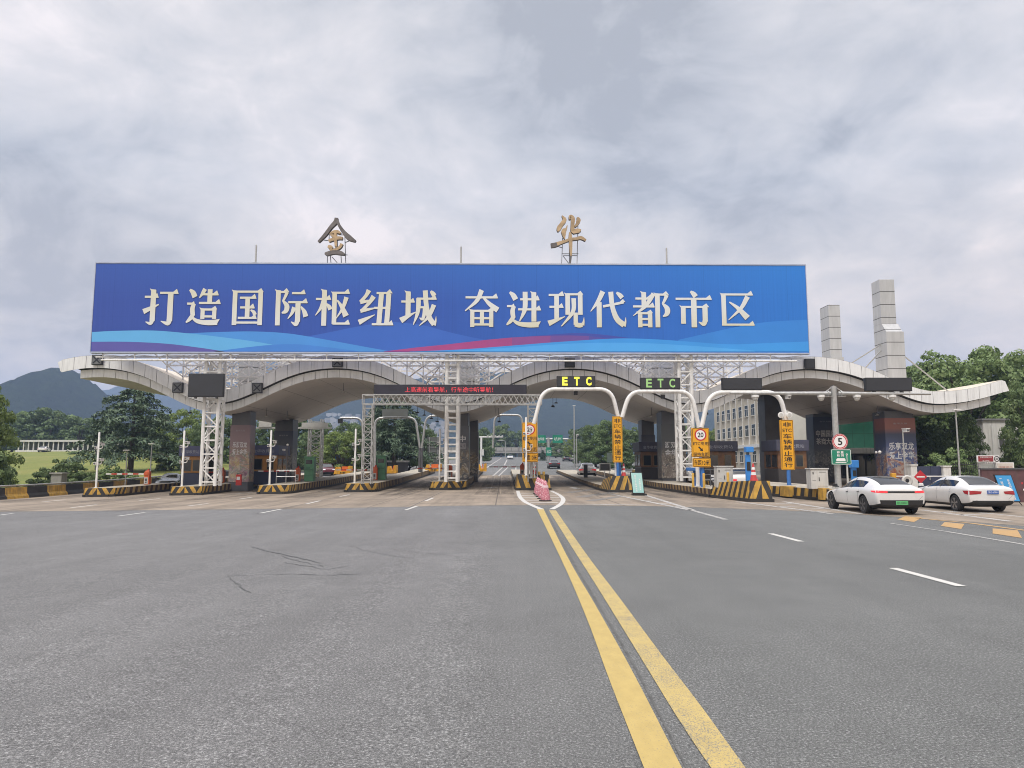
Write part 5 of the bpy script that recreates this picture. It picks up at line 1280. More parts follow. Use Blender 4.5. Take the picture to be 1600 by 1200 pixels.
# cones ----------------------------------------------------------------
CONE = mat('cone_red', (0.52, 0.05, 0.05), 0.5, var=0.12); CWHT = mat('cone_white_band', (0.70, 0.68, 0.68), 0.4, var=0.08); RUB = mat('black_rubber', (0.02, 0.02, 0.02), 0.7)
a = NT('pink_film_wrapped_cone'); c = a.ramp(a.noise(14, 4, 0.6, dist=1), [(0.35, (0.38, 0.10, 0.135)), (0.55, (0.52, 0.22, 0.26)), (0.72, (0.74, 0.58, 0.60))]); a.color(c); a.b.inputs['Roughness'].default_value = .22; PINK = a.m
def cone(h, m=CONE, squash=0.0):
    t = thing('traffic_cone', '', 'traffic cone'); R = h * .20
    b = MB(); b.lathe([(R, .03), (R * .82, h * .25), (R * .62, h * .5), (R * .43, h * .75), (R * .22, h), (R * .1, h + .01)], n=18); b.build('cone_body', m, t, smooth=True)
    b = MB(); b.box((0, 0, .02), (R * 2.6, R * 2.6, .045)); b.build('base', RUB, t, bevel=.01)
    for z0_, z1_ in ((.36, .52), (.66, .80)):
        r = lambda z: R * (1 - .78 * z) + .006
        b = MB(); b.lathe([(r(z0_), h * z0_), (r(z1_), h * z1_)], n=18); b.build('reflective_band', CWHT, t, smooth=True)
    return t
c0 = cone(.92)
c0.location = G(833, 742, .9); c0['label'] = 'orange and white cone on the middle island under the 20 sign'; c0['group'] = 'plain traffic cones'
c0.location = (P(835.5, 735, MIDY + 1.6).x, MIDY + 1.6, gz(MIDX, MIDY) + 1.12)
dup(c0, (P(974.5, 745, R1y + 1.4).x, R1y + 1.4, 1.0), label='orange and white cone on the island behind the teal folding board')
dup(c0, (P(1178, 760, R2y + 1.3).x, R2y + 1.3, 1.0), label='orange and white cone on the large striped nose beside the blue post')
dup(c0, (P(1346, 760, 34.6).x + .3, 36, gz(20, 34)), label='cone behind the nearest white car with only its tip showing')
dup(c0, G(1541, 781), label='cone in front of the maroon hoarding behind the rear white car')
def wrapped(h):
    t = thing('wrapped_cone', '', 'traffic cone'); R = h * .24; rg = random.Random(4); b = MB(); n = 20; prof = [(1.0, .03), (1.02, .15), (.92, .3), (.83, .45), (.74, .6), (.58, .75), (.40, .90), (.24, 1.0), (.10, 1.03)]
    vv = []
    for r, z in prof:
        for k in range(n):
            a_ = 2 * PI * k / n; q = R * r * (1 + .07 * math.sin(k * 3 + z * 9) + rg.uniform(-.05, .05)); vv.append((q * math.cos(a_), q * math.sin(a_), h * z))
    b.raw(vv, [(i * n + k, i * n + (k + 1) % n, (i + 1) * n + (k + 1) % n, (i + 1) * n + k) for i in range(len(prof) - 1) for k in range(n)] + [tuple((len(prof) - 1) * n + k for k in range(n))])
    b.build('film_wrap', PINK, t, smooth=True); b = MB(); b.lathe([(R * 1.35, 0), (R * 1.35, .05), (R * 1.1, .06)], n=8); b.build('base', RUB, t)
    b = MB(); b.lathe([(R * .72, h * .68), (R * .60, h * .79)], n=18); b.build('reflective_band', mat('filmed_white_band', (.62, .45, .48), .4), t, smooth=True)
    return t
w0 = wrapped(1.02); sp_ = [(852, 783, 'nearest of the pink wrapped cones before the middle nose'), (848.5, 779.5, 'second pink wrapped cone from the front of the row'), (845.5, 776.5, 'third pink wrapped cone from the front of the row'), (842.5, 774, 'fourth pink wrapped cone from the front of the row'), (840.5, 771.5, 'rearmost pink wrapped cone, closest to the middle striped nose')]
for i, (px, py, lab) in enumerate(sp_):
    o = w0 if i == 0 else dup(w0, (0, 0, 0), rz=i * 1.3); o.location = G(px, py); o['label'] = lab; o['group'] = 'pink wrapped cones'

# cabinets, bollards, payment posts -----------------------------------
def cabinet(label, x0, x1, y0, y1, Y, d=.6):
    A, B = P(x0, y1, Y), P(x1, y0, Y); w, h = B.x - A.x, B.z - A.z
    t = thing('equipment_cabinet', label, 'cabinet', ((A.x + B.x) / 2, Y, A.z), group='grey equipment cabinets')
    b = MB(); b.bbox((-w / 2, 0, 0), (w / 2, d, h - .06)); b.build('housing', GREY, t, bevel=.015); b = MB(); b.bbox((-w / 2 - .04, -.04, h - .06), (w / 2 + .04, d + .04, h)); b.build('lid', GREY, t, bevel=.01)
    b = MB(); b.bbox((-.12 * w, -.018, .12), (w / 2 - .05, -.002, h - .16)); b.build('door', GREY, t, bevel=.008)
    b = MB(); b.bbox((-.06 * w, -.035, h * .38), (-.02 * w, -.02, h * .56)); b.build('handle', BLKS, t)
    b = MB(); b.bbox((-.02 * w, -.024, h * .80), (w * .36, -.0195, h * .825)); b.bbox((-.40 * w, -.006, h * .70), (-.34 * w, -.001, h * .82)); b.bbox((-.42 * w, -.006, h * .40), (-.22 * w, -.001, h * .41)); b.build('printed_marks', BLKS, t)
cabinet('grey equipment cabinet behind the yellow bollard, beside the rear of a white car', 1121, 1145, 728, 762, 40.6)
cabinet('grey equipment cabinet standing in front of the navy poster pillar', 1268, 1293.5, 731.5, 764, 37.6)
BOL = mat('yellow_bollard', (0.55, 0.33, 0.06), 0.5, var=.12, vscale=4)
bo = thing('bollard', '', 'bollard'); b = MB(); b.lathe([(.075, 0), (.075, .82), (.06, .86)], n=14); b.build('tube', BOL, bo, smooth=True)
for i, (px, py, Y, lab, s) in enumerate(((1083, 753, 44, 'yellow bollard left of the blue sign post under the right 20 sign', 1), (1100, 756, 42.5, 'yellow bollard right of the blue sign post under the right 20 sign', 1), (1138, 764, 39.6, 'yellow bollard at the corner of the large striped nose', 1.1), (842.5, 742, 53.3, 'fat yellow bollard behind the middle nose, left of its twin', 1.1), (849.5, 742, 53.3, 'fat yellow bollard behind the middle nose, right of its twin', 1.1))):
    q = P(px, py, Y); o = bo if i == 0 else dup(bo, q); o.location = (q.x, Y, gz(q.x, Y) + (.5 if i < 3 else .4)); o['label'] = lab; o['group'] = 'yellow bollards'; o.scale = (1.25 if i > 2 else 1, 1.25 if i > 2 else 1, s)
def pay_post(label, px, py, Y, h, m, box=None):
    q = P(px, py, Y); z = gz(q.x, Y) + .5; t = thing('payment_post', label, 'payment post', (q.x, Y, z))
    b = MB(); b.bbox((-.13, -.1, 0), (.13, .1, h)); b.build('post', m, t, bevel=.02)
    if box: b = MB(); b.box((box[0], -.05, h + box[3]), (box[1], .4, box[2])); b.build('head', m, t, bevel=.03)
    b = MB(); b.bbox((-.1, -.125, h * .55), (.1, -.105, h * .8)); b.build('display', BLACK, t)
pay_post('blue payment post with a boxy head beside the cone on the large striped nose', 1169.5, 750, R2y + 3.0, 1.9, SKYB, (.06, .42, .30, .28))
pay_post('blue payment arm standing before the right lattice column', 1086, 745, 46, 1.05, BLUE, (-.15, .8, .2, .02))
pay_post('bright blue payment box left of the green glass front, behind the white car roof', 1335, 760, 41, 1.3, SKYB, (0, .42, .42, .1))
for px, py, Y, lab in ((292, 756, 61, 0), (288, 0, 0, 0)):
    break
q = G(372.5, 753, TOP - .2); t = thing('extinguisher_box', 'red fire extinguisher cabinet at the foot of the pink poster pillar', 'fire box', (P(372.5, 745, 57.6).x, 57.6, gz(q.x, 57.6) + .60))
b = MB(); b.bbox((-.2, 0, 0), (.2, .25, .85)); b.build('housing', RED, t, bevel=.02); b = MB(); b.bbox((-.13, -.012, .42), (.13, -.002, .68)); b.build('label_plate', WHTS, t); b = MB(); b.tube([(-.1, .1, .85), (-.1, .1, .95), (.12, .1, .95)], .025, 6); b.build('handle', BLACK, t)
# small inner camera stand under canopy
q = G(447, 754, TOP); t = thing('lamp_stand', 'thin dark stand with two white camera heads before the navy pillar', 'camera stand', q); b = MB(); h = 58 * q.y / FPX
b.tube([(0, 0, 0), (0, 0, h)], .05, 8); b.build('pole', DGREY, t, smooth=True); b = MB(); camera_head(b, (-.22, -.1, h * .86), .8); b.lathe([(.02, -.08), (.1, -.04), (.1, .05), (.03, .1)], (0.02, 0, h), 10); b.build('camera', [WHITE, DGREY], t)
q = G(434, 757, TOP); t = thing('metal_railing', 'low grey metal railing on the island in front of the orange booth', 'railing', (q.x, q.y + 2, q.z + .04)); b = MB()
for z in (.5, 1.0): b.tube([(-.75, 0, z), (.75, 0, z)], .025, 6)
for x in (-.75, 0, .75): b.tube([(x, 0, 0), (x, 0, 1.0)], .025, 6)
b.build('rails', GSTEEL, t)
q = P(1115, 750, 47); t = thing('metal_railing', 'dark metal railing rack between the right 20 sign and grey cabinet', 'railing', (q.x, 47, gz(q.x, 47) + .5)); b = MB()
for z in (.35, .7, 1.05): b.tube([(-.8, 0, z), (.8, 0, z)], .035, 6)
for x in (-.8, -.2, .4, .8): b.tube([(x, 0, 0), (x, 0, 1.05)], .03, 6)
b.build('rails', DGREY, t)
# pendant lamps and dark cameras under the soffit
pl = thing('pendant_lamp', '', 'pendant lamp'); b = MB(); b.tube([(0, 0, 0), (0, 0, .75)], .02, 6); b.build('rod', DGREY, pl); b = MB(); b.lathe([(.02, .08), (.10, .02), (.22, -.06), (.2, -.07)], n=16); b.build('shade', GREY, pl, smooth=True)
lamps = ((417, 637, 61, 'pale pendant lamp under the soffit above the pink poster pillar'), (537, 605, 61, 'pale pendant lamp under the crest left of the red text board'), (449, 647, 66, 'pale pendant lamp near the navy pillar top'), (779, 635, 66, 'pale pendant lamp under the soffit left of the middle 20 sign'), (1018, 649, 60, 'pale pendant lamp under the soffit right of the vertical yellow sign'), (1371, 641, 60, 'pale pendant lamp under the soffit near the red and blue pillar'))
for i, (px, py, Y, lab) in enumerate(lamps):
    q = P(px, py, Y); o = pl if i == 0 else dup(pl, q); z = zlb(q.x); o.location = (q.x, Y, z - .74); o['label'] = lab; o['group'] = 'pendant lamps under the canopy'
dk = thing('dark_spotlight', '', 'spotlight'); b = MB(); b.tube([(0, 0, 0), (0, 0, .95)], .025, 6); b.build('rod', BLACK, dk); b = MB(); b.lathe([(.05, .1), (.17, 0), (.19, -.16), (.1, -.17)], n=12); b.build('lamp_head', BLACK, dk, smooth=True)
spots = ((652, 644, 74.5, 'dark spotlight hanging at the rear canopy edge above the olive sign back'), (663, 648, 74.5, 'dark spotlight hanging right of the olive sign back'), (674, 653, 74.5, 'dark spotlight hanging above the right branching grey portal'), (683, 657, 74.5, 'dark spotlight nearest the ladder like column'), (780, 658, 74.5, 'dark spotlight hanging against the mountain left of the 20 sign'), (869, 628, 74.5, 'dark spotlight on the middle arch, right of its neighbour'), (864, 634, 74.5, 'dark spotlight hanging lowest on the middle arch'), (1104, 645, 74.5, 'dark spotlight hanging right of the right portal legs'), (297, 638, 57.4, 'dark spotlight below the canopy edge left of the lattice column'))
for i, (px, py, Y, lab) in enumerate(spots):
    q = P(px, py, Y); o = dk if i == 0 else dup(dk, q); z = zlb(q.x); L_ = max(.5, min(2.4, z - q.z)); o.location = (q.x, Y, z - L_); o['label'] = lab; o['group'] = 'dark spotlights under the canopy'; o.scale = (1, 1, L_ / .95)
# ================================================================== VEHICLES
TYRE = mat('tyre_rubber', (0.018, 0.018, 0.019), 0.85, var=.2)
RIM_M = mat('alloy_rim', (0.35, 0.35, 0.36), 0.3, metal=.8, var=.05); RIM_D = mat('dark_alloy_rim', (0.16, 0.16, 0.17), 0.3, metal=.8, var=.05)
CGLASS = mat('car_window_glass', (0.012, 0.014, 0.016), 0.06, var=0.0, spec=.7)
CBLK = mat('car_black_trim', (0.015, 0.015, 0.016), 0.45, var=.1)
WELL = mat('wheel_well', (0.008, 0.008, 0.008), 0.9, var=0)
LAMPR = mat('tail_lamp_red', (0.30, 0.012, 0.018), 0.15, var=0, spec=.6); LAMPB = mat('tail_lamp_lit', (0.6, 0.03, 0.04), 0.2, var=0, emit=(0.9, 0.05, 0.06), estr=.22)
LAMPW = mat('head_lamp', (0.65, 0.67, 0.70), 0.1, var=0, spec=.7)
def paint(name, c, r=.22): return mat(name, c, r, var=.02, vscale=1, coat=.6, dirt=.05)
PW = paint('white_car_paint', (0.62, 0.615, 0.605)); PK = paint('black_car_paint', (0.012, 0.014, 0.02)); PM = paint('maroon_car_paint', (0.12, 0.02, 0.035)); PS = paint('silver_car_paint', (0.45, 0.46, 0.47)); PD = paint('dark_car_paint', (0.04, 0.042, 0.05))
# stations: x, underside, belt, top, half width mid, at belt, at roof edge
FASTBACK = [(2.47, .34, .56, .60, .50, .46, .30), (2.38, .24, .66, .71, .80, .72, .5), (2.05, .20, .75, .81, .93, .85, .58), (1.5, .19, .82, .90, .97, .89, .62), (1.02, .19, .875, .965, .975, .905, .64), (.78, .19, .89, 1.06, .975, .905, .66),
            (.28, .19, .915, 1.30, .975, .905, .62), (-.12, .19, .93, 1.415, .975, .905, .585), (-.5, .19, .945, 1.445, .975, .905, .575), (-.95, .19, .96, 1.43, .98, .905, .57), (-1.4, .19, .98, 1.355, .985, .90, .56), (-1.85, .20, .995, 1.23, .985, .885, .57),
            (-2.15, .22, 1.0, 1.115, .97, .86, .62), (-2.36, .27, .985, 1.055, .94, .83, .66), (-2.46, .29, .94, 1.0, .90, .80, .62), (-2.5, .33, .86, .90, .82, .74, .5)]
SEDAN = [(2.40, .34, .60, .64, .55, .50, .34), (2.32, .25, .70, .75, .80, .72, .5), (2.0, .20, .78, .84, .91, .84, .58), (1.4, .19, .85, .92, .93, .87, .62), (.95, .19, .90, .985, .93, .88, .64), (.72, .19, .91, 1.08, .93, .88, .65),
         (.2, .19, .93, 1.33, .93, .88, .61), (-.15, .19, .94, 1.415, .93, .88, .585), (-.6, .19, .95, 1.435, .935, .88, .575), (-1.05, .19, .96, 1.41, .94, .88, .57), (-1.35, .19, .97, 1.345, .94, .875, .57), (-1.72, .2, .985, 1.16, .94, .865, .60),
         (-1.92, .21, .99, 1.06, .94, .855, .66), (-2.2, .24, .985, 1.045, .92, .83, .66), (-2.34, .28, .95, 1.01, .90, .80, .64), (-2.40, .33, .86, .90, .82, .74, .5)]
SUV = [(2.32, .38, .72, .78, .60, .55, .4), (2.24, .28, .86, .93, .84, .76, .55), (1.95, .25, .93, 1.0, .93, .86, .6), (1.35, .24, .98, 1.06, .95, .89, .63), (1.0, .24, 1.0, 1.12, .95, .89, .65), (.8, .24, 1.01, 1.22, .95, .89, .66),
       (.35, .24, 1.03, 1.5, .95, .89, .64), (.05, .24, 1.04, 1.61, .95, .89, .63), (-.5, .24, 1.05, 1.66, .95, .89, .62), (-1.1, .24, 1.06, 1.65, .95, .89, .62), (-1.6, .24, 1.07, 1.60, .95, .885, .62), (-1.95, .25, 1.075, 1.47, .95, .875, .63),
       (-2.18, .28, 1.06, 1.24, .93, .85, .66), (-2.28, .34, 1.02, 1.10, .90, .81, .66), (-2.33, .46, .90, .96, .82, .74, .55)]
CARBODY = {}
def car_mesh(key, st, wb, wr, black_roof=False):
    """one closed loft, smoothed, wheel arches cut out; then split by material"""
    if key in CARBODY: return CARBODY[key]
    bm = bmesh.new(); rings = []
    for (x, zb, zt, tp, wm, wbt, wt) in st:
        h = tp - zt; zm = zb + (zt - zb) * .55
        half = [(0, zb), (wm * .80, zb), (wm * .955, zb + .10), (wm, zm), (wm * .988, zt - .10 * min(1, (zt - zb) / .5)), (wbt, zt), (wt + (wbt - wt) * .16, tp - .24 * h - .012), (wt * .94, tp - .075 * h - .004), (wt * .72, tp - .02 * h), (0, tp)]
        ring = [(x, -y, z) for y, z in half] + [(x, y, z) for y, z in half[-2:0:-1]]
        rings.append([bm.verts.new(p) for p in ring])
    n = len(rings[0]); top = {i for i in (6, 7, 8, 9)}; xs = [s[0] for s in st]
    ry = max(s[3] for s in st)
    for a_ in range(len(rings) - 1):
        xm = (xs[a_] + xs[a_ + 1]) / 2; sa, sb = st[a_], st[a_ + 1]
        rise = abs(sb[3] - sa[3]) / abs(sb[0] - sa[0]); hh = ((sa[3] - sa[2]) + (sb[3] - sb[2])) / 2
        for k in range(n):
            f = bm.faces.new((rings[a_][k], rings[a_][(k + 1) % n], rings[a_ + 1][(k + 1) % n], rings[a_ + 1][k])); f.smooth = True; m_ = 0
            if k in (5, 12) and hh > .20 and .95 > xm > xs[-1] + (.92 if key != 'suv' else .45): m_ = 1
            if k in (7, 8, 9, 10):
                if hh > .11 and xm > 0 and rise > .22 and xm < 1.03: m_ = 2
                elif hh > .11 and xm < -.3 and rise > .15 and xm > xs[-1] + .1: m_ = 3
                elif black_roof and hh > .3: m_ = 4
            if k in (0, 1, 16, 17): m_ = 5
            f.material_index = m_
    bm.faces.new(rings[0]); bm.faces.new(rings[-1][::-1])
    bmesh.ops.recalc_face_normals(bm, faces=bm.faces)
    me = bpy.data.meshes.new('loft'); bm.to_mesh(me); bm.free()
    slots = [PW, CGLASS, CGLASS, CGLASS, CGLASS, CBLK, WELL]
    for m in slots: me.materials.append(m)
    o = bpy.data.objects.new('loft', me); COL.objects.link(o)
    sub = o.modifiers.new('s', 'SUBSURF'); sub.levels = 2; sub.render_levels = 2
    cut = []
    for x in (wb / 2, -wb / 2):
        for s in (-1, 1):
            b = MB(); b.lathe([(wr + .065, s * .62), (wr + .065, s * 1.2)], (x, 0, wr + .01), 28, mi=6, axis='y')
            c_ = b.build('cutter', slots); cut.append(c_); md = o.modifiers.new('c', 'BOOLEAN'); md.object = c_; md.operation = 'DIFFERENCE'; md.solver = 'EXACT'
    bpy.context.view_layer.update()
    res = bpy.data.meshes.new_from_object(o.evaluated_get(bpy.context.evaluated_depsgraph_get()))
    bpy.data.objects.remove(o)
    for c_ in cut: bpy.data.objects.remove(c_)
    V = [v.co.copy() for v in res.vertices]; FA = [(tuple(p.vertices), p.material_index) for p in res.polygons]
    tree = BVHTree.FromPolygons(V, [f for f, _ in FA])
    parts = {}
    for f, m in FA: parts.setdefault((m, sum(V[i].y for i in f) > 0) if m == 1 else (m, False), []).append(f)
    meshes = {}
    for m, ff in parts.items():
        used = sorted({i for f in ff for i in f}); ix = {u: i for i, u in enumerate(used)}
        q = bpy.data.meshes.new('car_part'); q.from_pydata([V[u] for u in used], [], [tuple(ix[i] for i in f) for f in ff])
        q.polygons.foreach_set('use_smooth', [True] * len(ff))
        try: q.set_sharp_from_angle(angle=math.radians(42))
        except Exception: pass
        meshes[m] = q
    CARBODY[key] = (meshes, tree); return CARBODY[key]
def wheel_geo(t, c, r, w, s, rim_m, spokes=5):
    b = MB(); b.lathe([(r * .66, -w / 2), (r * .93, -w / 2), (r, -w / 2 + .03), (r, w / 2 - .03), (r * .93, w / 2), (r * .66, w / 2)], c, 28, axis='y'); ty = b.build('tyre', TYRE, t, smooth=True)
    b = MB(); y = s * (w / 2 - .012)
    b.lathe([(r * .70, s * (w / 2 - .02)), (r * .70, s * (w / 2 + .004)), (r * .635, s * (w / 2 - .01)), (r * .60, s * (w / 2 - .09))], c, 28, axis='y', mi=0)
    b.lathe([(r * .62, s * (w / 2 - .11)), (.01, s * (w / 2 - .11))], c, 20, axis='y', mi=1)
    for k in range(spokes):
        a_ = 2 * PI * k / spokes + .3
        for d in (-.13, .13):
            p0 = (c[0] + r * .12 * math.cos(a_), c[1] + s * (w / 2 - .02), c[2] + r * .12 * math.sin(a_)); p1 = (c[0] + r * .64 * math.cos(a_ + d), c[1] + s * (w / 2 - .02), c[2] + r * .64 * math.sin(a_ + d)); b.beam(p0, p1, .045, .045, mi=0)
    b.lathe([(r * .17, s * (w / 2 - .04)), (r * .17, s * (w / 2 + .0)), (.01, s * (w / 2 + .005))], c, 12, axis='y', mi=0)
    rm = b.build('rim', [rim_m, WELL], ty)
def on_body(tree, org, d, off):
    loc, nor, i, dist = tree.ray_cast(Vector(org), Vector(d))
    return None if loc is None else loc + nor.normalized() * off if nor.dot(Vector(d)) < 0 else loc - nor.normalized() * off
def patch(tree, mode, f0, f1, nu, nv, off=.006):
    """strip laid on the bodywork. mode 'rear'/'front': f(u) -> (y, z); 'left'/'right': f(u) -> (x, z)"""
    g = []
    for j in range(nv + 1):
        row = []
        for i in range(nu + 1):
            p, q = Vector(f0(i / nu)), Vector(f1(i / nu)); a_ = p.lerp(q, j / nv)
            if mode == 'rear': r_ = on_body(tree, (-4, a_.x, a_.y), (1, 0, 0), off)
            elif mode == 'front': r_ = on_body(tree, (4, a_.x, a_.y), (-1, 0, 0), off)
            elif mode == 'left': r_ = on_body(tree, (a_.x, 3, a_.y), (0, -1, 0), off)
            else: r_ = on_body(tree, (a_.x, -3, a_.y), (0, 1, 0), off)
            row.append(r_)
        g.append(row)
    b = MB()
    for j in range(nv):
        for i in range(nu):
            q = [g[j][i], g[j][i + 1], g[j + 1][i + 1], g[j + 1][i]]
            if all(v is not None for v in q) and max((q[0] - v).length for v in q) < .5: b.face(q)
    return b
lin = lambda p, q: (lambda u: (p[0] + (q[0] - p[0]) * u, p[1] + (q[1] - p[1]) * u))
def car(label, kind, loc, rz, body, plate=None, lit=False, detail=2, name='car', cat='car', group=None, lampbar=False):
    st, wb, wr, blk = {'fastback': (FASTBACK, 2.95, .345, True), 'sedan': (SEDAN, 2.82, .325, False), 'suv': (SUV, 2.72, .355, False)}[kind]
    meshes, tree = car_mesh(kind, st, wb, wr, blk)
    t = thing(name, label, cat, loc, rz, group)
    nm = {0: 'body', 1: 'side_window', 2: 'windshield', 3: 'rear_window', 4: 'glass_roof', 5: 'underbody', 6: 'wheel_arch'}
    for m, me in meshes.items():
        mm = me.copy(); mm.materials.clear(); mm.materials.append({0: body, 5: CBLK, 6: WELL}.get(m[0], CGLASS))
        o = bpy.data.objects.new(nm[m[0]], mm); COL.objects.link(o); o.parent = t
    yw = st[8][4] - .115
    for x in (wb / 2, -wb / 2):
        for s in (-1, 1):
            w_ = bpy.data.objects.new('wheel', None); COL.objects.link(w_); w_.parent = t; w_.location = (x, s * yw, wr)
            wheel_geo(w_, (0, 0, 0), wr, .23, s, RIM_D if kind == 'fastback' else RIM_M)
    H = st[0][0]; R_ = st[-1][0]
    zl = max(s[2] for s in st) - (.10 if kind != 'suv' else .06)
    if lampbar:
        for s in (-1, 1): patch(tree, 'rear', lin((s * .86, zl + .015), (s * .50, zl - .01)), lin((s * .90, zl - .07), (s * .50, zl - .075)), 10, 2, .01).build('tail_light', LAMPB, t)
        patch(tree, 'rear', lin((-.5, zl - .01), (.5, zl - .01)), lin((-.5, zl - .075), (.5, zl - .075)), 14, 2, .008).build('light_bar', CBLK, t)
        patch(tree, 'left', lin((R_ + .40, zl + .0), (R_ + .12, zl + .005)), lin((R_ + .34, zl - .045), (R_ + .12, zl - .07)), 6, 2, .008).build('tail_light', LAMPB, t)
    else:
        for s in (-1, 1):
            patch(tree, 'rear', lin((s * .86, zl - .03), (s * .42, zl - .06)), lin((s * .87, zl - .19), (s * .46, zl - .15)), 10, 3, .01).build('tail_light', LAMPB if lit else LAMPR, t)
            patch(tree, 'left' if s > 0 else 'right', lin((R_ + .42, zl - .04), (R_ + .10, zl - .03)), lin((R_ + .30, zl - .15), (R_ + .10, zl - .19)), 6, 2, .008).build('tail_light', LAMPR, t)
    zb_ = .56 if lampbar else .47 if kind != 'suv' else .58
    patch(tree, 'rear', lin((-.80, zb_), (.80, zb_)), lin((-.76, .375 if kind != 'suv' else .47), (.76, .375 if kind != 'suv' else .47)), 24, 3, .012).build('rear_bumper', CBLK, t)
    for s in (-1, 1):
        zf = .66 if kind != 'suv' else .84
        patch(tree, 'front', lin((s * .80, zf + .03), (s * .42, zf - .02)), lin((s * .80, zf - .10), (s * .42, zf - .10)), 8, 2, .01).build('headlight', LAMPW, t)
    patch(tree, 'front', lin((-.5, .50), (.5, .50)), lin((-.45, .34), (.45, .34)), 10, 3, .01).build('grille', CBLK, t)
    if plate:
        z = .46 if lampbar else (.80 if kind == 'sedan' else .72); loc_ = on_body(tree, (-4, 0, z), (1, 0, 0), .012)
        b = MB(); b.bbox((loc_.x - .022, -.22, z - .07), (loc_.x - .004, .22, z + .07)); b.build('number_plate', plate[1], t)
        b = MB(); vv, ff = text_geo(plate[0], .0); b.raw([(loc_.x - .024, -q[0] * .38, z + q[1] * .085) for q in vv], ff); b.build('plate_lettering', plate[2], t)
    if detail >= 1:
        for s in (-1, 1):
            xm = .86 if kind != 'suv' else .9; zm = max(s_[2] for s_ in st) + .02; b = MB(); b.box((xm, s * 1.02, zm), (.14, .20, .13), mi=0, taper=.8); b.box((xm - .02, s * .93, zm - .05), (.08, .14, .04), mi=1); b.build('mirror', [CBLK if kind == 'fastback' else body, CBLK], t, bevel=.02)
    if detail >= 2:
        sd_ = 'left'
        for s in ('left', 'right'):
            zt_ = lambda x: np.interp(-x, [-q[0] for q in st], [q[2] for q in st]) - .03
            for (x0, x1) in ((.92, .98), (-.12, -.10), (-1.12, -.98)):
                patch(tree, s, lin((x0, zt_(x0)), (x1, .34)), lin((x0 - .014, zt_(x0)), (x1 - .014, .34)), 12, 1, .003).build('door_seam', CBLK, t)
            patch(tree, s, lin((1.0, .32), (-1.0, .32)), lin((1.0, .305), (-1.0, .305)), 16, 1, .003).build('sill_trim', CBLK, t)
            for x in (-.02, -1.0):
                zz = zt_(x) - .10; patch(tree, s, lin((x, zz), (x - .20, zz + .01)), lin((x, zz - .03), (x - .20, zz - .02)), 6, 2, .012).build('door_handle', body if kind != 'fastback' else CBLK, t)
            # chrome free window pillars
            for x in ((-.30, -.36) if kind != 'suv' else (-.32, -.40)), :
                patch(tree, s, lin((x[0], zt_(x[0]) + .05), (x[0] - .02, 1.33 if kind != 'suv' else 1.5)), lin((x[1], zt_(x[1]) + .05), (x[1] - .02, 1.33 if kind != 'suv' else 1.5)), 8, 1, .004).build('window_pillar', CBLK, t)
        patch(tree, 'rear', lin((-.80, zl - .20), (-.60, zl - .36)), lin((-.79, zl - .20), (-.59, zl - .36)), 6, 1, .003).build('boot_seam', CBLK, t)
    return t
PLG = mat('plate_green', (0.10, 0.42, 0.16), 0.4, var=.05); PLB = mat('plate_blue', (0.03, 0.10, 0.36), 0.4, var=.05)
H90 = PI / 2
p, q = G(1353, 802.5), G(1301, 794.5)
car('white fastback saloon with black glass roof and full width tail lamp, nearest on the right', 'fastback', (p.x + .93, p.y + 1.475, gz(p.x, p.y)), H90 - .03, PW, ('浙G·D08062', PLG, BLKS), True, lampbar=True)
p = G(1497, 799)
car('white saloon with white roof and blue number plate beside the blue folding board', 'sedan', (p.x + .87, p.y + 1.41, gz(p.x, p.y)), H90 - .03, PW, ('浙G·67P81', PLB, WHTS))
car('white car whose roof and red tail lamps show behind the largest striped nose', 'suv', (14.85, 47.2, gz(15, 47)), H90, PW, ('浙G·2K619', PLB, WHTS), True, detail=1)
car('black car facing the camera behind the leftmost orange barrier box', 'sedan', (-30.2, 66.5, gz(-31, 67)), -H90 + .25, PK, detail=1)
car('maroon hatchback parked beyond the yellow exit barriers on the left', 'suv', (P(508, 740, 97).x, 98, gz(-23, 97)), -H90 + .35, PM, detail=1)
car('silver car half hidden behind the maroon hatchback', 'suv', (P(498, 740, 103).x, 104, gz(-25, 103)), -H90 + .2, PS, detail=1)
car('dark saloon driving away on the exit road right of the middle sign', 'sedan', (8.1, 118, gz(8, 118)), H90, PD, detail=1)
car('white car seen from behind, left of the small blank screen past the toll', 'suv', (9.0, 79, gz(9, 79)), H90 - .06, PW, ('浙G·93R05', PLB, WHTS), True, detail=1)
for px, Y, m, k, lab in ((885, 190, PD, 'sedan', 'dark car far up the exit road beside a white one'), (897.5, 185, PW, 'suv', 'white car far up the exit road, right of a dark one'), (797, 225, PW, 'sedan', 'tiny white car on the road below the overpass'), (681, 118, PW, 'suv', 'white car past the toll left of the ladder like column'), (739, 150, PW, 'sedan', 'small white car right of the ladder like column')):
    x = P(px, 720, Y).x; car(lab, k, (x, Y, gz(x, Y)), H90 if px > 800 else -H90, m, detail=0)
# ================================================================== BUILDINGS, WALLS AND STREET FURNITURE
CREAM = mat('cream_render', (0.47, 0.425, 0.345), 0.8, var=.10, vscale=.5, dirt=.3); WWALL = mat('white_render', (0.62, 0.61, 0.58), 0.8, var=.08, vscale=.5, dirt=.35)
WFR = mat('white_window_frame', (0.62, 0.62, 0.60), 0.5, var=.05); PANE = mat('window_pane', (0.035, 0.04, 0.045), 0.12, var=.3, vscale=.7, spec=.6)
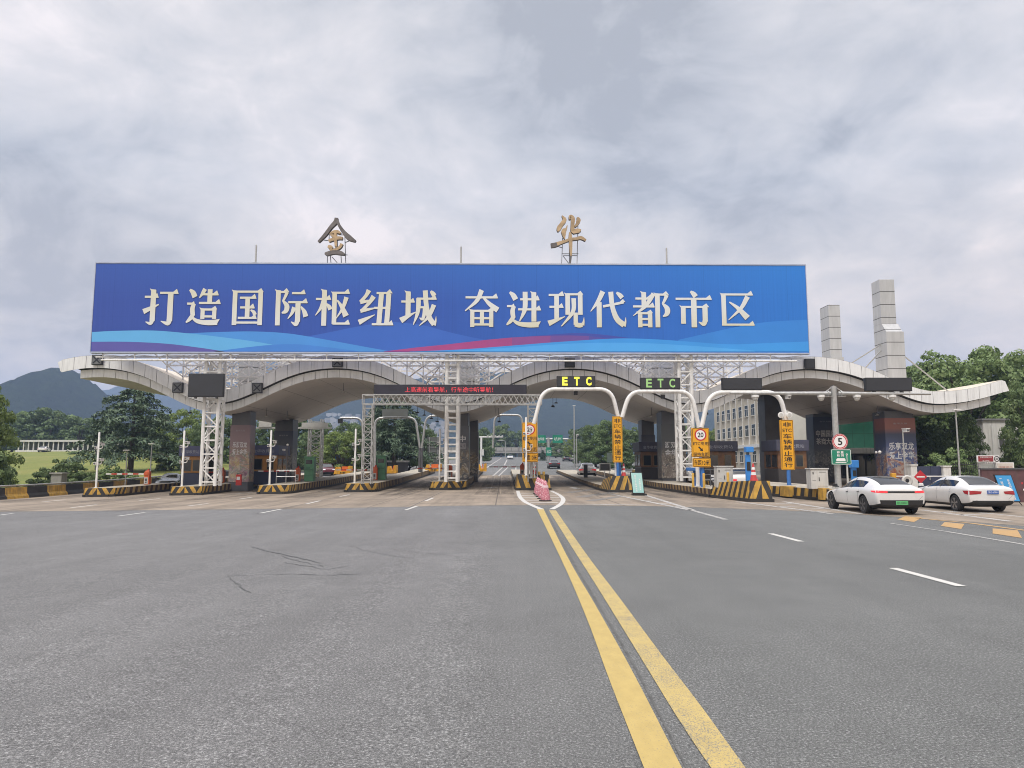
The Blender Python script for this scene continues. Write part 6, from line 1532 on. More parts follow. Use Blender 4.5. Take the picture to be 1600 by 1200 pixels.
# cream office block: its long side runs away from us, to the right of the lane
BXf = 36.4
t = thing('office_building', 'cream four storey office block seen under the canopy left of the dark pillar', 'building', (43, 111, gz(43, 111)))
b = MB(); y0, y1 = 97.5, 124.5; z0 = gz(40, 110) - .5; b.bbox((BXf, y0, z0), (50, y1, 12.9)); b.build('wall', CREAM, t, world=True)
b = MB(); b.bbox((BXf - .3, y0 - .3, 12.9), (50.3, y1 + .3, 13.4)); b.build('roof', CREAM, t, world=True)
b = MB(); b.bbox((BXf - .25, y0 - .1, 4.25), (BXf - .01, y1 + .1, 4.75)); b.build('floor_band', WWALL, t, world=True)
yy = y0 + 1.5
while yy < y1 - 1:
    b = MB(); b.bbox((BXf - .12, yy - .85, 4.76), (BXf - .01, yy - .65, 12.89)); b.build('pilaster', WWALL, t, world=True)
    for k in range(4):
        zz = 2.1 + k * 2.95 + (0.9 if k else 0)
        b = MB(); f = .07
        b.bbox((BXf - .04, yy - .5, zz), (BXf - .012, yy + 1.1, zz + f)); b.bbox((BXf - .04, yy - .5, zz + 1.75 - f), (BXf - .012, yy + 1.1, zz + 1.75)); b.bbox((BXf - .04, yy - .5, zz + f), (BXf - .012, yy - .5 + f, zz + 1.75 - f)); b.bbox((BXf - .04, yy + 1.1 - f, zz + f), (BXf - .012, yy + 1.1, zz + 1.75 - f))
        b.bbox((BXf - .038, yy + .27, zz + f), (BXf - .012, yy + .33, zz + 1.1)); b.bbox((BXf - .039, yy - .43, zz + 1.1), (BXf - .012, yy + 1.03, zz + 1.16))
        w_ = b.build('window', WFR, t, world=True)
        b = MB(); b.bbox((BXf - .022, yy - .43, zz + f), (BXf - .003, yy + 1.03, zz + 1.68)); b.build('pane', PANE, w_).data.transform(Matrix.Translation(-t.location))
        b = MB(); b.bbox((BXf - .16, yy - .55, zz - .08), (BXf - .005, yy + 1.15, zz - .001)); b.build('sill', CREAM, w_).data.transform(Matrix.Translation(-t.location))
    yy += 2.85
# near, windowed end wall
for k in range(3):
    for x in (39.5, 43, 46.5):
        b = MB(); zz = 5.9 + k * 2.95; b.bbox((x - .75, y0 - .03, zz), (x + .75, y0 - .005, zz + 1.7)); b.build('window', PANE, t, world=True)
# green glazed station building under the right end of the canopy
GG = NT('green_glass'); c = GG.ramp(GG.noise(.25, 3, .5), [(.35, (0.02, 0.085, 0.055)), (.65, (0.055, 0.18, 0.125))]); X_, Y_, Z_ = GG.xyz()
sm = GG.math('MAXIMUM', GG.seam(X_, 1.25, .05), GG.seam(Z_, 1.6, .05)); GG.color(GG.mix(sm, c, (0.03, 0.07, 0.05))); GG.b.inputs['Roughness'].default_value = .12; GG = GG.m
A, B = P(1318, 700, 78), P(1380, 655, 78)
t = thing('station_building', 'green glazed station office with white canopy band left of the red and blue pillar', 'building', ((A.x + B.x) / 2, 78, gz(36, 78)))
x0, x1 = A.x - .5, B.x + 3; zb_, zt_ = A.z, 8.2
b = MB(); b.bbox((x0, 78, gz(36, 78)), (x1, 88, zt_)); b.build('wall', DKB, t, world=True)
b = MB(); b.bbox((x0 + .05, 77.93, zb_), (x1, 77.99, zt_ - .2)); b.build('glass_front', GG, t, world=True)
b = MB(); b.bbox((x0 - .1, 76.6, zb_ - .62), (x1, 77.9, zb_ - .02)); b.build('awning', WWALL, t, world=True, bevel=.03)
b = MB()
for k in range(5): b.bbox((x0 + .3 + k * 1.3, 77.94, gz(36, 78) + .3), (x0 + 1.4 + k * 1.3, 77.985, zb_ - .8))
b.build('glass_door', GLASS, t, world=True)
A, B = P(1230, 693, 84), P(1268, 655, 84)
t = thing('white_wall_block', 'plain off white wall block seen between the vertical yellow sign and the navy poster pillar', 'building', ((A.x + B.x) / 2, 84, gz(30, 84)))
b = MB(); b.bbox((A.x - 2, 84, A.z), (B.x + 2, 87, 9)); b.build('upper_wall', mat('off_white_render', (.60, .59, .53), .8, var=.05), t, world=True); b = MB(); b.bbox((A.x - 2, 84.3, gz(30, 84)), (B.x + 2, 87, A.z - .01)); b.build('dark_ground_floor', DKB, t, world=True)
# white house behind the trees on the right
Yw = 62.5; A, B = P(1541, 740, Yw), P(1590, 664, Yw)
t = thing('white_house', 'white two storey house half hidden by big trees on the right', 'building', ((A.x + B.x) / 2, Yw, gz(55, Yw)))
b = MB(); b.bbox((A.x, Yw, gz(55, Yw) - .2), (B.x, Yw + 2.2, B.z + .4)); b.build('wall', WWALL, t, world=True); b = MB(); b.bbox((A.x - .15, Yw - .15, B.z + .4), (B.x + .15, Yw + 2.35, B.z + .55)); b.build('roof', mat('roof_grey', (.2, .2, .2), .7), t, world=True)
for px in (1569,):
    for (ya, yb) in ((698, 681), (732, 715)):
        C_, D = P(px - 8, ya, Yw), P(px + 8, yb, Yw); b = MB(); b.bbox((C_.x - .08, Yw - .08, C_.z - .08), (D.x + .08, Yw - .02, D.z + .08)); w_ = b.build('window', WFR, t, world=True)
        b = MB(); b.bbox((C_.x, Yw - .10, C_.z), ((C_.x + D.x) / 2 - .04, Yw - .09, D.z)); b.bbox(((C_.x + D.x) / 2 + .04, Yw - .10, C_.z), (D.x, Yw - .09, D.z)); b.build('pane', PANE, w_).data.transform(Matrix.Translation(-t.location))
b = MB(); b.tube([(P(1551, 700, Yw).x, Yw - .1, gz(55, Yw)), (P(1551, 700, Yw).x, Yw - .1, B.z)], .07, 8); b.build('downpipe', WFR, t, world=True)
# maroon hoarding, folding boards, notice boards
MAR = mat('maroon_hoarding', (0.105, 0.048, 0.052), 0.6, var=.25, vscale=2.5, dirt=.4)
A = G(1537, 785); t = thing('hoarding', 'maroon sheet hoarding with scuffed posters behind the blue folding board', 'hoarding', (A.x + 6, A.y, gz(A.x, A.y)))
zt_ = P(1537, 733.5, A.y).z; b = MB(); b.bbox((A.x, A.y, gz(A.x, A.y) - .02), (A.x + 14, A.y + .12, zt_)); b.build('sheet', MAR, t, world=True)
b = MB(); b.bbox((A.x - .05, A.y - .05, zt_), (A.x + 14, A.y + .17, zt_ + .07)); b.build('cap_rail', DGREY, t, world=True)
rg = random.Random(3)
for k in range(9):
    x = A.x + 1.2 + rg.random() * 3.2; z = .35 + rg.random() * 1.0; b = MB(); b.bbox((x, A.y - .006, z), (x + .05 + rg.random() * .08, A.y - .001, z + .06 + rg.random() * .06)); b.build('sticker', WHTS if k % 3 else REDS, t, world=True)
def folding_board(label, x0, x1, y0, y1, ybase, Y, m, cols, shear, lean=.12, legs=False):
    A, B = P(x0, y1, Y), P(x1, y0, Y); w = B.x - A.x; h = B.z - A.z; z0 = gz(A.x, Y); t = thing('folding_board', label, 'folding sign', ((A.x + B.x) / 2, Y, z0)); zo = A.z - z0
    b = MB(); f = lambda x, y, z: (x + shear * ((zo + h) - z) / h, y + lean * (z - zo), z)
    def slab(xa, xb, za, zb, ya, yb, mi): b.raw([f(xa, ya, za), f(xb, ya, za), f(xb, yb, za), f(xa, yb, za), f(xa, ya, zb), f(xb, ya, zb), f(xb, yb, zb), f(xa, yb, zb)], [(3, 2, 1, 0), (4, 5, 6, 7), (0, 1, 5, 4), (1, 2, 6, 5), (2, 3, 7, 6), (3, 0, 4, 7)], mi)
    slab(-w / 2 - .05, w / 2 + .05, zo - .04, zo + h + .04, .02, .06, 0); b.build('frame', [CBLK], t)
    b = MB(); slab(-w / 2, w / 2, zo, zo + h, 0, .018, 0); b.build('face', [m], t)
    b = MB()
    for cx, s, top, bot in cols:
        n = len(s); n0 = len(b.v)
        for k, ch in enumerate(s):
            cz = zo + h * (1 - top - (bot - top) * (k + .5) / n); hh = h * (bot - top) / n
            vv, ff = text_geo(ch, .015); b.raw([f(cx * w + q[0] * hh * .86, -.006, cz + q[1] * hh * .86) for q in vv], ff)
    b.build('lettering', [WHTS], t)
    b = MB()
    if legs:
        for s in (-1, 1): b.beam(f(s * w * .42, .03, zo), f(s * w * .50 + .04, .02, 0.0), .03); b.beam(f(s * w * .42, .10, zo + h * .9), (s * w * .55 + shear, .75, 0), .03)
    else: b.bbox((-w / 2 - .05 + shear, -.12, 0), (w / 2 + .16 + shear, .4, zo - .05))
    b.build('stand', CBLK, t); return t
TEAL = NT('teal_board_face'); c = TEAL.ramp(TEAL.noise(.8, 3, .5), [(.35, (0.28, 0.55, 0.55)), (.65, (0.42, 0.62, 0.56))]); TEAL.color(c); TEAL.b.inputs['Roughness'].default_value = .35; TEAL = TEAL.m
q = G(996, 774); folding_board('teal folding board with two columns of white text beside the striped nose', 987, 1003, 739, 770, 774, q.y - .35, TEAL, ((-.16, '请走人工收费车道', .10, .95), (.22, '减速慢行安全', .28, .86)), .10)
q = G(1580, 790); folding_board('slanting blue folding board with two columns of white text before the maroon hoarding', 1560.5, 1582, 743, 783, 790, q.y, mat('blue_board_face', (.045, .29, .60), .35, var=.06), ((-.24, '严禁摩托车行人', .10, .95), (.22, '非机动车上高速', .14, .96)), .26, .1, True)
def notice(label, x0, x1, y0, y1, Y, face, text, mt, extra=None, base=True):
    A, B = P(x0, y1, Y), P(x1, y0, Y); w, h = B.x - A.x, B.z - A.z; t = thing('notice_board', label, 'notice board', ((A.x + B.x) / 2, Y, gz(A.x, Y))); zo = A.z - t.location.z
    b = MB(); b.bbox((-w / 2, 0, zo), (w / 2, .08, zo + h)); b.build('board', WHTS, t)
    b = MB(); b.bbox((-w / 2 + .05, -.012, zo + .05), (w / 2 * (.52 if extra else 1) - .05, -.002, zo + h - .05)); b.build('face', face, t); b = MB(); cx = -w * .24 / 2 if extra else 0
    for k, s in enumerate(text): text_to(b, s, (cx, -.02, zo + h * (1 - (k + .55) / len(text))), w * (.52 if extra else .8) * (1 if k == 0 else .6), h * .22, 0.0, 0)
    b.build('lettering', mt, t)
    if extra: b = MB(); disc(b, (w * .38, zo + h * .5), h * .40, -.012, 0, r0=h * .30); text_to(b, '30', (w * .38, -.014, zo + h * .5), h * .4, h * .3, .02, 0); b.build('round_sign', BLKS, t)
    b = MB(); b.bbox((-w * .4, .09, -.02), (-w * .4 + .1, .19, zo + h)); b.bbox((w * .4 - .1, .09, -.02), (w * .4, .19, zo + h)); b.build('post', GSTEEL, t); return t
notice('red notice board with white lettering and a round sign above the maroon hoarding', 1527.5, 1561, 711.5, 722.5, 42, mat('notice_red', (.24, .03, .035), .5, var=.1), ('货车检测站入口', '禁止停车'), WHTS, True)
notice('pale board with reddish lettering leaning above the maroon hoarding', 1557.5, 1584, 722.5, 736, 42.6, mat('notice_cream', (.58, .52, .46), .6, var=.1), ('温馨提示',), mat('faded_red_letters', (.42, .18, .14), .6))
notice('small blank white board under the red notice board', 1529.5, 1554, 724, 736, 42.3, mat('notice_white', (.60, .64, .62), .6, var=.15), ('入口',), GREY)
# fence, gate and wall on the right
def fence_run(label, x0, x1, Y, h):
    a_, c_ = P(x0, 740, Y).x, P(x1, 740, Y).x; t = thing('metal_fence', label, 'fence', ((a_ + c_) / 2, Y, gz(a_, Y))); b = MB(); L = c_ - a_; n = max(3, int(L / .16))
    for k in range(n + 1): x = -L / 2 + L * k / n; b.beam((x, 0, 0), (x, 0, h), .025); b.lathe([(.03, h), (.012, h + .1)], (x, 0, 0), 6)
    b.build('bars', CBLK, t); b = MB()
    for z in (.15, h * .82, h * .95): b.beam((-L / 2, -.03, z), (L / 2, -.03, z), .05)
    b.build('rails', CBLK, t)
fence_run('black spiked metal fence between white gate pillar and maroon hoarding', 1487, 1560, 54, 1.95)
def block(name, label, cat, px0, px1, y0, Y, d, m, cap=True):
    a_, c_ = P(px0, 740, Y).x, P(px1, 740, Y).x; zt_ = P(px0, y0, Y).z; t = thing(name, label, cat, ((a_ + c_) / 2, Y, gz(a_, Y))); w = c_ - a_; h = zt_ - t.location.z
    b = MB(); b.bbox((-w / 2, 0, -.05), (w / 2, d, h - (.1 if cap else 0))); b.build('shaft', m, t, bevel=.02)
    if cap: b = MB(); b.bbox((-w / 2 - .05, -.05, h - .1), (w / 2 + .05, d + .05, h)); b.build('cap', m, t)
block('gate_pillar', 'white rendered gate pillar left of the black spiked fence', 'gate pillar', 1474.5, 1486.5, 727.5, 54, .7, WWALL)
block('gate_pillar', 'white wall end right of the red and blue poster pillar', 'gate pillar', 1424, 1433.5, 725.5, 54, .7, WWALL)
a_, c_ = P(1434, 740, 54.3).x, P(1474, 740, 54.3).x; t = thing('sheet_gate', 'dark navy sheet gate between the two white gate pillars', 'gate', ((a_ + c_) / 2, 54.3, gz(a_, 54))); w = c_ - a_; h = P(1450, 728.5, 54.3).z - t.location.z
for s in (-1, 1): b = MB(); b.box((s * w / 4, 0, h / 2), (w / 2 - .03, .06, h)); b.build('leaf', NAVY, t)
b = MB(); b.box((-.1, -.05, h * .5), (.05, .05, .3)); b.build('handle', GSTEEL, t)
# boom barrier with a red diamond
Yb = 46.0; A, B = P(1396, 745, Yb), P(1480, 744, Yb); t = thing('boom_barrier', 'thin white boom with red diamond plate and yellow post above the rear white car', 'barrier gate', (A.x, Yb, gz(A.x, Yb))); z = A.z - t.location.z
b = MB(); b.bbox((-.13, -.13, 0), (.13, .13, z + .22)); b.build('post', mat('boom_yellow', (.62, .32, .03), .5), t, bevel=.02); b = MB(); b.tube([(.1, -.16, z + .03), (B.x - A.x, -.16, z + .03)], .035, 8); b.build('boom', WHITE, t)
cx = P(1435, 743, Yb).x - A.x; b = MB(); s = .42; b.prism([(cx - s, z), (cx, z - s), (cx + s, z), (cx, z + s)], 'y', -.24, -.22, 0); b.bbox((cx - s * .6, -.25, z - .04), (cx + s * .6, -.242, z + .04), 1); b.build('diamond_plate', [REDS, WHTS], t)
# satellite-like tyre shape: white convex mirror on the kerb behind the first car
q = P(1417, 751, 44); t = thing('traffic_mirror', 'round pale traffic mirror showing between the two white car roofs', 'mirror', (q.x, 44, gz(q.x, 44)))
z = q.z - t.location.z; b = MB(); b.lathe([(.32, .0), (.34, -.05), (.26, -.09), (.12, -.05), (.11, -.03)], (0, 0, z), 22, axis='y', mi=0); b.lathe([(.12, -.055), (.02, -.07)], (0, 0, z), 14, axis='y', mi=1); b.build('mirror_dish', [GREY, BLACK], t, smooth=True); b = MB(); b.tube([(0, .05, 0), (0, .05, z)], .04, 8); b.build('post', GSTEEL, t)
# big T mast with cameras, speed limit 5 and green sign
YM = 38.5; xm = P(1307, 700, YM).x; t = thing('camera_gantry', 'grey T shaped camera mast with a long horizontal arm and a blank board, right of the yellow vertical sign', 'gantry', (xm, YM, gz(xm, YM) + .1)); zt_ = P(1307, 604, YM).z; za = P(1307, 615, YM).z
t['label'] = 'grey T shaped mast with long horizontal camera arm before the navy poster pillar'
b = MB(); b.tube([(xm, YM, .1), (xm, YM, zt_)], [.17, .15], 14); b.lathe([(.32, 0), (.32, .06)], (xm, YM, .6), 12); b.build('mast', GSTEEL, t, smooth=True, world=True)
x0, x1 = P(1140, 614, YM).x, P(1453, 616, YM).x; b = MB(); b.tube([(x0, YM - .05, za + .02), (xm - .2, YM - .05, za)], [.07, .11], 10); b.build('arm', GSTEEL, t, smooth=True, world=True); b = MB(); b.tube([(xm + .2, YM - .05, za), (x1, YM - .05, za - .02)], [.11, .06], 10); b.build('arm', GSTEEL, t, smooth=True, world=True)
b = MB()
for s in (-1, 1):
    b.lathe([(.16, -.03), (.16, .03)], (xm + s * .35, YM - .05, za), 12, axis='x'); b.beam((xm + s * .6, YM - .05, za), (xm, YM, za + .42), .04)
    b.bbox((xm + s * .35 - .2, YM - .2, za - .17), (xm + s * .35 + .2, YM + .1, za - .14))
b.build('arm_bracket', GSTEEL, t, world=True)
def dome(label, px, py, Y, s=1.0):
    q = P(px, py, Y); t = thing('dome_camera', label, 'camera', q, group='dome cameras on the mast arm'); b = MB(); b.lathe([(.03, .32), (.05, .18), (.20, .14), (.20, .05), (.16, .02)], n=16); b.build('housing', WHITE, t, smooth=True)
    b = MB(); b.lathe([(.155, .02), (.15, -.05), (.10, -.13), (.02, -.16)], n=16); b.build('dome', GREY, t, smooth=True); t.scale = (s, s, s)
for px, lab in ((1180, 'white dome camera under the mast arm near its left end'), (1283, 'white dome camera under the arm just left of the mast'), (1339, 'white dome camera under the arm just right of the mast'), (1394, 'white dome camera under the arm below the blank board')): dome(lab, px, 622, YM)
q = P(1231, 621, YM); t = thing('bullet_camera', 'white box camera under the mast arm beside the portal corner', 'camera', q); b = MB(); camera_head(b, (0, 0, 0), .9); b.build('housing', [WHITE, DGREY], t); b = MB(); b.beam((0, 0, .1), (0, 0, .22), .05); b.build('bracket', GSTEEL, t)
t, w, h = led('blank_lane_sign', 'blank dark overhead board on the right arm of the T shaped mast', 1353.5, 1424.5, 590, 611, YM - .1)
q = P(1312.5, 690, YM - .25); r = P(1312.5, 677.5, YM - .25).z - q.z
t = thing('speed_limit_sign', 'round red rimmed speed limit 5 sign on the T shaped mast', 'road sign', q); b = MB(); b.lathe([(r, 0), (r, .04)], n=36, axis='y'); b.build('plate', GSTEEL, t); b = MB(); disc(b, (0, 0), r * .98, -.004, 1, 40, r * .74); disc(b, (0, 0), r * .74, -.004, 0, 40); disc(b, (0, 0), r * .90, -.006, 0, 40, r * .86); text_to(b, '5', (0, -.01, 0), r * .56, r * .9, .02, 2); b.build('speed_disc', [WHTS, REDS, BLKS], t)
A, B = P(1299.5, 726, YM - .25), P(1329.5, 702, YM - .25); w, h = B.x - A.x, B.z - A.z; t = thing('green_sign', 'green rectangular sign with white vehicle symbol under the speed limit 5 sign', 'road sign', ((A.x + B.x) / 2, YM - .25, A.z))
b = MB(); panel(b, (0, h / 2), w, h, .06, 0, .05, 0); b.build('plate', GRNS, t); b = MB(); rim(b, (0, h / 2), w - .03, h - .03, .05, .025, -.004, 0)
for (s, x, z) in (('称', -.14, .80), ('重', .05, .80), ('检', -.14, .60), ('测', .05, .60)): text_to(b, s, (x * w, -.006, z * h), .15 * w, .16 * h, .02)
b.face([(x * w, -.006, z * h) for x, z in ((-.26, .22), (.20, .22), (.20, .34), (.16, .42), (-.20, .42), (-.26, .34))]); b.face([(x * w, -.006, z * h) for x, z in ((-.30, .12), (.24, .12), (.24, .17), (-.30, .17))]); disc(b, (.28 * w, .66 * h), .05 * w, -.006, 0, 16, .025 * w); b.face([(x * w, -.006, z * h) for x, z in ((.265, .18), (.295, .18), (.295, .60), (.265, .60))])
b.build('lettering', WHTS, t); b = MB(); b.bbox((.27 * w, .06, -1.2), (.27 * w + .07, .13, h * .9)); b.build('post', GREY, t)
for px, py, r_, lab in ((1369, 707, .10, 'left'), (1374.5, 706.5, .14, 'right')):
    q = P(px, py, 58); t = thing('white_ball_lamp', 'white ball lamp beside the red and blue pillar, ' + lab + ' one of the pair', 'lamp', q); b = MB(); b.lathe([(.02, -r_), (r_ * .7, -r_ * .7), (r_, 0), (r_ * .7, r_ * .7), (.02, r_)], n=14); b.build('globe', WHITE, t, smooth=True); b = MB(); b.beam((0, 0, 0), (.5, .9, -.05), .04); b.build('bracket', GSTEEL, t)
# slim light pole, bullet camera pole
def lightpole(label, px, ytop, Y, r, kind):
    x = P(px, 700, Y).x; zt_ = P(px, ytop, Y).z; t = thing('light_pole', label, 'light pole', (x, Y, gz(x, Y))); h = zt_ - t.location.z
    b = MB(); b.tube([(0, 0, 0), (0, 0, h)], [r, r * .6], 10); b.lathe([(r * 2.2, 0), (r * 2.2, .06)], n=10); b.build('pole', GSTEEL, t, smooth=True); b = MB()
    if kind == 'camera': camera_head(b, (.1, -.2, h + .05), 1.3); b.build('camera', [WHITE, DGREY], t)
    elif kind == 'lamp': b.box((0, -.1, h + .03), (.5, .25, .08)); b.build('lamp_head', [WHITE], t)
    elif kind == 'arm': b.tube(bend([(0, 0, h), (-.3, 0, h + .3), (-2.2, 0, h + .35)], .3), .05, 8); b.box((-2.2, 0, h + .33), (.7, .25, .1)); b.build('lamp_head', [GSTEEL], t)
lightpole('slim grey light pole before the big trees, right of the red and blue pillar', 1497, 641, 48, .07, 'lamp'); lightpole('grey pole with white bullet camera in front of the red and blue pillar', 1412, 674, 50, .07, 'camera')
lightpole('very tall thin grey pole standing beyond the middle arch', 897.5, 634, 130, .16, 'lamp'); lightpole('thin grey pole right of the tall one beyond the middle arch', 901, 681, 100, .09, 'camera')
# small screen and posts on the right exit island, beyond
q = P(945, 735, 62); t = thing('small_display', 'small blank display on a thin post left of the vertical yellow sign', 'display', (q.x, 62, gz(q.x, 62) + .3)); A, B = P(936.5, 736, 62), P(954, 724, 62); z0 = A.z - t.location.z; b = MB(); b.bbox((A.x - q.x, 0, z0), (B.x - q.x, .12, B.z - A.z + z0)); b.build('casing', GREY, t); b = MB(); b.bbox((A.x - q.x + .08, -.012, z0 + .08), (B.x - q.x - .08, -.002, B.z - A.z + z0 - .06)); b.build('screen', SCREEN, t); b = MB(); b.tube([(0, .05, 0), (0, .05, z0)], .04, 8); b.build('post', WHITE, t)
q = P(915, 742, 70); t = thing('reader_post', 'dark squat reader post on the island before the white car past the toll', 'reader post', (q.x, 70, gz(q.x, 70) + .35)); b = MB(); b.box((0, 0, .65), (.36, .36, 1.3)); b.build('column', BLACK, t, bevel=.03); b = MB(); b.box((0, 0, .03), (1.3, .8, .06)); b.build('base', ITOP, t)
A, B = P(949, 722.5, 66), P(956.5, 707.5, 66); t = thing('small_sign', 'small pale rectangular sign left of the vertical yellow sign', 'sign', ((A.x + B.x) / 2, 66, gz(A.x, 66))); z0 = A.z - t.location.z; w = B.x - A.x; b = MB(); b.bbox((-w / 2, 0, z0), (w / 2, .05, z0 + B.z - A.z)); b.build('plate', mat('pale_teal_sign', (.45, .6, .58), .5), t); b = MB(); b.tube([(0, .08, 0), (0, .08, z0 + .5)], .03, 6); b.build('post', GSTEEL, t)
# yellow crash barriers at the exit ends of the islands
CBY = mat('crash_barrier_yellow', (0.60, 0.30, 0.02), 0.5, var=.15, vscale=3, dirt=.3)
def crash(label, px0, px1, py, Y, orient=0):
    x0, x1 = P(px0, 740, Y).x, P(px1, 740, Y).x; w = x1 - x0; t = thing('crash_barrier', label, 'crash barrier', ((x0 + x1) / 2, Y, gz(x0, Y) + .5), group='yellow exit crash barriers'); b = MB(); h = .95
    b.prism([(-w / 2, 0), (w / 2, 0), (w / 2, h), (w / 2 - .25, h), (w / 2 - .35, .35), (-w / 2 + .7, .35), (-w / 2 + .5, h * .9), (-w / 2 + .25, h * .9)], 'y', 0, 1.4, 0); b.build('shell', CBY, t, bevel=.03); b = MB()
    for k in range(4): b.bbox((-w / 2 + .8 + k * (w - 1.3) / 4, -.02, .08), (-w / 2 + .8 + (k + .55) * (w - 1.3) / 4, -.004, .28))
    b.build('reflector_strip', BLKS, t)
    b = MB(); b.bbox((-w / 2 + .8, .7, .35), (w / 2 - .4, .8, h * .95)); b.build('red_panel', mat('orange_red_panel', (.55, .13, .03), .5, var=.15), t)
crash('yellow crash barrier right of the maroon hatchback', 521, 547, 742, 86); crash('small yellow crash barrier right of the second green machine', 602, 619, 745, 86); crash('yellow crash barrier left of the ladder like column beyond the lane', 663, 689, 742, 92); crash('yellow crash barrier right of the ladder like column at the lane edge', 743, 760, 742, 88)
# red low box on far island
q = P(590, 731, 104); t = thing('service_counter', 'pale low canopy counter beyond the second green machine', 'shelter', (P(621, 731, 104).x, 104, gz(-15, 104))); b = MB(); b.bbox((-1.6, 0, 1.5), (1.6, 1.2, 1.75)); b.build('roof', WWALL, t); b = MB(); b.bbox((-1.4, .3, 0), (1.4, 1.1, 1.49)); b.build('counter', DGREY, t)
t = thing('direction_sign', 'small blue sign on a post beyond the first yellow crash barrier', 'road sign', (P(527, 731, 105).x, 105, gz(-24, 105))); b = MB(); b.bbox((-.32, 0, 1.9), (.32, .05, 2.6)); b.build('plate', SKYB, t); b = MB(); b.tube([(0, .08, 0), (0, .08, 2.5)], .05, 6); b.build('post', SKYB, t)
# backs of two big road signs beyond the left lanes
for px0, px1, y0, lab in ((648, 664, 676, 'stepped olive back of a large road sign beyond the dark portal post'), (667, 688, 683, 'ribbed grey back of a large road sign left of the ladder like column')):
    A, B = P(px0, 722, 108), P(px1, y0, 108); t = thing('large_road_sign', lab, 'road sign', ((A.x + B.x) / 2, 108, gz(A.x, 108))); w = B.x - A.x; h = B.z - t.location.z
    b = MB(); b.bbox((-w / 2, 0, .9), (w / 2, .1, h)); b.build('panel', GB, t)
    b = MB()
    for k in range(8): b.bbox((-w / 2, -.06, 1.0 + k * (h - 1.2) / 8), (w / 2, -.005, 1.12 + k * (h - 1.2) / 8))
    b.build('rib', mat('sign_rib', (.2, .2, .19), .5), t)
    for s in (-1, 1): b = MB(); b.tube([(s * w * .33, -.12, 0), (s * w * .33, -.12, h)], .07, 8); b.build('post', GSTEEL, t)
# overpass
Yo = 290; A, B = P(755, 708, Yo), P(835, 699, Yo); t = thing('overpass', 'pale concrete overpass crossing the road far behind the middle lane', 'bridge', ((A.x + B.x) / 2, Yo, gz(0, Yo))); OC = mat('overpass_concrete', (.30, .29, .27), .8, var=.15, vscale=.3, dirt=.4)
b = MB(); b.bbox((A.x - 30, Yo, A.z), (B.x + 25, Yo + 9, A.z + .9)); b.build('deck', OC, t, world=True); b = MB(); b.bbox((A.x - 30, Yo - .15, A.z + .9), (B.x + 25, Yo + .1, B.z)); b.build('parapet', OC, t, world=True)
b = MB(); 
for k in range(26): b.bbox((A.x - 28 + k * 3.0, Yo - .25, A.z + .95), (A.x - 27.6 + k * 3.0, Yo - .16, B.z - .1))
b.build('parapet_ribs', mat('overpass_rib', (.18, .175, .16), .8), t, world=True)
for px in (768, 812): x = P(px, 708, Yo).x; b = MB(); b.bbox((x - .6, Yo + 2, gz(x, Yo) - .2), (x + .6, Yo + 6, A.z)); b.build('pier', OC, t, world=True)
# overhead direction gantry and lamp gantry beyond
Yg = 150; t = thing('direction_gantry', 'green direction sign gantry over the road beyond the middle lane', 'gantry', (P(857, 700, Yg).x, Yg, gz(10, Yg))); z = P(857, 686, Yg).z
b = MB(); x = P(857, 700, Yg).x; b.tube([(x, Yg, gz(x, Yg)), (x, Yg, z + .3)], .28, 10); b.build('mast', GSTEEL, t, smooth=True, world=True); b = MB(); b.tube([(P(838, 686, Yg).x, Yg, z), (P(888, 686, Yg).x, Yg, z)], .18, 8); b.build('beam', GSTEEL, t, world=True)
for x0, x1, y0, y1, s in ((838, 852.5, 680, 692, '金华南'), (863.5, 879, 679.5, 692, '杭州'), (853.5, 861.5, 699, 712, '出口')):
    A, B = P(x0, y1, Yg - .3), P(x1, y0, Yg - .3); b = MB(); b.bbox((A.x, Yg - .4, A.z), (B.x, Yg - .3, B.z)); o = b.build('sign_plate', GRNS, t, world=True); b = MB(); text_to(b, s, ((A.x + B.x) / 2, Yg - .42, (A.z + B.z) / 2), (B.x - A.x) * .7, (B.z - A.z) * .42, .0); b.build('lettering', WHTS, o).data.transform(Matrix.Translation(-t.location))
Yg = 140; t = thing('camera_mast', 'white camera mast with a long left arm beyond the lane left of the middle sign', 'mast', (P(752, 700, Yg).x, Yg, gz(-4, Yg))); b = MB(); x = P(752, 700, Yg).x; z = P(752, 683, Yg).z; b.tube([(x, Yg, gz(x, Yg)), (x, Yg, z + .2)], .2, 10); b.tube([(P(744, 683, Yg).x, Yg, z), (P(786, 683, Yg).x, Yg, z)], .12, 8); b.build('mast', WHITE, t, smooth=True, world=True); b = MB()
for px in (762, 768, 774, 780, 785): b.box((P(px, 683, Yg).x, Yg - .1, z + .2), (.3, .4, .25))
b.box((x + .25, Yg - .2, gz(x, Yg) + 2.6), (.5, .5, 1.2)); b.build('camera', GREY, t, world=True)
lightpole('pale street lamp before the overpass', 789.5, 690, 230, .16, 'arm')
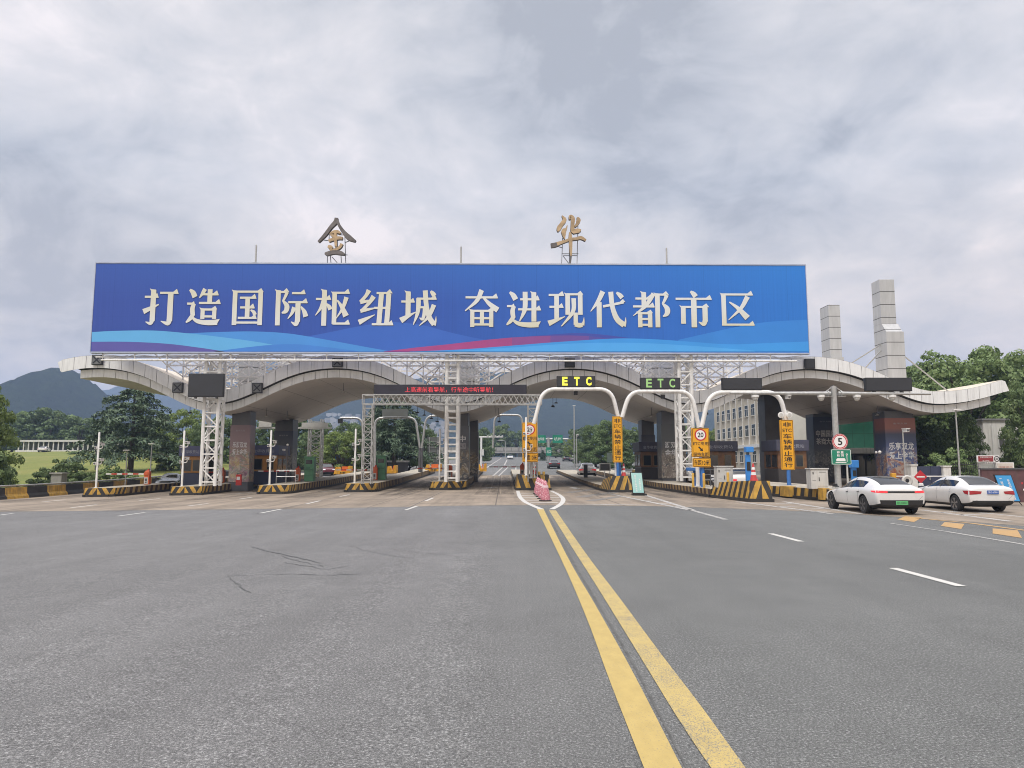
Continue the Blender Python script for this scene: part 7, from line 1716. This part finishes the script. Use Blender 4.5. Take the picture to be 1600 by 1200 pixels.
# left: gallery beyond the lawn, concrete post
Yl = 178; A, B = P(26, 700, Yl), P(192, 687.5, Yl); t = thing('gallery', 'long low white colonnade beyond the lawn on the left', 'gallery', ((A.x + B.x) / 2, Yl, lawn_h(-100, Yl))); z0 = lawn_h(-100, Yl) - .3; zt_ = B.z
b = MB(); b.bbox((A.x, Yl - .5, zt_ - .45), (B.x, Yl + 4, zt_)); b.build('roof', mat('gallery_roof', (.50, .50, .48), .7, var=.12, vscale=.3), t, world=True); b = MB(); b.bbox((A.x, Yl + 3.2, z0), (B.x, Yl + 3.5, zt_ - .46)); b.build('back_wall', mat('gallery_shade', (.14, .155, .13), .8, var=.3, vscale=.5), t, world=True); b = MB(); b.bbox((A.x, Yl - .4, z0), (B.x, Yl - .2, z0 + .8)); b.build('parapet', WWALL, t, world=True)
x = A.x + .4
while x < B.x: b = MB(); b.bbox((x, Yl - .19, z0), (x + .22, Yl + .05, zt_ - .46)); b.build('column', WWALL, t, world=True); x += 1.2
q = P(87, 757, 62); t = thing('concrete_post', 'stubby concrete post with flat cap behind the striped roadside barrier', 'post', (q.x, 62, gz(q.x, 62) - .1)); zt_ = P(87, 738.5, 62).z - t.location.z; b = MB(); b.bbox((-.45, 0, 0), (.45, .8, zt_ - .12)); b.build('shaft', OC, t, bevel=.02); b = MB(); b.bbox((-.55, -.1, zt_ - .12), (.55, .9, zt_)); b.build('cap', OC, t)
q = P(112, 705, 176); car('small white car parked before the pale colonnade', 'sedan', (P(70, 699, 174).x, 174, lawn_h(-110, 174)), H90 + .3, PW, detail=0)
# light poles near left edge of the plaza
lightpole('thin grey lamp post left of the leftmost orange barrier box', 199, 704, 62, .06, 'lamp'); lightpole('thin grey pole with arm left of the black car behind the barrier', 237, 694, 72, .07, 'lamp')
# ================================================================== TREES
def leaf_mat(name, lo, mid, hi, trans=.22):
    a = NT(name); oi = a.n('ShaderNodeObjectInfo')
    c = a.ramp(a.noise(1.1, 5, .65), [(.28, lo), (.5, mid), (.72, hi)])
    v = a.n('ShaderNodeMapRange'); a.l(oi.outputs['Random'], v.inputs[0]); v.inputs[3].default_value = 1.0; v.inputs[4].default_value = 1.40
    c = a.mix(1.0, c, v.outputs[0], 'MULTIPLY'); a.color(c); a.b.inputs['Roughness'].default_value = .55; a.b.inputs['Specular IOR Level'].default_value = .3
    tr = a.n('ShaderNodeBsdfTranslucent'); a.l(c, tr.inputs[0]); ms = a.n('ShaderNodeMixShader'); ms.inputs[0].default_value = trans
    out = [n for n in a.t.nodes if n.type == 'OUTPUT_MATERIAL'][0]; a.l(a.b.outputs[0], ms.inputs[1]); a.l(tr.outputs[0], ms.inputs[2]); a.l(ms.outputs[0], out.inputs[0]); return a.m
LF_D = leaf_mat('dark_green_leaves', (0.055, 0.090, 0.036), (0.092, 0.138, 0.054), (0.155, 0.195, 0.088)); LF_M = leaf_mat('mid_green_leaves', (0.075, 0.118, 0.044), (0.13, 0.185, 0.070), (0.215, 0.265, 0.12))
LF_L = leaf_mat('light_green_leaves', (0.09, 0.135, 0.034), (0.155, 0.21, 0.055), (0.23, 0.28, 0.10)); LF_C = leaf_mat('cedar_needles', (0.040, 0.068, 0.040), (0.068, 0.104, 0.060), (0.12, 0.155, 0.09), .08)
BARK = mat('bark', (0.085, 0.070, 0.055), .9, var=.35, vscale=5, bump=.6, bscale=18); PBARK = mat('pale_bark', (0.22, 0.19, 0.14), .9, var=.3, vscale=5, bump=.4)
def leaf_cards(pos, nrm, size, rg, ratio=.6):
    """one small folded leaf spray per point"""
    n = len(pos); a_ = rg.normal(size=(n, 3)); u = np.cross(nrm, a_); u /= np.linalg.norm(u, axis=1)[:, None] + 1e-9; w = np.cross(nrm, u)
    s = size * rg.uniform(.6, 1.35, (n, 1)); dz = nrm * s * .28
    V = np.stack([pos - u * s, pos - w * s * ratio + dz, pos + u * s, pos + w * s * ratio + dz], 1).reshape(-1, 3)
    return V
def mesh_quads(name, V, m):
    n = len(V) // 4; me = bpy.data.meshes.new(name); me.vertices.add(len(V)); me.vertices.foreach_set('co', V.astype(np.float32).ravel())
    me.loops.add(n * 4); me.loops.foreach_set('vertex_index', np.arange(n * 4, dtype=np.int32)); me.polygons.add(n)
    me.polygons.foreach_set('loop_start', np.arange(0, n * 4, 4, dtype=np.int32)); me.polygons.foreach_set('loop_total', np.full(n, 4, dtype=np.int32)); me.update(calc_edges=True); me.validate(); me.materials.append(m); return me
def crown_pts(rg, n, clumps, jitter=.16):
    c = np.array([q[:3] for q in clumps]); r = np.array([q[3] for q in clumps]); k = rg.choice(len(clumps), n, p=r ** 2 / (r ** 2).sum())
    d = rg.normal(size=(n, 3)); d[:, 2] = np.abs(d[:, 2]) * .9 - .22; d /= np.linalg.norm(d, axis=1)[:, None]
    rad = r[k][:, None] * (1 - np.abs(rg.normal(size=(n, 1))) * jitter * 1.6); p = c[k] + d * rad * np.array([1, 1, .80]); nn = d + rg.normal(size=(n, 3)) * .45; nn /= np.linalg.norm(nn, axis=1)[:, None]; return p, nn
def broad_clumps(rg, H, R, z0, n, r0, r1, top=.0):
    out = []
    for i in range(n):
        t = (i + .5) / n; z = z0 + (H - z0) * (t ** .9) - r1 * .4; env = math.sin(PI * min(1, (.18 + .82 * (1 - t)) ** .75) * .5 + 0.0) if top == 0 else (1 - t * .8)
        ang = i * 2.39996 + rg.uniform(-.4, .4); rr = R * env * math.sqrt(rg.uniform(.25, 1.0)); out.append((rr * math.cos(ang), rr * math.sin(ang), max(z0, z + rg.uniform(-.4, .4)), rg.uniform(r0, r1) * (1 - .25 * t)))
    return out
def make_tree(name, kind, seed, lm, n=9000, H=10.0, R=4.2, z0=2.6, ncl=46, r0=.9, r1=1.7, leaf=.20, bark=None, trunk=.26):
    rg = np.random.default_rng(seed); t = thing(name, '', 'tree'); b = MB(); bark = bark or BARK
    if kind == 'cedar':
        pts, nn = [], []; whorls = 11
        b.tube([(0, 0, 0), (.1, 0, H * .5), (0, .05, H * .98)], [trunk, trunk * .6, .03], 8)
        for wv_ in range(whorls):
            f = wv_ / (whorls - 1); z = z0 + (H - z0) * f ** .95; L = R * (1 - f) ** .60 * rg.uniform(.72, 1.15) + .35
            for k in range(int(7 - 2 * f)):
                ang = wv_ * 1.1 + k * 2 * PI / int(7 - 2 * f) + rg.uniform(-.3, .3); Lk = L * rg.uniform(.65, 1.12); lift = .10 * Lk; prev = None; N = int(70 + 190 * (Lk / R))
                s = rg.uniform(.12, 1, N) ** .75; cx, sx = math.cos(ang), math.sin(ang); bz = z + lift * np.sin(s * 2.4) - .20 * Lk * s ** 2
                lat = rg.normal(size=N) * .26 * Lk * (1.05 - s) + rg.normal(size=N) * .12; drop = np.abs(rg.normal(size=N)) * .30
                pts.append(np.stack([cx * Lk * s - sx * lat, sx * Lk * s + cx * lat, bz - drop], 1)); q = np.stack([cx * .3 + rg.normal(size=N) * .5, sx * .3 + rg.normal(size=N) * .5, np.full(N, .75)], 1); nn.append(q)
                b.tube([(0, 0, z), (cx * Lk * .5, sx * Lk * .5, z + lift * .93 - .05 * Lk), (cx * Lk * .95, sx * Lk * .95, z + lift * .7 - .18 * Lk)], [.05, .035, .012], 5)
        p = np.concatenate(pts); q = np.concatenate(nn); q /= np.linalg.norm(q, axis=1)[:, None]; V = leaf_cards(p, q, leaf, rg, .34); hang = rg.random(len(p)) < .5
        V = V.reshape(-1, 4, 3); V[hang, 0, 2] -= leaf * .9; V[hang, 2, 2] += leaf * .2; V = V.reshape(-1, 3)
    else:
        cl = broad_clumps(rg, H, R, z0, ncl, r0, r1); p, q = crown_pts(rg, n, cl); V = leaf_cards(p, q, leaf, rg)
        if kind != 'bush':
            b.tube([(0, 0, -.3), (.12, .05, z0 * .6), (-.05, .1, z0 * 1.2), (.1, 0, H * .62)], [trunk * 1.25, trunk, trunk * .8, trunk * .3], 9)
        for c_ in cl[::3 if kind != 'bush' else 2]:
            zz = min(c_[2] * .55, z0 * 1.1) if kind != 'bush' else 0
            b.tube([(0, 0, zz), (c_[0] * .45, c_[1] * .45, zz + (c_[2] - zz) * .6), (c_[0], c_[1], c_[2])], [trunk * .5, trunk * .3, .03], 6)
    b.build('trunk', bark, t, smooth=True); me = mesh_quads('crown', V, lm); o = bpy.data.objects.new('crown', me); COL.objects.link(o); o.parent = t; return t
TT = {'broad': make_tree('broadleaf_tree', 'broad', 1, LF_M, 15000, 10, 4.6, 2.4, 60, .9, 1.6, .155), 'broad2': make_tree('broadleaf_tree', 'broad', 2, LF_M, 13000, 10, 4.0, 2.0, 54, .8, 1.5, .155), 'dark': make_tree('broadleaf_tree', 'broad', 3, LF_D, 14000, 10, 4.2, 1.2, 60, .9, 1.6, .155),
      'light': make_tree('broadleaf_tree', 'broad', 4, LF_L, 15000, 10, 4.6, 1.0, 70, .8, 1.5, .155), 'cedar': make_tree('cedar_tree', 'cedar', 5, LF_C, H=10, R=5.4, z0=2.5, leaf=.19), 'bush': make_tree('bush', 'bush', 6, LF_M, 6000, 2.0, 1.7, .15, 34, .28, .5, .085, trunk=.04),
      'far': make_tree('forest_tree', 'broad', 7, LF_D, 4200, 10, 4.4, 1.0, 40, 1.0, 1.8, .30), 'far2': make_tree('forest_tree', 'broad', 8, LF_M, 4200, 10, 4.0, 1.0, 40, 1.0, 1.8, .30), 'conifer': make_tree('conifer_tree', 'cedar', 9, LF_C, H=10, R=2.2, z0=.5, leaf=.24)}
USED = set()
def plant(kind, px, Y, ytop, label, base=None, wide=1.0, grp=None, cat=None, rz=None, zb=None):
    x = P(px, 700, Y).x; z0 = (zb if zb is not None else gz(x, Y)) - .15; h = P(px, ytop, Y).z - z0; o = TT[kind]
    if kind in USED: o = dup(o, (0, 0, 0))
    USED.add(kind); s = h / (10.0 if kind != 'bush' else 2.0); o.location = (x, Y, z0); o.scale = (s * wide, s * wide, s); o.rotation_euler = (0, 0, rz if rz is not None else (px * .37) % 6.28); o['label'] = label
    o['category'] = cat or ('bush' if kind == 'bush' else 'tree')
    if grp: o['group'] = grp
    return o
# left foreground and lawn
plant('light', -44, 60, 600, 'large fresh green leafy tree cut by the left edge of the photo', wide=.76, zb=-.6)
plant('bush', -22, 58, 700, 'dark dense shrub under the large tree at the left edge', wide=.75, zb=-.7)
plant('cedar', 205, 92, 600, 'big drooping cedar in front of the blue hill on the left', wide=1.25)
for px, Y, yt, lab, w in ((74, 66, 735, 'leafy bush left of the stubby concrete post', 1.0), (101, 67, 720, 'tallest leafy bush behind the stubby concrete post', .85), (128, 67, 733, 'leafy bush right of the stubby concrete post', .95), (172, 72, 730, 'leafy bush under the drooping cedar left of the camera pole', 1.0), (196, 76, 735, 'low leafy bush at the foot of the drooping cedar', 1.0)):
    plant('bush', px, Y, yt, lab, wide=w, grp='bushes behind the roadside barrier', zb=gz(-40, Y) + .1)
for i, (px, Y, yt, k, lab) in enumerate(((18, 205, 650, 'far', 'dark treeline tree above the left end of the colonnade'), (45, 212, 642, 'far2', 'treeline tree second from the left, over the colonnade'), (72, 208, 638, 'far', 'tallest dark treeline tree left of the drooping cedar'), (98, 215, 645, 'far2', 'treeline tree above the gap in the colonnade'), (122, 206, 651, 'far', 'treeline tree above the right half of the colonnade'), (148, 214, 653, 'far2', 'treeline tree just left of the drooping cedar'), (172, 209, 656, 'far', 'treeline tree partly behind the left boughs of the cedar'), (238, 150, 655, 'far2', 'tree behind the right boughs of the cedar'))):
    plant(k, px, Y, yt, lab, grp='treeline beyond the lawn', wide=1.25, zb=lawn_h(-120, Y))
plant('bush', 95, 186, 690, 'round bush hiding the gap in the colonnade', wide=1.1, zb=lawn_h(-110, 176), grp=None); plant('bush', 122, 160, 704, 'low wide bush patch at the top of the lawn', wide=2.2, zb=lawn_h(-100, 160) - .3)
plant('light', 285, 118, 641, 'light green tree between the drooping cedar and the lattice column', wide=.95); plant('dark', 268, 96, 690, 'dark tree right of the cedar above the black car', wide=.85); plant('dark', 318, 105, 660, 'dark tree behind the left white lattice column', wide=.7)
plant('far2', 350, 115, 648, 'tree between the lattice column and the pink poster pillar', wide=.8); plant('dark', 425, 108, 650, 'dark tree behind the orange booth and pale sign board', wide=1.0); plant('far', 478, 120, 655, 'dark tree behind the truss mast under the canopy', wide=.9)
plant('dark', 500, 112, 658, 'dark tree right of the truss mast under the canopy', wide=.8); plant('light', 532, 104, 676, 'bright green bushy tree above the yellow crash barrier', wide=1.35); plant('light', 505, 106, 700, 'bright green shrub behind the maroon hatchback', wide=1.3)
plant('dark', 560, 110, 662, 'dark tree just left of the lattice gantry leg', wide=.8); plant('cedar', 616, 104, 612, 'large dark cedar behind the olive sign back', wide=1.05); plant('dark', 585, 108, 650, 'dark tree filling the left side of the large cedar', wide=.8); plant('dark', 640, 108, 655, 'dark tree filling the right side of the large cedar', wide=.8); plant('conifer', 590, 118, 628, 'narrow conifer behind the lattice gantry leg', wide=1.3)
plant('dark', 664, 125, 668, 'dark tree between the large cedar and the ladder like column', wide=.9); plant('dark', 545, 122, 658, 'dark tree left of the lattice gantry leg, behind the bright bushy one', wide=1.0); plant('dark', 672, 170, 690, 'dark tree low behind the branching grey portal', wide=1.2); plant('far', 752, 240, 668, 'dark tree right of the central poster pillar', wide=.9); plant('dark', 748, 165, 675, 'dark tree behind the white camera mast', wide=.9)
plant('far2', 783, 320, 662, 'round tree rising above the overpass', wide=.9); plant('far2', 768, 330, 676, 'tree above the left end of the overpass', wide=1.2); plant('far', 806, 330, 672, 'tree above the right end of the overpass', wide=1.1); plant('far', 826, 300, 678, 'tree behind the middle 20 sign', wide=1.0); plant('conifer', 848, 200, 703, 'small dark conifer below the green direction signs', wide=1.6)
plant('far2', 842, 320, 678, 'tree behind the left green direction sign', wide=1.0); plant('far', 868, 260, 690, 'dark tree below the green direction gantry', wide=1.3); plant('far2', 872, 310, 682, 'tree behind the right green direction sign', wide=1.0); plant('light', 893, 190, 686, 'light green tree at the foot of the very tall pole', wide=.8); plant('far', 905, 230, 668, 'dark tree right of the very tall pole', wide=1.0)
plant('dark', 930, 128, 662, 'dark tree above the small blank display', wide=1.0); plant('dark', 952, 122, 655, 'tallest dark tree beside the vertical yellow sign under the arch', wide=1.0); plant('broad2', 985, 130, 668, 'tree right of the vertical yellow sign under the arch', wide=1.0); plant('dark', 915, 135, 690, 'low dark tree behind the white car past the toll', wide=1.2); plant('far', 968, 110, 690, 'low dark tree behind the vertical yellow sign post', wide=1.2)
plant('far2', 1075, 170, 662, 'tree behind the right white lattice column', wide=1.0); plant('light', 1112, 150, 670, 'light green tree left of the cream office block', wide=1.0); plant('far', 1128, 165, 668, 'tree against the left end of the cream office block', wide=1.0)
# right
for px, Y, yt, k, lab, w in ((1448, 76, 566, 'broad2', 'large tree nearest the canopy tip, left of the big right hand group', .95), (1508, 70, 548, 'broad', 'tallest spreading tree above the right canopy tip', 1.0), (1572, 74, 550, 'broad2', 'spreading tree right of the tallest, above the white house', 1.1), (1636, 68, 556, 'broad', 'spreading tree cut by the right edge of the photo', 1.0), (1700, 70, 560, 'broad2', 'tree just outside the right edge whose boughs reach in', 1.0)):
    plant(k, px, Y, yt, lab, grp='big trees on the right', wide=w)
plant('dark', 1452, 64, 662, 'dark lower tree beside the red and blue pillar', wide=1.0); plant('dark', 1508, 60, 648, 'dark lower tree behind the slim light pole', wide=.62); plant('broad', 1616, 58.5, 596, 'tree whose low boughs hang over the white house front', wide=.55); plant('bush', 1478, 57, 703, 'pale stemmed shrub behind the white gate pillar', wide=.8); plant('bush', 1600, 60, 690, 'leafy shrub at the right edge beside the white house', wide=.5)
plant('far', 1720, 130, 600, 'distant tree filling beyond the right edge', wide=1.2); plant('far', 1600, 105, 575, 'distant dark tree behind the big right hand trees', wide=1.2); plant('far', 1480, 110, 585, 'distant dark tree behind the canopy tip', wide=1.2)
plant('bush', 1515, 56, 733, 'clipped dark hedge plant behind the spiked fence', wide=1.6)
for k in list(TT):
    if k not in USED:
        for c_ in list(TT[k].children): bpy.data.objects.remove(c_)
        bpy.data.objects.remove(TT[k])

# ================================================================== HAZE
b = MB(); b.bbox((-5000, -190, -3), (5000, 6300, 400)); hz = bpy.data.materials.new('air_haze'); hz.use_nodes = True; t_ = hz.node_tree
for n in list(t_.nodes):
    if n.type == 'BSDF_PRINCIPLED': t_.nodes.remove(n)
pv = t_.nodes.new('ShaderNodeVolumePrincipled'); pv.inputs['Color'].default_value = (0.46, 0.63, 0.98, 1); pv.inputs['Density'].default_value = 0.00036; pv.inputs['Anisotropy'].default_value = 0.0
t_.links.new(pv.outputs[0], [n for n in t_.nodes if n.type == 'OUTPUT_MATERIAL'][0].inputs['Volume'])
o = b.build('haze', hz); props(o, kind='stuff'); o['label'] = 'thin bluish summer haze over the whole place'
